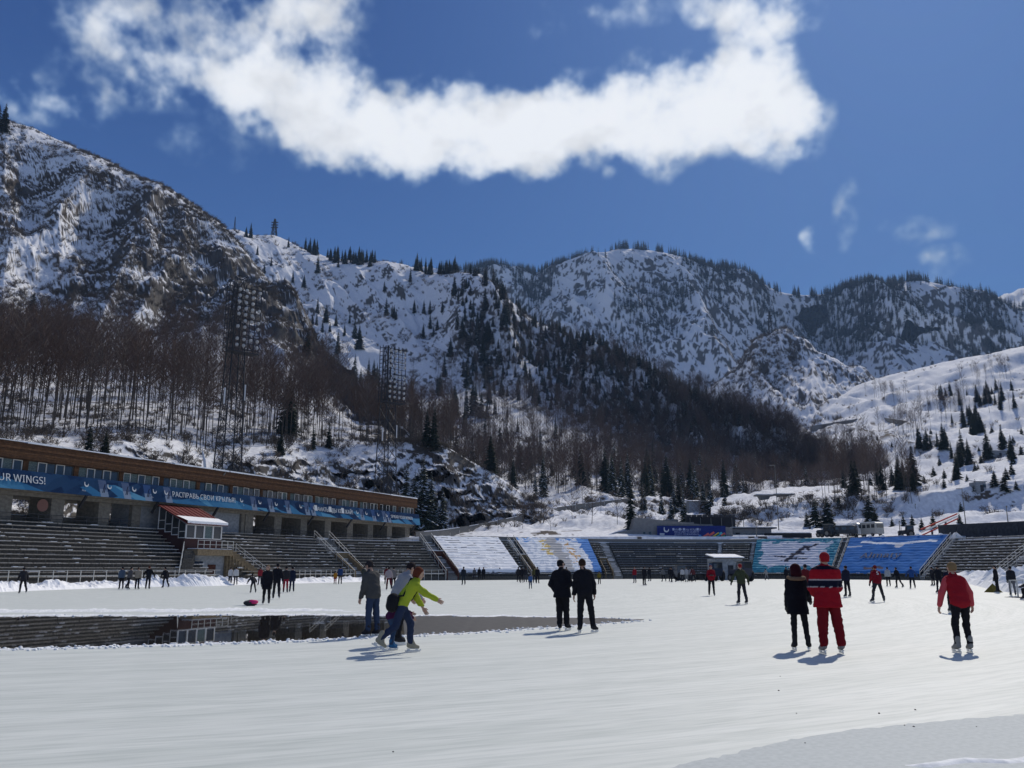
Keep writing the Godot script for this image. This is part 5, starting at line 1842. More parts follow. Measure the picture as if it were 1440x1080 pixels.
func mast(px: float, py0: float, py1: float, d: float, w: float, called: String, label: String, cat: String, arms := true) -> void:
	var a := at(px, py0, d)
	var b := at(px, py1, d)
	b = Vector3(a.x, b.y, a.z)
	var o := base(called, a)
	tag(o, label, cat)
	var h := b.y - a.y
	for e in [[-1, -1], [1, -1], [1, 1], [-1, 1]]:
		var s := st()
		bar(s, Vector3(e[0] * w, -1, e[1] * w), Vector3(e[0] * w * 0.15, h, e[1] * w * 0.15), w * 0.22)
		put(done(s), "leg", M.black_iron, o)
	var t := st()
	for k in 6:
		var f0 := k / 6.0
		var f1 := (k + 1) / 6.0
		var r0 := w * lerpf(1.0, 0.15, f0)
		var r1 := w * lerpf(1.0, 0.15, f1)
		for e in [[-1, 1, 1, 1], [-1, -1, 1, -1]]:
			bar(t, Vector3(e[0] * r0, h * f0, e[1] * r0), Vector3(e[2] * r1, h * f1, e[3] * r1), w * 0.12)
			bar(t, Vector3(e[2] * r0, h * f0, e[3] * r0), Vector3(e[0] * r1, h * f1, e[1] * r1), w * 0.12)
	put(done(t), "bracing", M.black_iron, o)
	if arms:
		t = st()
		for f in [0.6, 0.72, 0.84]: bar(t, Vector3(-w * 1.2, h * f, 0), Vector3(w * 1.2, h * f, 0), w * 0.3)
		put(done(t), "cross_arms", M.black_iron, o)

func make_masts() -> void:
	M.lamp_glass = mat(0.33, 0.335, 0.34, 0.35, 0.5)
	floodlight(338, 402, 136, "taller floodlight tower rising in front of the leafless wood", 3.4, 10.5)
	floodlight(548, 488, 172, "floodlight tower behind the right end of the timber building", 3.4, 10.8)
	mast(385, 338, 308, 885, 3.2, "lattice_mast", "small lattice mast on the snowy ridge against the sky", "mast")
	mast(329, 332, 305, 885, 1.0, "thin_mast", "thin mast on the ridge left of the lattice mast", "mast", false)
	mast(1084, 474, 438, 822, 2.2, "lattice_mast", "dark lattice mast on top of the pointed hill", "mast")
	for q in [[1358, 736, 688, 165, "street lamp pole right of the far vehicles on the snow"], [1095, 742, 655, 172, "tall thin lamp pole in front of the concrete piers"], [1418, 738, 712, 150, "short pole with a small sign above the grey wall"], [1325, 700, 680, 220, "thin pole on the snow slope above the vehicles"], [1064, 752, 730, 165, "fence pole left of the lamp pole on the snow"], [1266, 752, 733, 162, "thin pole beside the small dark vehicle"], [1288, 722, 709, 200, "short marker pole on the snow slope"], [1046, 742, 727, 172, "thin fence pole beside the scoreboard"]]:
		var a := at(q[0], q[1], q[3])
		var b := at(q[0], q[2], q[3])
		var s := st()
		tube(s, [a - Vector3(0, 0.5, 0), Vector3(a.x, b.y, a.z)], [0.10, 0.06], 6)
		var o := base("pole", Vector3.ZERO)
		tag(o, q[4], "pole")
		put(done(s), "shaft", M.pipe_dull, o)
		s = st()
		var tp := Vector3(a.x, b.y, a.z)
		if q[4].contains("lamp"): box(s, tp + Vector3(-0.5, 0.1, 0), Vector3(1.1, 0.12, 0.3))
		else: box(s, tp + Vector3(0.02, -0.05, 0.1), Vector3(0.24, 0.30, 0.05))
		put(done(s), "head", M.pipe_dull, o)

func tyre_mesh(r: float, w: float) -> ArrayMesh:
	var s := st()
	s.set_smooth_group(1)
	var n := 18
	var prof := [[r * 0.55, -w * 0.5], [r * 0.9, -w * 0.5], [r, -w * 0.3], [r, w * 0.3], [r * 0.9, w * 0.5], [r * 0.55, w * 0.5]]
	for j in prof.size() - 1:
		for k in n:
			var a := TAU * k / n
			var b := TAU * (k + 1) / n
			var A = prof[j]
			var B = prof[j + 1]
			quad(s, Vector3(A[1], cos(a) * A[0], sin(a) * A[0]), Vector3(A[1], cos(b) * A[0], sin(b) * A[0]), Vector3(B[1], cos(b) * B[0], sin(b) * B[0]), Vector3(B[1], cos(a) * B[0], sin(a) * B[0]))
	return done(s)

func wheel(parent: Node, p: Vector3, r: float, w: float) -> void:
	var t := put(tyre_mesh(r, w), "wheel", M.rubber, parent, Transform3D(Basis.IDENTITY, p))
	var c := CylinderMesh.new()
	c.top_radius = r * 0.56
	c.bottom_radius = r * 0.56
	c.height = w * 0.7
	c.radial_segments = 14
	c.rings = 0
	put(c, "rim", M.pipe_dull, t, Transform3D(Basis(Vector3.BACK, PI / 2), Vector3.ZERO))

# a body lofted from side outline points (z, y), with rounded shoulders
func hull(outline: Array, w: float) -> ArrayMesh:
	var s := st()
	s.set_smooth_group(-1)
	var n := outline.size()
	var inset := 0.10
	for k in n:
		var a = outline[k]
		var b = outline[(k + 1) % n]
		var c := Vector2(0, 0)
		for q in outline: c += q / n
		var ai: Vector2 = a.lerp(c, 0.05)
		var bi: Vector2 = b.lerp(c, 0.05)
		var h := w * 0.5
		quad(s, Vector3(-h + inset, a.y, a.x), Vector3(h - inset, a.y, a.x), Vector3(h - inset, b.y, b.x), Vector3(-h + inset, b.y, b.x))
		for e in [-1.0, 1.0]:
			quad(s, Vector3(e * (h - inset), a.y, a.x), Vector3(e * h, ai.y, ai.x), Vector3(e * h, bi.y, bi.x), Vector3(e * (h - inset), b.y, b.x))
			tri(s, Vector3(e * h, ai.y, ai.x), Vector3(e * h, bi.y, bi.x), Vector3(e * h, c.y, c.x))
	return done(s)

func minibus(where: Vector3, turn: float, label: String, body: Material, length: float, height: float, called: String, cat: String) -> void:
	var o := base(called, where, turn)
	tag(o, label, cat, "vehicles parked behind the far stand")
	var l := length * 0.5
	var h := height
	put(hull([Vector2(-l, 0.45), Vector2(-l, h * 0.55), Vector2(-l + 0.55, h * 0.96), Vector2(-l + 1.0, h), Vector2(l - 0.4, h), Vector2(l, h * 0.93), Vector2(l, 0.45)], 2.0), "body", body, o)
	var ws := st()
	ws.set_smooth_group(-1)
	quad(ws, Vector3(-0.82, h * 0.90, -l + 0.42), Vector3(0.82, h * 0.90, -l + 0.42), Vector3(0.88, h * 0.58, -l - 0.02), Vector3(-0.88, h * 0.58, -l - 0.02))
	put(done(ws), "windscreen", M.glass_dark, o)
	var n := int(length / 1.25)
	for e in [-1, 1]:
		for k in n:
			part_box(o, "side_window", Vector3(e * 1.005, h * 0.73, lerpf(-l + 1.1, l - 0.7, k / float(maxi(n - 1, 1)))), Vector3(0.03, h * 0.26, 0.85), M.glass_dark)
		part_box(o, "headlight", Vector3(e * 0.72, 0.85, -l - 0.01), Vector3(0.32, 0.2, 0.05), M.lamp_glass)
		for z in [-l + 0.9, l - 1.0]: wheel(o, Vector3(e * 0.88, 0.36, z), 0.36, 0.24)
	part_box(o, "rear_window", Vector3(0, h * 0.73, l + 0.005), Vector3(1.5, h * 0.26, 0.03), M.glass_dark)
	part_box(o, "bumper", Vector3(0, 0.5, -l - 0.06), Vector3(1.9, 0.22, 0.12), M.rubber)
	part_box(o, "roof_snow", Vector3(0, h + 0.05, 0.2), Vector3(1.7, 0.10, length - 1.6), M.snow)

func tractor(where: Vector3, turn: float, label: String, body: Material, blade: bool, sc: float, group: String) -> void:
	var o := base("tractor", where, turn)
	o.scale = Vector3.ONE * sc
	tag(o, label, "tractor", group)
	put(hull([Vector2(-1.9, 0.7), Vector2(-1.95, 1.35), Vector2(-1.6, 1.55), Vector2(-0.2, 1.65), Vector2(-0.1, 0.7)], 1.1), "bonnet", body, o)
	var cab := put(hull([Vector2(-0.2, 0.7), Vector2(-0.25, 1.6), Vector2(-0.05, 2.55), Vector2(1.35, 2.6), Vector2(1.5, 1.6), Vector2(1.3, 0.7)], 1.5), "cab", body, o)
	part_box(cab, "roof", Vector3(0, 2.66, 0.65), Vector3(1.7, 0.12, 1.7), M.pipe_dull)
	for e in [-1, 1]: part_box(cab, "side_window", Vector3(e * 0.765, 2.05, 0.62), Vector3(0.03, 0.8, 1.15), M.glass_dark)
	part_box(cab, "windscreen", Vector3(0, 2.08, -0.2), Vector3(1.2, 0.75, 0.03), M.glass_dark, Basis(Vector3.RIGHT, 0.2))
	part_box(cab, "rear_window", Vector3(0, 2.1, 1.46), Vector3(1.2, 0.7, 0.03), M.glass_dark)
	for e in [-1, 1]:
		wheel(o, Vector3(e * 0.85, 0.78, 0.75), 0.78, 0.45)
		wheel(o, Vector3(e * 0.75, 0.5, -1.35), 0.5, 0.32)
		part_box(o, "headlight", Vector3(e * 0.35, 1.25, -1.97), Vector3(0.2, 0.18, 0.05), M.lamp_glass)
	var ex := st()
	tube(ex, [Vector3(0.42, 1.5, -1.1), Vector3(0.42, 2.5, -1.1)], [0.06, 0.05], 8)
	put(done(ex), "exhaust", M.black_iron, o)
	if blade:
		var b := st()
		b.set_smooth_group(1)
		for k in 5:
			var a0 := lerpf(-0.7, 0.7, k / 5.0)
			var a1 := lerpf(-0.7, 0.7, (k + 1) / 5.0)
			quad(b, Vector3(-1.7, 0.55 + 0.7 * sin(a0), -2.2 - 0.7 * cos(a0)), Vector3(1.7, 0.55 + 0.7 * sin(a0), -2.2 - 0.7 * cos(a0)), Vector3(1.7, 0.55 + 0.7 * sin(a1), -2.2 - 0.7 * cos(a1)), Vector3(-1.7, 0.55 + 0.7 * sin(a1), -2.2 - 0.7 * cos(a1)))
		put(done(b), "plough_blade", M.black_iron, o)
		for e in [-1, 1]:
			var t := st()
			bar(t, Vector3(e * 0.5, 0.6, -0.6), Vector3(e * 0.5, 0.5, -2.75), 0.14)
			put(done(t), "plough_arm", M.black_iron, o)

func make_far_side() -> void:
	M.rubber = mat(0.02, 0.02, 0.021, 0.8)
	M.wall_grey = grained(Color(0.45, 0.45, 0.45), Color(0.49, 0.49, 0.485), 0.25, 171)
	M.steel_dark = grained(Color(0.17, 0.18, 0.20), Color(0.24, 0.25, 0.27), 0.3, 172)
	# --- wedge shaped building with the billboard
	var d := 168.0
	var o := base("wedge_building")
	tag(o, "grey wedge shaped building with sloping roof behind the far stand", "building")
	var pts := [[830, 762], [832, 754], [860, 750], [889, 744.5], [893, 727.5], [1020, 741], [1030, 742], [1030, 762]]
	var s := st()
	s.set_smooth_group(-1)
	var fr := []
	var bk := []
	for q in pts:
		fr.append(at(q[0], q[1], d))
		bk.append(fr[-1] + Vector3(0.6, 0, -14))
	for k in pts.size():
		var k2 := (k + 1) % pts.size()
		quad(s, fr[k], bk[k], bk[k2], fr[k2])
	for k in range(1, 3):
		quad(s, fr[k], fr[k + 1], Vector3(fr[k + 1].x, fr[0].y, fr[k + 1].z), Vector3(fr[k].x, fr[0].y, fr[k].z))
	quad(s, fr[4], fr[5], Vector3(fr[5].x, fr[0].y, fr[5].z), Vector3(fr[4].x, fr[0].y, fr[4].z))
	quad(s, fr[3], fr[4], Vector3(fr[4].x, fr[0].y, fr[4].z), Vector3(fr[3].x, fr[0].y, fr[3].z))
	quad(s, fr[5], fr[6], Vector3(fr[6].x, fr[0].y, fr[6].z), Vector3(fr[5].x, fr[0].y, fr[5].z))
	put(done(s), "wall", M.wall_grey, o)
	for q in [906, 914]:
		part_box(o, "window", at(q, 751, d) + Vector3(0, 0, 0.02), Vector3(0.45, 0.85, 0.1), M.glass_dark)
	for q in [[970, 741], [997, 744], [948, 737]]:
		part_box(o, "roof_vent", at(q[0], q[1] - 7, d - 0.0) + Vector3(0, -0.4, -3.5), Vector3(2.6, 1.0, 2.0), M.wall_grey)
	part_box(o, "ground_snow", at(905, 757.5, d) + Vector3(0, -0.3, 0.7), Vector3(5.0, 0.5, 1.0), M.snow)
	# billboard
	var bb := base("billboard")
	tag(bb, "blue billboard with white lettering and coloured ribbons on the wedge building", "billboard")
	var b0 := at(924.5, 757, d - 0.6)
	var b1 := at(1020, 739.5, d - 0.6)
	var c := Vector3((b0.x + b1.x) / 2, (b0.y + b1.y) / 2, b0.z)
	var bw := b1.x - b0.x
	var bh := b1.y - b0.y
	part_box(bb, "board", c, Vector3(bw, bh, 0.12), grained(Color(0.04, 0.11, 0.36), Color(0.06, 0.15, 0.42), 0.3, 173, 0.5))
	part_box(bb, "seam", c + Vector3(0.4, 0, 0.07), Vector3(0.06, bh, 0.02), mat(0.02, 0.03, 0.12))
	emblem(bb, Transform3D(Basis.IDENTITY, c + Vector3(-bw * 0.365, bh * 0.22, 0.08)), 0.42)
	for k in 3:
		words(bb, "lettering", ["ҚАЛАҒА ҚОШ КЕЛДІҢІЗ", "WELCOME TO ALMATY", "ДОБРО ПОЖАЛОВАТЬ"][k], mat(0.36, 0.42, 0.56, 0.6), 0.34, Transform3D(Basis.IDENTITY, c + Vector3(-bw * 0.07, bh * (0.2 - 0.19 * k), 0.08)))
	part_box(bb, "badge", c + Vector3(-bw * 0.43, -bh * 0.16, 0.08), Vector3(0.9, 0.32, 0.03), M.white_print)
	for q in [[0.20, -0.30, 1.6, Color(0.55, 0.12, 0.10)], [0.29, -0.16, 1.3, Color(0.50, 0.10, 0.09)], [0.33, -0.33, 2.2, Color(0.50, 0.42, 0.06)], [0.40, -0.20, 1.4, Color(0.07, 0.36, 0.40)], [0.44, -0.40, 1.4, Color(0.06, 0.30, 0.12)], [0.10, -0.40, 1.2, Color(0.07, 0.22, 0.50)], [0.46, -0.20, 0.9, Color(0.50, 0.12, 0.09)]]:
		part_box(bb, "ribbon", c + Vector3(bw * q[0], bh * q[1], 0.075), Vector3(q[2], 0.42, 0.03), mat(q[3].r, q[3].g, q[3].b, 0.6), Basis(Vector3.BACK, 0.55))
	# scoreboard behind
	var sb := base("scoreboard")
	tag(sb, "dark scoreboard back rising behind the wedge building", "scoreboard")
	var p := at(999, 736, 182)
	part_box(sb, "panel", p, Vector3(10.2, 2.6, 1.2), mat(0.02, 0.02, 0.023, 0.7))
	for k in 9: part_box(sb, "light_hood", p + Vector3(-4.6 + k * 1.15, 1.5, 0.2), Vector3(0.9, 0.5, 1.0), mat(0.035, 0.035, 0.04, 0.6))
	for k in 5: part_box(sb, "rib", p + Vector3(-4.4 + k * 2.2, -0.1, 0.65), Vector3(0.12, 2.4, 0.1), M.pipe_dull)
	for e in [-1, 1]: part_box(sb, "leg", p + Vector3(e * 4.6, -3.0, 0), Vector3(0.5, 4.0, 0.5), M.black_iron)
	# low building to its right
	var lb := base("low_building")
	tag(lb, "low flat roofed grey building right of the blue billboard", "building")
	p = at(1058, 750.5, 171)
	part_box(lb, "wall", p + Vector3(0, -0.4, -3), Vector3(7.6, 2.8, 6), M.wall_grey)
	part_box(lb, "roof", p + Vector3(0.3, 1.1, -3), Vector3(9.0, 0.22, 7.0), M.steel_dark)
	part_box(lb, "roof_snow", p + Vector3(0.3, 1.25, -3), Vector3(8.8, 0.10, 6.8), M.snow)
	for k in 5: part_box(lb, "window", p + Vector3(-1.4 + k * 1.05, -0.35, 0.02), Vector3(0.9, 0.75, 0.08), M.glass_dark)
	part_box(lb, "door", p + Vector3(-2.9, -0.6, 0.02), Vector3(0.8, 1.6, 0.08), M.dark_paint)
	var lw := base("snowy_ledge")
	tag(lw, "dark low ledge with snow right of the low building", "wall")
	p = at(1108, 753, 169)
	part_box(lw, "wall", p, Vector3(9.0, 0.9, 1.0), M.dark_paint)
	part_box(lw, "snow", p + Vector3(0.5, 0.52, 0), Vector3(7.5, 0.14, 0.9), M.snow)
	# concrete piers
	for q in [[1075, 716, 698, 3.0, "leftmost"], [1103, 718, 697, 3.4, "middle"], [1119, 714, 700, 2.6, "rightmost"]]:
		var a := at(q[0], q[1], 232)
		var t := at(q[0], q[2], 232)
		var pr := base("bridge_pier", a)
		tag(pr, "%s of the three concrete piers with flared tops on the snow" % q[4], "pier", "concrete piers on the snow slope")
		var hh: float = t.y - a.y
		var ss := st()
		ss.set_smooth_group(-1)
		for sg in [-1.0, 1.0]:
			var w0: float = q[3] * 0.28
			var w1: float = q[3] * 0.55
			quad(ss, Vector3(-w0, -2, sg * 0.6), Vector3(w0, -2, sg * 0.6), Vector3(w0, hh * 0.6, sg * 0.6), Vector3(-w0, hh * 0.6, sg * 0.6))
			quad(ss, Vector3(-w0, hh * 0.6, sg * 0.6), Vector3(w0, hh * 0.6, sg * 0.6), Vector3(w1, hh, sg * 0.6), Vector3(-w1, hh, sg * 0.6))
			quad(ss, Vector3(sg * w0, -2, -0.6), Vector3(sg * w0, -2, 0.6), Vector3(sg * w0, hh * 0.6, 0.6), Vector3(sg * w0, hh * 0.6, -0.6))
			quad(ss, Vector3(sg * w0, hh * 0.6, -0.6), Vector3(sg * w0, hh * 0.6, 0.6), Vector3(sg * w1, hh, 0.6), Vector3(sg * w1, hh, -0.6))
		put(done(ss), "shaft", M.concrete, pr)
		part_box(pr, "cap", Vector3(0, hh + 0.2, 0), Vector3(q[3] * 1.6, 0.4, 2.4), M.concrete)
		part_box(pr, "cap_snow", Vector3(0, hh + 0.46, 0), Vector3(q[3] * 1.5, 0.14, 2.2), M.snow)
	# houses
	house(drop(lands.valley, 985, 718), 5.6, 2.6, 4.0, "small white house among trees above the scoreboard", "house")
	house(drop(lands.right, 1381, 692), 2.4, 2.3, 2.6, "small white hut on the snow slope at the right", "hut")
	house(drop(lands.right, 1406, 640), 9.0, 2.2, 3.0, "long low shed high on the right snow slope", "shed")
	# long grey wall and the red ramp on the right rim
	var gw := base("grey_wall")
	tag(gw, "long plain dark grey wall along the right rim", "wall")
	s = st()
	s.set_smooth_group(-1)
	var w0 := at(1320, 752, 138)
	var w1 := at(1500, 750, 116)
	var u0 := at(1320, 738.5, 138).y
	var u1 := at(1500, 730, 116).y
	var wb := Vector3(0.3, 0, -0.4)
	w0.y = 5.5
	w1.y = 5.5
	for k in 6:
		var a := w0.lerp(w1, k / 6.0 + 0.001)
		var b := w0.lerp(w1, (k + 1) / 6.0 - 0.001)
		var pa := Vector3(a.x, lerpf(u0, u1, k / 6.0), a.z)
		var pb := Vector3(b.x, lerpf(u0, u1, (k + 1) / 6.0), b.z)
		var ss := st()
		ss.set_smooth_group(-1)
		quad(ss, a, b, pb, pa)
		quad(ss, b + wb, a + wb, pa + wb, pb + wb)
		quad(ss, pa, pb, pb + wb, pa + wb)
		quad(ss, a, pa, pa + wb, a + wb)
		quad(ss, b, pb, pb + wb, b + wb)
		put(done(ss), "panel", M.steel_dark, gw)
	var rr := base("red_ramp")
	tag(rr, "slanting red and white beams beside the grey wall", "ramp")
	for q in [[0.0, Color(0.42, 0.05, 0.03)], [0.55, Color(0.6, 0.6, 0.58)], [1.05, Color(0.42, 0.05, 0.03)]]:
		s = st()
		bar(s, at(1296, 753, 150) + Vector3(0, q[0], 0), at(1344, 726, 150) + Vector3(0.3, q[0] * 0.8 - 0.4, 0), 0.3, 0.2)
		put(done(s), "beam", mat(q[1].r, q[1].g, q[1].b, 0.5), rr)
	for f in [0.3, 0.7]:
		s = st()
		var q := at(1296, 753, 150).lerp(at(1344, 726, 150), f)
		bar(s, Vector3(q.x, 5.5, q.z), q, 0.25)
		put(done(s), "prop", M.black_iron, rr)
	# vehicles behind the far seats
	var bus := mat(0.36, 0.36, 0.33, 0.45)
	var white := mat(0.62, 0.62, 0.60, 0.4)
	minibus(set_on(1221, 756, 163), 0.35, "boxy grey bus, the larger vehicle beyond the blue banner", bus, 6.4, 2.6, "bus", "bus")
	minibus(set_on(1205, 756, 166), 0.05, "pale minibus parked left of the boxy grey bus", white, 5.4, 2.55, "minibus", "minibus")
	minibus(set_on(1188, 757, 164), 1.0, "dark low van parked left of the pale minibus", mat(0.04, 0.045, 0.05, 0.4), 4.6, 2.0, "van", "van")
	tractor(set_on(1162, 757, 164), 0.7, "dark tractor standing right of the young spruces", mat(0.03, 0.04, 0.05, 0.5), false, 0.9, "vehicles parked behind the far stand")
	tractor(set_on(1276, 756, 162), 1.3, "small dark tractor standing alone above the blue banner", mat(0.03, 0.035, 0.04, 0.5), false, 0.8, "vehicles parked behind the far stand")
	# machines and hut at the far edge of the ice
	tractor(ground(1005, 817.0), 0.15, "black tractor with plough blade in front of the dark blue seats", mat(0.02, 0.03, 0.055, 0.5), true, 0.95, "machines at the far edge of the ice")
	tractor(ground(1043, 817.6), 0.45, "black tractor with tall cab beside the white roofed hut", mat(0.035, 0.04, 0.06, 0.5), false, 0.98, "machines at the far edge of the ice")
	tractor(ground(962, 816.8), -1.35, "ice machine behind the group of skaters below the dark seats", mat(0.09, 0.10, 0.12, 0.5), true, 0.8, "machines at the far edge of the ice")
	var hp := ground(1030, 816.0)
	house(hp + Vector3(0, 0, -1.5), 4.2, 3.1, 3.4, "grey hut with a white snowy roof at the far ice edge", "hut")
	# yellow marker and a low fence by the right snow heap
	var yp := ground(1397, 833)
	s = st()
	s.set_smooth_group(-1)
	var ap := Vector3(0, 0.62, 0)
	var cr := [Vector3(-0.42, 0, 0.42), Vector3(0.42, 0, 0.42), Vector3(0.42, 0, -0.42), Vector3(-0.42, 0, -0.42)]
	for k in 4: tri(s, cr[k], ap, cr[(k + 1) % 4])
	quad(s, cr[3], cr[2], cr[1], cr[0])
	var ym := put(done(s), "track_marker", grained(Color(0.36, 0.32, 0.12), Color(0.50, 0.44, 0.18), 1.5, 175), null, Transform3D(Basis(Vector3.UP, 0.3), yp))
	tag(ym, "yellow pyramid track marker on the ice by the snow heap", "marker")
	var fp := ground(1432, 840)
	var fe := base("metal_stand", fp, 0.3)
	tag(fe, "thin metal stand on a dark mat at the right edge", "stand")
	for q in [[-0.25, -0.2], [0.25, -0.2], [0.25, 0.2], [-0.25, 0.2]]:
		s = st()
		bar(s, Vector3(q[0], 0, q[1]), Vector3(q[0], 0.95, q[1]), 0.03)
		put(done(s), "leg", M.pipe, fe)
	part_box(fe, "top", Vector3(0, 0.97, 0), Vector3(0.6, 0.04, 0.5), M.pipe)
	part_box(fe, "mat", Vector3(0.9, 0.012, 0.1), Vector3(3.0, 0.02, 1.0), M.dark_paint)
	# crate by the near grandstand
	var bx := base("dark_box", ground(16, 827) + Vector3(-1.5, 0.75, -4.5), 0.4)
	tag(bx, "dark box topped with snow at the foot of the near grandstand", "box")
	part_box(bx, "body", Vector3(0, 0.55, 0), Vector3(1.9, 1.1, 1.2), M.dark_paint)
	part_box(bx, "snow", Vector3(0, 1.16, 0), Vector3(1.85, 0.13, 1.15), M.snow)
	part_box(bx, "foot", Vector3(0, -0.35, 0), Vector3(1.5, 0.8, 0.9), M.concrete_dark)
	# pink bag on the ice
	var pb := base("pink_bag", ground(352, 852), 0.4)
	pb.scale = Vector3.ONE * 0.8
	tag(pb, "bright pink and black bag lying on the ice beside the couple", "bag")
	put(lump(0.26, 9), "body", mat(0.03, 0.03, 0.035, 0.7), pb, Transform3D(Basis.IDENTITY.scaled(Vector3(1.5, 0.8, 0.9)), Vector3(-0.05, 0.13, 0)))
	put(lump(0.21, 14), "flap", mat(0.62, 0.03, 0.16, 0.6), pb, Transform3D(Basis.IDENTITY.scaled(Vector3(1.3, 0.9, 0.9)), Vector3(0.16, 0.20, 0.05)))
	# retaining wall of the road that climbs behind the rink
	road_wall()

func set_on(px: float, py: float, d: float) -> Vector3:
	var p := at(px, py, d)
	p.y = maxf(6.56, drop(lands.right, px, 755.5).y)
	return p

func house(p: Vector3, w: float, h: float, dp: float, label: String, cat: String) -> void:
	var o := base(cat, p, 0.12)
	tag(o, label, cat)
	part_box(o, "wall", Vector3(0, h * 0.5 - 0.4, -dp * 0.5), Vector3(w, h + 0.8, dp), M.plaster_grey)
	var s := st()
	s.set_smooth_group(-1)
	var a := Vector3(-w * 0.55, h, 0.3)
	var b := Vector3(w * 0.55, h, 0.3)
	var c := Vector3(w * 0.55, h + 0.5, -dp - 0.2)
	var d := Vector3(-w * 0.55, h + 0.5, -dp - 0.2)
	var u := Vector3(0, 0.12, 0)
	quad(s, a + u, d + u, c + u, b + u)
	quad(s, a, b, c, d)
	quad(s, a, a + u, b + u, b)
	quad(s, b, b + u, c + u, c)
	quad(s, d, d + u, a + u, a)
	var rf := put(done(s), "roof", M.concrete_dark, o)
	s = st()
	s.set_smooth_group(-1)
	var k := Vector3(0, 0.24, 0)
	quad(s, a + k, d + k, c + k, b + k)
	quad(s, a + u, a + k, b + k, b + u)
	quad(s, d + u, d + k, a + k, a + u)
	quad(s, b + u, b + k, c + k, c + u)
	put(done(s), "roof_snow", M.snow, rf)
	part_box(o, "door", Vector3(w * 0.05, h * 0.34, 0.03), Vector3(0.8, h * 0.7, 0.08), M.steel_dark)
	part_box(o, "window", Vector3(w * 0.32, h * 0.6, 0.03), Vector3(0.7, 0.7, 0.08), M.glass_dark)

func road_wall() -> void:
	var o := base("road_wall")
	tag(o, "long concrete parapet of the road climbing behind the rink", "wall")
	var q := [[585, 753, 158], [620, 750, 165], [660, 744, 175], [700, 736, 186], [735, 728, 196], [770, 720, 206], [810, 713, 214], [850, 708, 220], [885, 704, 226]]
	for i in q.size() - 1:
		for k in 3:
			var a := at(lerpf(q[i][0], q[i + 1][0], k / 3.0), lerpf(q[i][1], q[i + 1][1], k / 3.0), lerpf(q[i][2], q[i + 1][2], k / 3.0))
			var b := at(lerpf(q[i][0], q[i + 1][0], (k + 0.97) / 3.0), lerpf(q[i][1], q[i + 1][1], (k + 0.97) / 3.0), lerpf(q[i][2], q[i + 1][2], (k + 0.97) / 3.0))
			var s := st()
			slab(s, (a + b) * 0.5 + Vector3(0, -0.6, 0), (b - a) * 0.5, Vector3(0, 1.15, 0), Vector3(0, 0, 0.15))
			put(done(s), "panel", M.concrete, o)
			s = st()
			slab(s, (a + b) * 0.5 + Vector3(0, 0.62, 0), (b - a) * 0.5, Vector3(0, 0.06, 0), Vector3(0, 0, 0.22))
			put(done(s), "coping", M.snow if (i + k) % 3 else M.concrete, o)
	for r in [[[1140, 604, 560], [1190, 596, 560], [1230, 590, 560], [1290, 600, 450]], [[1225, 540, 745], [1262, 541, 735], [1280, 538, 735]], [[1060, 712, 250], [1090, 702, 265], [1130, 692, 285], [1160, 686, 300]]]:
		var w := base("road_wall")
		tag(w, {1140: "pale road edge below the pointed hill", 1225: "short concrete gallery wall at the foot of the pointed hill", 1060: "dark road edge climbing right above the concrete piers"}[r[0][0]], "wall")
		for i in r.size() - 1:
			var a := at(r[i][0], r[i][1], r[i][2])
			var b := at(r[i + 1][0], r[i + 1][1], r[i + 1][2])
			var s := st()
			slab(s, (a + b) * 0.5, (b - a) * 0.5, Vector3(0, 2.2 if r[0][2] > 400 else 0.6, 0), Vector3(0, 0, 0.4))
			put(done(s), "panel", M.concrete, w)

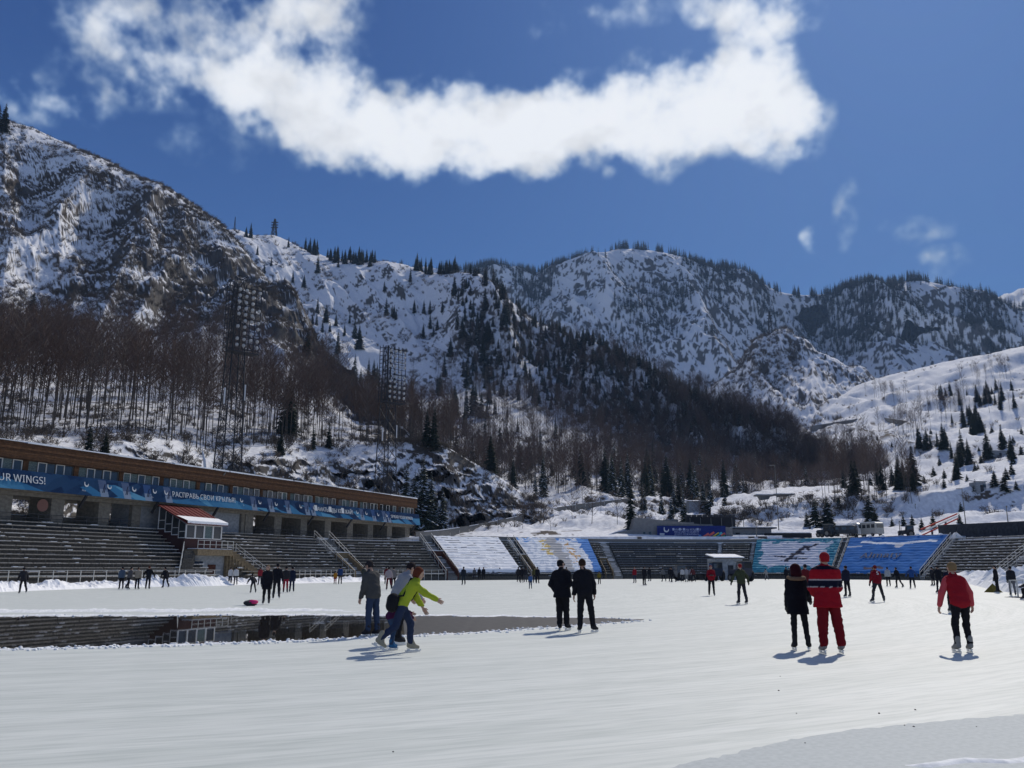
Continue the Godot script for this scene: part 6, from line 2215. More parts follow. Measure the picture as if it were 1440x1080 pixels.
# ------------------------------------------------------------------ people
# a field of tapered capsules [a, b, ra, rb] joined smoothly and meshed as surface nets
func blob(caps: Array, cell: float, k: float, cut_low := -99.0, cut_high := 99.0) -> Dictionary:
	var lo := Vector3.ONE * 1e9
	var hi := -lo
	for c in caps:
		var r: float = maxf(c[2], c[3])
		lo = lo.min(c[0] - Vector3.ONE * r).min(c[1] - Vector3.ONE * r)
		hi = hi.max(c[0] + Vector3.ONE * r).max(c[1] + Vector3.ONE * r)
	lo.y = maxf(lo.y, cut_low - cell)
	hi.y = minf(hi.y, cut_high + cell)
	lo -= Vector3.ONE * cell * 2.0
	hi += Vector3.ONE * cell * 2.0
	var nx := int((hi.x - lo.x) / cell) + 2
	var ny := int((hi.y - lo.y) / cell) + 2
	var nz := int((hi.z - lo.z) / cell) + 2
	var f := PackedFloat32Array()
	f.resize(nx * ny * nz)
	f.fill(1.0)
	var pad := cell * 2.2 + k
	for c in caps:
		var a: Vector3 = c[0]
		var b: Vector3 = c[1]
		var ra: float = c[2]
		var rb: float = c[3]
		var ba := b - a
		var bb := maxf(ba.length_squared(), 1e-9)
		var r := maxf(ra, rb) + pad
		var p0 := (a.min(b) - Vector3.ONE * r - lo) / cell
		var p1 := (a.max(b) + Vector3.ONE * r - lo) / cell
		for iz in range(maxi(0, int(p0.z)), mini(nz, int(p1.z) + 2)):
			for iy in range(maxi(0, int(p0.y)), mini(ny, int(p1.y) + 2)):
				for ix in range(maxi(0, int(p0.x)), mini(nx, int(p1.x) + 2)):
					var p := lo + Vector3(ix, iy, iz) * cell - a
					var t := clampf(p.dot(ba) / bb, 0.0, 1.0)
					var d := (p - ba * t).length() - lerpf(ra, rb, t)
					var q := (iz * ny + iy) * nx + ix
					var e := f[q]
					var h := maxf(k - absf(d - e), 0.0) / k
					f[q] = minf(d, e) - h * h * k * 0.25
	if cut_low > -90.0 or cut_high < 90.0:
		for iz in nz:
			for iy in ny:
				var y := lo.y + iy * cell
				var m := maxf(cut_low - y, y - cut_high)
				for ix in nx:
					var q := (iz * ny + iy) * nx + ix
					if m > f[q]: f[q] = m
	var vid := PackedInt32Array()
	vid.resize(nx * ny * nz)
	vid.fill(-1)
	var vs := PackedVector3Array()
	var off := [0, 1, nx, nx + 1, nx * ny, nx * ny + 1, nx * ny + nx, nx * ny + nx + 1]
	var edges := [[0, 1], [2, 3], [4, 5], [6, 7], [0, 2], [1, 3], [4, 6], [5, 7], [0, 4], [1, 5], [2, 6], [3, 7]]
	var corner := []
	for q in 8: corner.append(Vector3(q & 1, (q >> 1) & 1, (q >> 2) & 1))
	var reach := cell * 2.0
	for iz in nz - 1:
		for iy in ny - 1:
			for ix in nx - 1:
				var q := (iz * ny + iy) * nx + ix
				if absf(f[q]) > reach: continue
				var neg := 0
				for o in off:
					if f[q + o] < 0.0: neg += 1
				if neg == 0 or neg == 8: continue
				var sum := Vector3.ZERO
				var n := 0
				for e in edges:
					var d0 := f[q + off[e[0]]]
					var d1 := f[q + off[e[1]]]
					if (d0 < 0.0) != (d1 < 0.0):
						sum += corner[e[0]].lerp(corner[e[1]], d0 / (d0 - d1))
						n += 1
				vid[q] = vs.size()
				vs.append(lo + (Vector3(ix, iy, iz) + sum / n) * cell)
	var ix_out := PackedInt32Array()
	var step := [1, nx, nx * ny]
	for iz in range(1, nz - 1):
		for iy in range(1, ny - 1):
			for ix in range(1, nx - 1):
				var q := (iz * ny + iy) * nx + ix
				var d0 := f[q]
				if absf(d0) > reach: continue
				for ax in 3:
					var d1 := f[q + step[ax]]
					if (d0 < 0.0) == (d1 < 0.0): continue
					var u: int = step[(ax + 1) % 3]
					var v: int = step[(ax + 2) % 3]
					var a := vid[q]
					var b := vid[q - u]
					var c := vid[q - u - v]
					var e := vid[q - v]
					if a < 0 or b < 0 or c < 0 or e < 0: continue
					if d0 < 0.0: ix_out.append_array([a, c, b, a, e, c])
					else: ix_out.append_array([a, b, c, a, c, e])
	var nor := PackedVector3Array()
	nor.resize(vs.size())
	for t in range(0, ix_out.size(), 3):
		var fn := (vs[ix_out[t + 2]] - vs[ix_out[t]]).cross(vs[ix_out[t + 1]] - vs[ix_out[t]])
		for e in 3: nor[ix_out[t + e]] += fn
	for t in nor.size(): nor[t] = nor[t].normalized()
	return {"v": vs, "n": nor, "i": ix_out}

func coloured(d: Dictionary, c: Color) -> Dictionary:
	var cs := PackedColorArray()
	cs.resize(d.v.size())
	cs.fill(c)
	d.c = cs
	return d

func merged(a: Dictionary, b: Dictionary, xf: Transform3D) -> Dictionary:
	var s: int = a.v.size()
	for p in b.v: a.v.append(xf * p)
	var nb := xf.basis.inverse().transposed()
	for p in b.n: a.n.append((nb * p).normalized())
	a.c.append_array(b.c)
	var flip := xf.basis.determinant() < 0.0
	for t in range(0, b.i.size(), 3):
		if flip: a.i.append_array([b.i[t] + s, b.i[t + 2] + s, b.i[t + 1] + s])
		else: a.i.append_array([b.i[t] + s, b.i[t + 1] + s, b.i[t + 2] + s])
	return a

func as_mesh(d: Dictionary) -> ArrayMesh:
	var arr := []
	arr.resize(Mesh.ARRAY_MAX)
	arr[Mesh.ARRAY_VERTEX] = d.v
	arr[Mesh.ARRAY_NORMAL] = d.n
	if d.has("c"): arr[Mesh.ARRAY_COLOR] = d.c
	arr[Mesh.ARRAY_INDEX] = d.i
	var m := ArrayMesh.new()
	if d.v.size() > 0: m.add_surface_from_arrays(Mesh.PRIMITIVE_TRIANGLES, arr)
	return m

var HEAD := {}
var HAND := {}
var BOOT: ArrayMesh
var BLADE: ArrayMesh
var SKIN := Color(0.40, 0.24, 0.17)
var cloth_cache := {}

func V(x: float, y: float, z: float) -> Vector3:
	return Vector3(x, y, z)

func make_people_parts() -> void:
	M.skin = StandardMaterial3D.new()
	M.skin.vertex_color_use_as_albedo = true
	M.skin.roughness = 0.55
	M.cloth = StandardMaterial3D.new()
	M.cloth.vertex_color_use_as_albedo = true
	M.cloth.roughness = 0.9
	M.cloth.metallic_specular = 0.2
	# head, facing -z, centre of the skull at the origin
	HEAD = coloured(blob([
		[V(0, 0.035, 0.015), V(0, 0.03, -0.015), 0.088, 0.082], [V(0, -0.02, -0.02), V(0, -0.06, -0.035), 0.068, 0.055],
		[V(0, -0.085, -0.06), V(0, -0.09, -0.062), 0.028, 0.026], [V(-0.035, -0.075, -0.03), V(0.035, -0.075, -0.03), 0.035, 0.035],
		[V(0, 0.005, -0.098), V(0, -0.022, -0.112), 0.010, 0.014], [V(-0.014, -0.026, -0.1), V(0.014, -0.026, -0.1), 0.010, 0.010],
		[V(-0.03, 0.022, -0.085), V(0.03, 0.022, -0.085), 0.016, 0.016], [V(-0.022, -0.058, -0.088), V(0.022, -0.058, -0.088), 0.010, 0.010],
		[V(-0.082, 0.012, 0.012), V(-0.086, -0.02, 0.006), 0.018, 0.012], [V(0.082, 0.012, 0.012), V(0.086, -0.02, 0.006), 0.018, 0.012],
		[V(0, -0.06, 0.015), V(0, -0.15, 0.03), 0.052, 0.055]], 0.011, 0.018), SKIN)
	for q in HEAD.v.size():
		var p: Vector3 = HEAD.v[q]
		if p.z < -0.06:
			if absf(absf(p.x) - 0.032) < 0.014 and absf(p.y - 0.004) < 0.009: HEAD.c[q] = Color(0.05, 0.035, 0.03)
			elif absf(p.y + 0.058) < 0.009 and absf(p.x) < 0.026: HEAD.c[q] = Color(0.33, 0.13, 0.11)
			elif absf(absf(p.x) - 0.033) < 0.02 and absf(p.y - 0.028) < 0.006: HEAD.c[q] = Color(0.10, 0.06, 0.04)
	# a relaxed right hand hanging down -y from the wrist, palm towards -x, thumb forward
	var hc := [[V(0, 0.0, 0), V(0, -0.085, 0.0), 0.024, 0.024], [V(0, -0.03, -0.02), V(0, -0.085, -0.026), 0.018, 0.016], [V(0, -0.03, 0.02), V(0, -0.08, 0.027), 0.018, 0.015], [V(0, 0.05, 0), V(0, 0.0, 0), 0.026, 0.024]]
	for q in [[-0.030, 0.078], [-0.010, 0.088], [0.010, 0.082], [0.029, 0.064]]:
		var z: float = q[0]
		var L: float = q[1]
		var k1 := V(0, -0.088, z)
		var k2 := k1 + V(-0.006, -L * 0.45, z * 0.15)
		var k3 := k2 + V(-0.018, -L * 0.32, 0)
		var k4 := k3 + V(-0.022, -L * 0.20, 0)
		hc.append([k1, k2, 0.0100, 0.0090])
		hc.append([k2, k3, 0.0090, 0.0083])
		hc.append([k3, k4, 0.0083, 0.0070])
	hc.append([V(0, -0.025, -0.022), V(-0.014, -0.055, -0.052), 0.013, 0.011])
	hc.append([V(-0.014, -0.055, -0.052), V(-0.024, -0.088, -0.060), 0.011, 0.0085])
	HAND = coloured(blob(hc, 0.0062, 0.006), SKIN)
	# a skate, the blade's edge at y = 0, toe towards -z
	BOOT = as_mesh(blob([[V(0, 0.29, 0.035), V(0, 0.16, 0.03), 0.058, 0.052], [V(0, 0.13, 0.05), V(0, 0.115, -0.04), 0.048, 0.047], [V(0, 0.115, -0.04), V(0, 0.095, -0.135), 0.047, 0.040], [V(0, 0.24, -0.02), V(0, 0.14, -0.06), 0.03, 0.035]], 0.014, 0.03, 0.062))
	var s := st()
	box(s, V(0, 0.022, -0.03), V(0.008, 0.032, 0.31))
	for z in [0.055, -0.115]:
		box(s, V(0, 0.05, z), V(0.022, 0.04, 0.06))
	box(s, V(0, 0.066, -0.035), V(0.05, 0.012, 0.25))
	box(s, V(0, 0.044, -0.19), V(0.007, 0.03, 0.02), Basis(Vector3.RIGHT, 0.6))
	BLADE = done(s)
	M.blade = mat(0.55, 0.56, 0.58, 0.3, 0.6)
	M.blade.metallic = 0.7

func dye(c: Color) -> StandardMaterial3D:
	var key := str(c)
	if not cloth_cache.has(key):
		var m := mat(c.r, c.g, c.b, 0.9, 0.2)
		cloth_cache[key] = m
	return cloth_cache[key]

# folds and creases in the cloth
var fold_noise: FastNoiseLite
func creased(d: Dictionary, S: float, near: bool, where: Vector3) -> Dictionary:
	if fold_noise == null: fold_noise = noise(33, 1.0, 3, true)
	var amp := (0.016 if near else 0.020) * S
	for q in d.v.size():
		var p: Vector3 = d.v[q]
		d.v[q] = p + d.n[q] * amp * (fold_noise.get_noise_3d(p.x * 3.0 + where.x, p.y * 6.5 + p.x * 3.0, p.z * 3.0 + where.z) - 0.2)
	for q in d.n.size(): d.n[q] = Vector3.ZERO
	for t in range(0, d.i.size(), 3):
		var fn: Vector3 = (d.v[d.i[t + 2]] - d.v[d.i[t]]).cross(d.v[d.i[t + 1]] - d.v[d.i[t]])
		for e in 3: d.n[d.i[t + e]] += fn
	for q in d.n.size(): d.n[q] = d.n[q].normalized()
	return d

func bone(out: float, fwd: float, sg: float) -> Vector3:
	return Vector3(sin(out) * sg, -cos(out) * cos(fwd), -sin(fwd) * cos(out)).normalized()

# P: h, lean, side, legs [[fwd, out, knee, toe_out] x2], arms [[fwd, out, bend, in] x2], jacket, trousers, boots, hair, hat ...
func person(where: Vector3, yaw: float, P: Dictionary, label: String, group: String) -> Node3D:
	var S: float = P.get("h", 1.74) / 1.75
	var near: bool = P.get("near", false)
	var cell := 0.019 if near else 0.036
	var lean: float = P.get("lean", 0.06)
	var side: float = P.get("side", 0.0)
	var bulk: float = P.get("bulk", 1.0)
	var o := base("person", where, yaw)
	tag(o, label, "person", group)
	var legs: Array = P.get("legs", [[0.05, 0.07, 0.1], [-0.02, 0.07, 0.05]])
	var arms: Array = P.get("arms", [[0.1, 0.16, 0.25], [0.1, 0.16, 0.25]])
	# skeleton, hips at the origin first
	var J := {}
	for q in 2:
		var sg := -1.0 if q == 0 else 1.0
		var L: Array = legs[q]
		var hip := V(0.088 * sg, -0.02, 0) * S
		var knee := hip + bone(L[1], L[0], sg) * 0.43 * S
		var ank := knee + bone(L[1] * (L[4] if L.size() > 4 else 0.6), L[0] - L[2], sg) * 0.40 * S
		J[q] = [hip, knee, ank]
	var low := minf(J[0][2].y, J[1][2].y)
	var lift := 0.165 * S - low
	# keep the feet over the place
	var mid: Vector3 = (J[0][2] + J[1][2]) * 0.5
	var shift := Vector3(-mid.x, lift, -mid.z)
	if P.has("stand_on"): shift = Vector3(-J[P.stand_on][2].x, lift, -J[P.stand_on][2].z)
	for q in 2:
		for e in 3: J[q][e] += shift
	var hc := shift
	var up := Vector3(sin(side), cos(lean) * cos(side), -sin(lean)).normalized()
	var right := Vector3(cos(side), -sin(side), 0).normalized()
	var fwd := up.cross(right).normalized()      # towards -z when upright
	var hunch: float = P.get("hunch", 0.0)
	var waist := hc + up * 0.16 * S
	var up2 := (up + fwd * hunch).normalized()
	var chest := waist + up2 * 0.33 * S
	var neck := chest + up2 * 0.07 * S
	var nod: float = P.get("nod", -lean * 0.5)
	var hd := (up2 + fwd * nod).normalized()
	var head := neck + hd * 0.140 * S
	var A := {}
	for q in 2:
		var sg := -1.0 if q == 0 else 1.0
		var a: Array = arms[q]
		var sh := chest + right * 0.160 * S * sg * lerpf(1.0, bulk, 0.6) - up2 * 0.035 * S
		var el := sh + bone(a[1], a[0], sg) * 0.285 * S
		var inn: float = a[3] if a.size() > 3 else 0.0
		var wr := el + bone(a[1] * 0.4 - inn, a[0] + a[2], sg) * 0.25 * S
		A[q] = [sh, el, wr]
	# body: one skin surface inside the clothes, the head and hands added to it
	var caps := [[hc - right * 0.06 * S, hc + right * 0.06 * S, 0.10 * S, 0.10 * S], [hc, waist, 0.11 * S, 0.10 * S], [waist, chest - up2 * 0.03, 0.10 * S, 0.11 * S], [chest - right * 0.13 * S, chest + right * 0.13 * S, 0.055 * S, 0.055 * S], [chest, neck + hd * 0.05, 0.06 * S, 0.05 * S]]
	for q in 2:
		caps.append([J[q][0], J[q][1], 0.075 * S, 0.055 * S])
		caps.append([J[q][1], J[q][2], 0.055 * S, 0.04 * S])
		caps.append([A[q][0], A[q][1], 0.045 * S, 0.038 * S])
		caps.append([A[q][1], A[q][2], 0.038 * S, 0.028 * S])
	var body := coloured(blob(caps, 0.03 if near else 0.045, 0.03), SKIN)
	var look: float = P.get("look", 0.0)
	var hb := Basis(right, hd, right.cross(hd).normalized()).rotated(hd, look)
	var hs := S * (1.12 if P.get("h", 1.74) < 1.35 else 1.0)
	body = merged(body, HEAD, Transform3D(hb.scaled(Vector3.ONE * hs), head))
	for q in 2:
		var dirv: Vector3 = (A[q][2] - A[q][1]).normalized()
		var sg := -1.0 if q == 0 else 1.0
		var yy := -dirv
		var xx := (right * sg - yy * yy.dot(right * sg)).normalized()
		var zz := xx.cross(yy) * sg
		var bs := Basis(xx * S, yy * S, (zz if sg > 0 else zz) * S)
		if P.get("gloves", false):
			body = merged(body, coloured(blob([[V(0, 0.02, 0), V(0, -0.08, 0), 0.034, 0.04], [V(0, -0.08, 0), V(-0.02, -0.14, 0), 0.038, 0.03], [V(0, -0.03, -0.02), V(-0.01, -0.08, -0.05), 0.02, 0.017]], 0.016, 0.015), P.get("glove", Color(0.02, 0.02, 0.02))), Transform3D(bs, A[q][2]))
		else:
			body = merged(body, HAND, Transform3D(bs, A[q][2]))
	put(as_mesh(body), "body", M.skin, o)
	# trousers
	var tw: float = P.get("leg_wide", 1.0)
	caps = [[hc - right * 0.065 * S, hc + right * 0.065 * S, 0.118 * S * lerpf(1.0, bulk, 0.5), 0.118 * S * lerpf(1.0, bulk, 0.5)], [hc, waist, 0.12 * S, 0.11 * S]]
	for q in 2:
		var cuff: Vector3 = J[q][1].lerp(J[q][2], 0.93)
		caps.append([J[q][0], J[q][1], 0.098 * S * lerpf(1.0, tw, 0.5), 0.070 * S * tw])
		caps.append([J[q][1], cuff, 0.070 * S * tw, 0.060 * S * tw])
	var tr := creased(blob(caps, cell, 0.035), S, near, where)
	put(as_mesh(tr), "trousers", dye(P.get("trousers", Color(0.02, 0.02, 0.024))), o)
	# jacket
	var hem: float = P.get("hem", 0.08) * S
	var jk := 1.12 * bulk
	caps = [[hc - right * 0.07 * S, waist - right * 0.06 * S, 0.112 * S * jk, 0.108 * S * jk], [hc + right * 0.07 * S, waist + right * 0.06 * S, 0.112 * S * jk, 0.108 * S * jk],
		[waist - right * 0.06 * S, chest - right * 0.10 * S - up2 * 0.05, 0.108 * S * jk, 0.105 * S * jk], [waist + right * 0.06 * S, chest + right * 0.10 * S - up2 * 0.05, 0.108 * S * jk, 0.105 * S * jk],
		[hc, waist, 0.118 * S * jk, 0.114 * S * jk], [waist, chest - up2 * 0.04 * S, 0.114 * S * jk, 0.112 * S * jk],
		[chest - right * 0.11 * S - up2 * 0.02 * S, chest + right * 0.11 * S - up2 * 0.02 * S, 0.066 * S * jk, 0.066 * S * jk], [chest - up2 * 0.02 * S, neck + hd * 0.035 * S, 0.100 * S, 0.070 * S]]
	if hem > 0.12:
		for sg in [-1.0, 1.0]:
			caps.append([hc + right * 0.06 * S * sg, hc + right * 0.075 * S * sg - Vector3(0, hem + 0.1, 0), 0.118 * S * jk, 0.15 * S * jk])
	var sleeves := []
	for q in 2:
		sleeves.append([A[q][0], A[q][1], 0.070 * S * jk, 0.058 * S * jk])
		sleeves.append([A[q][1], A[q][1].lerp(A[q][2], 0.97), 0.058 * S * jk, 0.046 * S * jk])
	if P.get("vest", false):
		put(as_mesh(blob(sleeves, cell, 0.02)), "sleeves", dye(P.sleeve), o)
	else:
		caps.append_array(sleeves)
	var jd := creased(blob(caps, cell, 0.03, hc.y - hem), S, near, where)
	var jc: Color = P.get("jacket", Color(0.03, 0.03, 0.035))
	coloured(jd, jc)
	if P.has("bands"):
		for q in jd.v.size():
			for b in P.bands:
				if jd.v[q].y > b[0] * S and jd.v[q].y < b[1] * S: jd.c[q] = b[2]
	var jo := put(as_mesh(jd), "jacket", M.cloth, o)
	if P.has("mark"):
		words(jo, "letter", P.mark, dye(Color(0.7, 0.7, 0.7)), 0.16, Transform3D(Basis(Vector3.RIGHT, -lean), waist.lerp(chest, 0.75) - fwd * 0.155 * S * jk))
	# hair or headgear
	var hat: String = P.get("hat", "hair")
	var hcap := [[V(0, 0.05, 0.022), V(0, 0.045, 0.0), 0.092, 0.088], [V(0, -0.005, 0.045), V(0, 0.04, 0.04), 0.078, 0.082]]
	if hat == "long": hcap.append_array([[V(0, 0.0, 0.06), V(0, -0.16, 0.075), 0.075, 0.065], [V(-0.05, 0, 0.03), V(-0.055, -0.13, 0.05), 0.05, 0.045], [V(0.05, 0, 0.03), V(0.055, -0.13, 0.05), 0.05, 0.045]])
	elif hat == "bob": hcap.append_array([[V(-0.055, 0.02, 0.02), V(-0.06, -0.075, 0.03), 0.05, 0.04], [V(0.055, 0.02, 0.02), V(0.06, -0.075, 0.03), 0.05, 0.04], [V(0, 0.0, 0.06), V(0, -0.08, 0.065), 0.068, 0.055]])
	elif hat == "hood": hcap.append_array([[V(0, 0.04, 0.02), V(0, -0.06, 0.05), 0.118, 0.12], [V(0, -0.07, 0.06), V(0, -0.14, 0.08), 0.11, 0.09]])
	elif hat == "knit": hcap.append_array([[V(0, 0.06, 0.01), V(0, 0.095, 0.02), 0.095, 0.055]])
	elif hat == "cap": hcap.append_array([[V(0, 0.055, -0.06), V(0, 0.045, -0.15), 0.05, 0.028]])
	var hx := Transform3D(hb.scaled(Vector3.ONE * hs), head)
	var hair := as_mesh(blob(hcap, 0.014 if near else 0.026, 0.02, -0.2 if hat in ["long", "hood"] else -0.09 if hat == "bob" else -0.045))
	var ho := put(hair, {"hair": "hair", "long": "hair", "bob": "hair", "hood": "hood", "knit": "knitted_hat", "cap": "cap"}[hat], dye(P.get("hair", Color(0.03, 0.022, 0.018))), o, hx)
	if P.has("fur"):
		var ft := []
		for q in 9:
			var g := lerpf(-1.9, 1.9, q / 8.0)
			var h2 := lerpf(-1.9, 1.9, (q + 1) / 8.0)
			if q < 8: ft.append([V(sin(g) * 0.17, -0.16 - 0.02 * cos(g), 0.03 + cos(g) * 0.13), V(sin(h2) * 0.17, -0.16 - 0.02 * cos(h2), 0.03 + cos(h2) * 0.13), 0.042, 0.042])
		put(as_mesh(blob(ft, 0.014, 0.01)), "fur_trim", dye(P.fur), ho)
	# skates
	for q in 2:
		var sg := -1.0 if q == 0 else 1.0
		var L: Array = legs[q]
		var shin: Vector3 = (J[q][2] - J[q][1]).normalized()
		var toe: float = L[3] if L.size() > 3 else 0.1
		var bs := Basis(Vector3.UP, -toe * sg)
		var raised: float = J[q][2].y - 0.165 * S
		if raised > 0.04: bs = bs * Basis(Vector3.RIGHT, -minf(0.9, raised * 4.0) * (P.get("toe_down", 1.0)))
		var pos: Vector3 = J[q][2] - bs * V(0, 0.165, 0.03) * S
		var bt := put(BOOT, "skate", dye(P.get("boots", Color(0.025, 0.025, 0.028))), o, Transform3D(bs.scaled(Vector3.ONE * S), pos))
		put(BLADE, "blade", M.blade, bt)
	P.joints = {"hips": hc, "waist": waist, "chest": chest, "arms": A, "up": up2, "right": right, "fwd": fwd, "head": head}
	return o

const BLACK := Color(0.014, 0.014, 0.017)
const DARK := Color(0.025, 0.025, 0.03)
const JEANS := Color(0.03, 0.045, 0.085)

func make_people() -> void:
	make_people_parts()
	var near := "skaters near the camera"
	# --- grey jacket, jeans
	person(ground(524, 896), 0.95, {"near": true, "h": 1.74, "lean": 0.12, "hunch": 0.12, "nod": 0.1, "bulk": 1.14, "jacket": Color(0.060, 0.060, 0.062), "trousers": JEANS, "hat": "knit", "hair": Color(0.025, 0.022, 0.024), "legs": [[0.06, 0.05, 0.12], [-0.04, 0.06, 0.08]], "arms": [[0.05, 0.14, 0.3], [0.1, 0.12, 0.35]], "hem": 0.1, "leg_wide": 1.05}, "skater in dark grey jacket and jeans with a dark knitted hat", near)
	# --- yellow-green jacket
	var P := {"near": true, "h": 1.70, "lean": 0.44, "hunch": 0.18, "nod": -0.35, "stand_on": 0, "jacket": Color(0.31, 0.37, 0.035), "trousers": Color(0.026, 0.036, 0.07), "hat": "bob", "hair": Color(0.10, 0.028, 0.016), "boots": Color(0.30, 0.27, 0.20), "legs": [[0.50, 0.05, 0.52, 0.0], [-0.30, 0.10, 0.62, 0.0]], "arms": [[0.30, 0.12, 0.3], [0.92, 0.12, 0.15]], "hem": 0.06, "toe_down": 1.0}
	person(ground(576, 917), -1.35, P, "skater in bright yellow green jacket leaning forward with one arm out", near)
	var bag := base("shoulder_bag", ground(576, 917), -1.35)
	tag(bag, "black bag hanging from a strap behind the yellow green jacket", "bag")
	var jn: Dictionary = P.joints
	put(as_mesh(blob([[jn.hips + V(-0.13, 0.08, 0.16), jn.hips + V(0.12, 0.10, 0.18), 0.13, 0.12], [jn.hips + V(-0.12, -0.04, 0.18), jn.hips + V(0.12, -0.02, 0.2), 0.13, 0.12]], 0.022, 0.05)), "body", dye(BLACK), bag)
	var s := st()
	tube(s, [jn.hips + V(0.14, 0.15, 0.16), jn.waist + jn.right * 0.18 - jn.fwd * 0.06, jn.chest + jn.right * 0.05 - jn.fwd * 0.13 + jn.up * 0.05, jn.chest - jn.right * 0.10 + jn.up * 0.09, jn.chest - jn.right * 0.16 + jn.fwd * 0.14, jn.waist + jn.fwd * 0.15 - jn.right * 0.05, jn.hips + V(-0.15, 0.1, 0.12)], [0.02, 0.02, 0.02, 0.02, 0.02, 0.02, 0.02], 5)
	put(done(s), "strap", dye(BLACK), bag)
	# --- child in purple
	person(ground(550, 914), -1.1, {"near": true, "h": 1.16, "lean": 0.62, "hunch": 0.1, "nod": 0.1, "bulk": 1.1, "jacket": Color(0.055, 0.012, 0.045), "trousers": Color(0.03, 0.055, 0.11), "hat": "hood", "hair": Color(0.05, 0.012, 0.045), "boots": Color(0.03, 0.12, 0.26), "legs": [[0.35, 0.08, 0.45], [0.15, 0.08, 0.35]], "arms": [[0.9, 0.1, 0.3], [0.6, 0.1, 0.3]], "hem": 0.1}, "small child in purple jacket and blue skates beside the yellow green jacket", near)
	# --- light grey hoodie behind
	person(ground(558, 907), -0.95, {"near": true, "h": 1.76, "lean": 0.34, "hunch": 0.16, "nod": 0.2, "jacket": Color(0.27, 0.27, 0.28), "trousers": BLACK, "hat": "knit", "hair": Color(0.022, 0.016, 0.018), "legs": [[0.3, 0.07, 0.35], [0.1, 0.06, 0.3]], "arms": [[0.3, 0.12, 0.5], [0.4, 0.12, 0.4]], "hem": 0.08}, "skater in light grey hooded top half hidden behind the yellow green jacket", near)
	# --- two dark men
	person(ground(792, 887), -0.30, {"near": true, "h": 1.78, "lean": 0.10, "side": -0.09, "hunch": 0.12, "nod": 0.06, "look": -0.4, "bulk": 1.16, "jacket": BLACK, "trousers": BLACK, "hat": "cap", "hair": BLACK, "leg_wide": 1.15, "legs": [[0.0, -0.02, 0.06, 0.1], [0.1, 0.02, 0.12, 0.3]], "arms": [[-0.35, 0.30, 0.15, 0.75], [-0.35, 0.30, 0.15, 0.75]], "hem": 0.16, "gloves": true}, "man in black with cap holding his hands behind his back", near)
	person(ground(825, 890), 0.06, {"near": true, "h": 1.78, "lean": 0.10, "side": -0.06, "nod": 0.05, "bulk": 1.06, "jacket": Color(0.012, 0.013, 0.019), "trousers": BLACK, "hat": "knit", "hair": Color(0.030, 0.018, 0.014), "leg_wide": 1.1, "legs": [[0.02, 0.07, 0.06, 0.1], [0.0, 0.16, 0.05, 0.8]], "arms": [[-0.02, 0.20, 0.12], [0.05, 0.34, 0.2]], "hem": 0.08}, "man in dark navy jacket and black trousers walking beside the capped man", near)
	# --- girl in parka and the man in the red suit
	P = {"near": true, "h": 1.62, "lean": 0.02, "bulk": 1.06, "jacket": Color(0.010, 0.010, 0.012), "trousers": BLACK, "leg_wide": 0.85, "hat": "hood", "hair": Color(0.030, 0.006, 0.009), "fur": Color(0.15, 0.10, 0.065), "legs": [[0.0, 0.05, 0.04, 0.0], [0.02, 0.12, 0.1, 0.5]], "arms": [[0.1, 0.08, 0.3], [0.25, 0.25, 0.65, -0.4]], "hem": 0.24, "gloves": true}
	person(ground(1128, 915), 0.0, P, "girl in black parka with maroon hood and brown fur trim", near)
	var navy := Color(0.010, 0.011, 0.022)
	var red := Color(0.26, 0.010, 0.016)
	var pipe := Color(0.40, 0.38, 0.38)
	person(ground(1172, 920), 0.0, {"near": true, "h": 1.84, "lean": 0.02, "bulk": 1.26, "jacket": red, "trousers": Color(0.15, 0.008, 0.013), "leg_wide": 1.3, "hat": "cap", "hair": Color(0.24, 0.012, 0.018), "legs": [[0.0, 0.07, 0.03, 0.05], [0.0, 0.16, 0.04, 0.1]], "arms": [[0.28, 0.20, 0.75, 0.5], [0.28, 0.20, 0.75, 0.5]], "hem": 0.17, "bands": [[1.205, 1.345, navy], [1.335, 1.353, pipe], [1.198, 1.214, pipe], [1.53, 1.60, navy]], "boots": Color(0.22, 0.21, 0.20), "gloves": true}, "man in red suit with navy chest stripe and red cap", near)
	# --- red vest
	person(ground(1357, 918), 0.0, {"near": true, "h": 1.70, "lean": 0.30, "hunch": 0.05, "nod": -0.2, "bulk": 1.02, "vest": true, "sleeve": Color(0.46, 0.065, 0.075), "jacket": Color(0.27, 0.012, 0.022), "trousers": Color(0.014, 0.013, 0.016), "hat": "hair", "hair": Color(0.20, 0.13, 0.065), "boots": Color(0.24, 0.23, 0.21), "leg_wide": 0.95, "legs": [[0.22, 0.04, 0.34, 0.1], [0.22, 0.07, 0.34, 0.15]], "arms": [[0.02, 0.46, 0.15], [0.06, 0.50, 0.18]], "hem": 0.12}, "woman in red vest with lighter red sleeves and black trousers, arms held out", near)

	# --- skaters farther out: [px, feet, height, yaw, pose, jacket, trousers, headgear, hair, label, more]
	var stand := {"legs": [[0.03, 0.06, 0.08], [-0.03, 0.07, 0.06]], "arms": [[0.08, 0.14, 0.25], [0.08, 0.14, 0.25]], "lean": 0.05}
	var glide := {"legs": [[0.25, 0.08, 0.35], [-0.25, 0.12, 0.35]], "arms": [[0.2, 0.35, 0.3], [-0.2, 0.35, 0.3]], "lean": 0.25}
	var wide := {"legs": [[0.1, 0.30, 0.2, 0.4], [0.1, 0.30, 0.2, 0.4]], "arms": [[0.1, 0.28, 0.3], [0.1, 0.28, 0.3]], "lean": 0.2}
	var spread := {"legs": [[0.1, 0.10, 0.15], [-0.1, 0.10, 0.15]], "arms": [[0.1, 0.75, 0.1], [0.1, 0.75, 0.1]], "lean": 0.1}
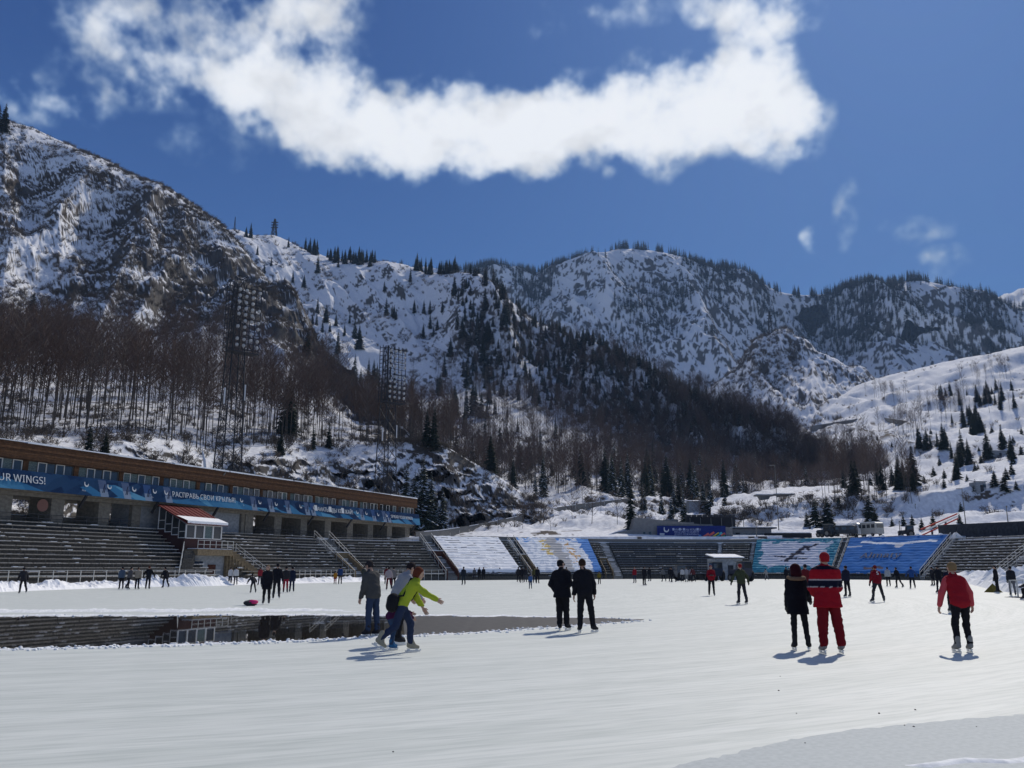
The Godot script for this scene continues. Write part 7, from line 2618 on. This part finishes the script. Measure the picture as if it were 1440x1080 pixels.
	var fold := {"legs": [[0.03, 0.08, 0.08], [-0.03, 0.10, 0.06]], "arms": [[0.35, 0.15, 1.4, 0.9], [0.35, 0.15, 1.4, 0.9]], "lean": 0.02}
	var stoop := {"legs": [[0.35, 0.12, 0.5], [-0.1, 0.12, 0.4]], "arms": [[0.5, 0.5, 0.2], [-0.3, 0.6, 0.1]], "lean": 0.8}
	var sit := {"legs": [[1.45, 0.12, 1.5], [1.4, 0.14, 1.5]], "arms": [[0.5, 0.12, 0.6], [0.5, 0.12, 0.6]], "lean": 0.2}
	var far := "skaters out on the ice"
	var W := Color(0.45, 0.45, 0.46)
	var list := [
		[1045, 850, 1.76, 0.25, spread, Color(0.045, 0.052, 0.030), DARK, "cap", Color(0.22, 0.02, 0.02), "skater in olive jacket and red cap with arms spread"],
		[1001, 838, 1.74, 3.0, fold, Color(0.20, 0.010, 0.018), BLACK, "knit", Color(0.15, 0.03, 0.03), "person in dark red jacket standing with folded arms in front of the plough"],
		[1236, 847, 1.74, 0.1, wide, Color(0.17, 0.010, 0.018), DARK, "knit", Color(0.12, 0.01, 0.012), "skater in dark red jacket with a letter on the back, legs apart"],
		[1193, 840, 1.72, 0.3, stand, Color(0.016, 0.018, 0.032), BLACK, "hair", Color(0.03, 0.02, 0.02), "person in navy jacket standing right of the red suit"],
		[1136, 846, 1.76, 0.0, stand, Color(0.11, 0.012, 0.016), BLACK, "hair", BLACK, "person in maroon jacket hidden behind the girl in the parka"],
		[1323, 834, 1.76, 0.1, spread, BLACK, BLACK, "hair", BLACK, "skater all in black with one arm out beyond the red vest"],
		[1313, 824, 1.70, 0.4, stand, DARK, BLACK, "knit", BLACK, "dark figure left of the skater all in black"],
		[1345, 862, 1.72, -0.2, glide, Color(0.014, 0.015, 0.03), BLACK, "knit", BLACK, "dark skater half hidden behind the red vest"],
		[1404, 834, 1.74, 0.9, stand, BLACK, BLACK, "hair", BLACK, "person in black standing at the yellow marker"],
		[1425, 838, 1.70, -0.4, stand, DARK, Color(0.13, 0.13, 0.14), "hair", BLACK, "person with dark top and grey trousers beside the snow heap"],
		[1441, 844, 1.70, 1.2, sit, DARK, BLACK, "hair", Color(0.12, 0.09, 0.06), "person crouching at the right edge of the picture"],
		[374, 850, 1.70, 3.3, stand, BLACK, BLACK, "long", Color(0.16, 0.11, 0.06), "woman with long fair hair in black coat"],
		[388, 843, 1.84, 0.2, glide, BLACK, BLACK, "hair", BLACK, "tall man in black beside the fair haired woman"],
		[401, 834, 1.70, 0.1, stand, DARK, Color(0.24, 0.012, 0.03), "knit", BLACK, "person in dark jacket and bright red trousers"],
		[410, 833, 1.68, 0.3, stand, Color(0.014, 0.018, 0.036), Color(0.02, 0.024, 0.05), "knit", BLACK, "person in navy next to the bright red trousers"],
		[356, 834, 1.35, 0.6, stoop, DARK, DARK, "knit", BLACK, "dark bending child with arms out left of the couple"],
		[365, 823, 1.70, 0.0, stand, Color(0.22, 0.02, 0.03), DARK, "hair", BLACK, "person in red behind the couple at the stairs"],
		[32, 835, 1.66, 0.8, glide, DARK, BLACK, "knit", BLACK, "dark skater alone at the far left edge"],
		[170, 829, 1.70, 0.7, stand, Color(0.06, 0.09, 0.13), BLACK, "hair", BLACK, "person in blue grey jacket in the pair along the snow bank"],
		[178, 829, 1.70, -0.6, glide, Color(0.09, 0.085, 0.09), BLACK, "hair", BLACK, "grey skater right beside the blue grey jacket"],
		[192, 829, 1.66, 0.0, stand, Color(0.26, 0.22, 0.17), BLACK, "hair", Color(0.06, 0.04, 0.03), "person in beige jacket along the snow bank"],
		[207, 829, 1.76, 0.1, spread, BLACK, BLACK, "hair", Color(0.08, 0.03, 0.02), "dark skater with arms out right of the beige jacket"],
		[233, 827, 1.70, 0.9, glide, BLACK, BLACK, "hair", BLACK, "dark skater farthest right along the snow bank"],
		[323, 823, 1.70, 0.0, stand, W, BLACK, "hair", BLACK, "left one of two people in white by the booth stairs"],
		[331, 823, 1.72, 0.3, stand, Color(0.50, 0.50, 0.50), DARK, "hair", BLACK, "right one of two people in white by the booth stairs"],
		[471, 822, 1.32, 0.0, stand, Color(0.38, 0.17, 0.02), Color(0.20, 0.02, 0.02), "knit", BLACK, "child in orange yellow jacket and red trousers"],
		[478, 822, 1.78, 0.2, stand, Color(0.02, 0.045, 0.13), DARK, "hair", BLACK, "adult in blue beside the orange yellow child"],
		[511, 820, 1.78, 0.0, stand, Color(0.05, 0.052, 0.045), BLACK, "hair", BLACK, "person in olive grey behind the grey jacket skater"],
		[543, 822, 1.74, 0.0, stand, Color(0.12, 0.012, 0.02), DARK, "hair", BLACK, "person in dark red left of the pale pink jacket"],
		[547, 830, 1.70, 0.3, glide, Color(0.33, 0.27, 0.27), Color(0.09, 0.012, 0.02), "hair", BLACK, "skater in pale pink jacket and maroon leggings"],
		[553, 828, 1.68, 0.2, stand, Color(0.15, 0.14, 0.14), BLACK, "hair", BLACK, "skater in grey right of the pale pink jacket"],
		[602, 815, 1.70, 0.2, stand, Color(0.09, 0.065, 0.045), BLACK, "hair", BLACK, "figure in brown by the snow bank right of the yellow green jacket"],
		[594, 815.5, 1.6, 0.6, sit, DARK, BLACK, "hair", BLACK, "dark figure sitting by the snow bank"],
		[652, 823, 1.74, 0.3, stand, Color(0.016, 0.022, 0.03), Color(0.02, 0.028, 0.036), "knit", BLACK, "slim dark blue skater alone before the white tarpaulin"],
		[667, 816, 1.66, 0.0, stand, Color(0.09, 0.085, 0.09), DARK, "hair", BLACK, "grey figure left in the group below the white tarpaulin"],
		[674, 816, 1.74, 0.3, stand, BLACK, BLACK, "hair", BLACK, "black figure in the middle of the group below the white tarpaulin"],
		[680, 816, 1.78, 0.0, stand, BLACK, BLACK, "knit", BLACK, "taller black figure right in the group below the white tarpaulin"],
		[695, 815.5, 1.74, 0.0, stand, Color(0.10, 0.04, 0.03), BLACK, "hair", BLACK, "person in reddish brown below the right corner of the white tarpaulin"],
		[703, 815.5, 1.70, 0.4, stand, Color(0.07, 0.06, 0.05), BLACK, "hair", BLACK, "person in grey brown right of the reddish brown one"],
		[729, 819, 1.76, 0.0, stand, DARK, BLACK, "hair", BLACK, "dark figure at the left of the group before the tunnel mouth"],
		[734, 820, 1.72, 0.2, stand, BLACK, BLACK, "knit", BLACK, "black figure second in the group before the tunnel mouth"],
		[739, 819, 1.70, -0.3, stand, DARK, Color(0.05, 0.05, 0.06), "hair", BLACK, "dark figure third in the group before the tunnel mouth"],
		[746, 828.5, 1.16, 0.1, stand, Color(0.05, 0.10, 0.22), Color(0.04, 0.06, 0.11), "knit", Color(0.04, 0.05, 0.10), "child in blue jacket skating in front of a dark group"],
		[752, 820, 1.74, 0.1, stand, Color(0.07, 0.065, 0.02), BLACK, "hair", BLACK, "person in olive yellow right of the blue child"],
		[756, 821, 1.74, -0.2, stand, BLACK, BLACK, "hair", BLACK, "black figure at the right end of the group before the tunnel"],
		[797, 820, 1.74, 0.1, stand, Color(0.045, 0.04, 0.05), BLACK, "hair", BLACK, "dark figure seen between the two men in black"],
		[843, 822, 1.30, 0.1, stand, Color(0.14, 0.11, 0.02), Color(0.03, 0.03, 0.02), "hair", BLACK, "child in mustard yellow right of the two men in black"],
		[893, 820, 1.72, 2.6, stand, Color(0.20, 0.015, 0.02), Color(0.03, 0.035, 0.06), "hair", Color(0.14, 0.05, 0.03), "person in red before the dark blue seats"],
		[906, 823.5, 1.78, -0.8, stand, BLACK, BLACK, "hair", BLACK, "slim black skater right of the person in red"],
		[914, 817.5, 1.74, 0.4, stand, BLACK, BLACK, "hair", BLACK, "distant black figure farther back behind the slim black skater"],
		[934, 818, 1.68, 0.4, glide, Color(0.13, 0.13, 0.13), BLACK, "hair", BLACK, "grey skater left of the skater pair in black"],
		[943, 818, 1.74, 0.2, stand, BLACK, BLACK, "hair", BLACK, "upright one of the skater pair in black"],
		[948, 819, 1.74, 0.9, glide, BLACK, BLACK, "hair", BLACK, "striding one of the skater pair in black"],
		[960, 818, 1.66, 0.0, stand, W, DARK, "hair", BLACK, "person in white at the left of the pale group"],
		[966, 818.5, 1.70, 0.3, stand, Color(0.32, 0.32, 0.34), Color(0.2, 0.2, 0.2), "hair", Color(0.12, 0.1, 0.08), "person in pale grey in the middle of the pale group"],
		[971, 818, 1.66, 0.0, stand, Color(0.20, 0.20, 0.22), DARK, "hair", BLACK, "person in mid grey at the right of the pale group"],
		[976, 818.5, 1.74, 0.2, glide, Color(0.10, 0.03, 0.03), BLACK, "hair", BLACK, "dark red figure right of the pale group"],
		[1079, 816, 1.60, 0.4, glide, Color(0.28, 0.28, 0.27), Color(0.2, 0.2, 0.2), "hair", BLACK, "pale figure below the left edge of the teal banner"],
		[1107, 821, 1.74, 0.3, stand, BLACK, BLACK, "hair", BLACK, "dark skater left of the maroon hood"],
		[1113, 818, 1.68, 0.6, glide, DARK, BLACK, "hair", BLACK, "small dark skater behind the dark skater near the maroon hood"],
		[1118, 817, 1.70, 0.0, stand, Color(0.16, 0.11, 0.07), DARK, "hair", BLACK, "figure in tan close behind the maroon hood"],
		[1230, 826, 1.70, 0.1, stand, DARK, BLACK, "hair", BLACK, "dark figure hidden behind the lettered red jacket"],
		[1250, 825, 1.70, -0.2, stand, Color(0.30, 0.32, 0.34), BLACK, "hair", BLACK, "skater with pale top and black trousers before the blue banner"],
		[1266, 827, 1.70, 0.5, glide, BLACK, BLACK, "hair", BLACK, "black skater between the pale top and the blue jacket"],
		[1284, 828, 1.74, -0.2, spread, Color(0.02, 0.06, 0.19), BLACK, "hair", BLACK, "skater in blue jacket with arm out before the blue banner"],
	]
	for q in list:
		var pose: Dictionary = q[4].duplicate()
		pose.merge({"h": q[2], "jacket": q[5], "trousers": q[6], "hat": q[7], "hair": q[8], "bulk": 1.06, "boots": Color(0.05, 0.05, 0.055), "gloves": true})
		if q[9].contains("letter"): pose.mark = "S"
		if q[9].contains("coat"): pose.hem = 0.3
		person(ground(q[0], q[1]), q[3], pose, q[9], far)

func make_ground() -> void:
	var s := st()
	for q in [[-4000, -9000, 4000, 400]]:
		quad(s, Vector3(q[0], -0.03, q[1]), Vector3(q[2], -0.03, q[1]), Vector3(q[2], -0.03, q[3]), Vector3(q[0], -0.03, q[3]))
	put(done(s), "ground", mat(0.75, 0.77, 0.8)).set_meta("kind", "structure")

func _ready() -> void:
	var t0 := Time.get_ticks_msec()
	rng.seed = 7
	set_view()
	print("sky ", Time.get_ticks_msec() - t0)
	make_land()
	print("land ", Time.get_ticks_msec() - t0)
	make_ground()
	make_ice()
	make_snowbanks()
	make_bowl()
	make_tarps()
	make_press_building()
	make_masts()
	make_far_side()
	make_people()
	print("people ", Time.get_ticks_msec() - t0)
	print("bowl ", Time.get_ticks_msec() - t0)
	make_plants()
	print("plants ", Time.get_ticks_msec() - t0)
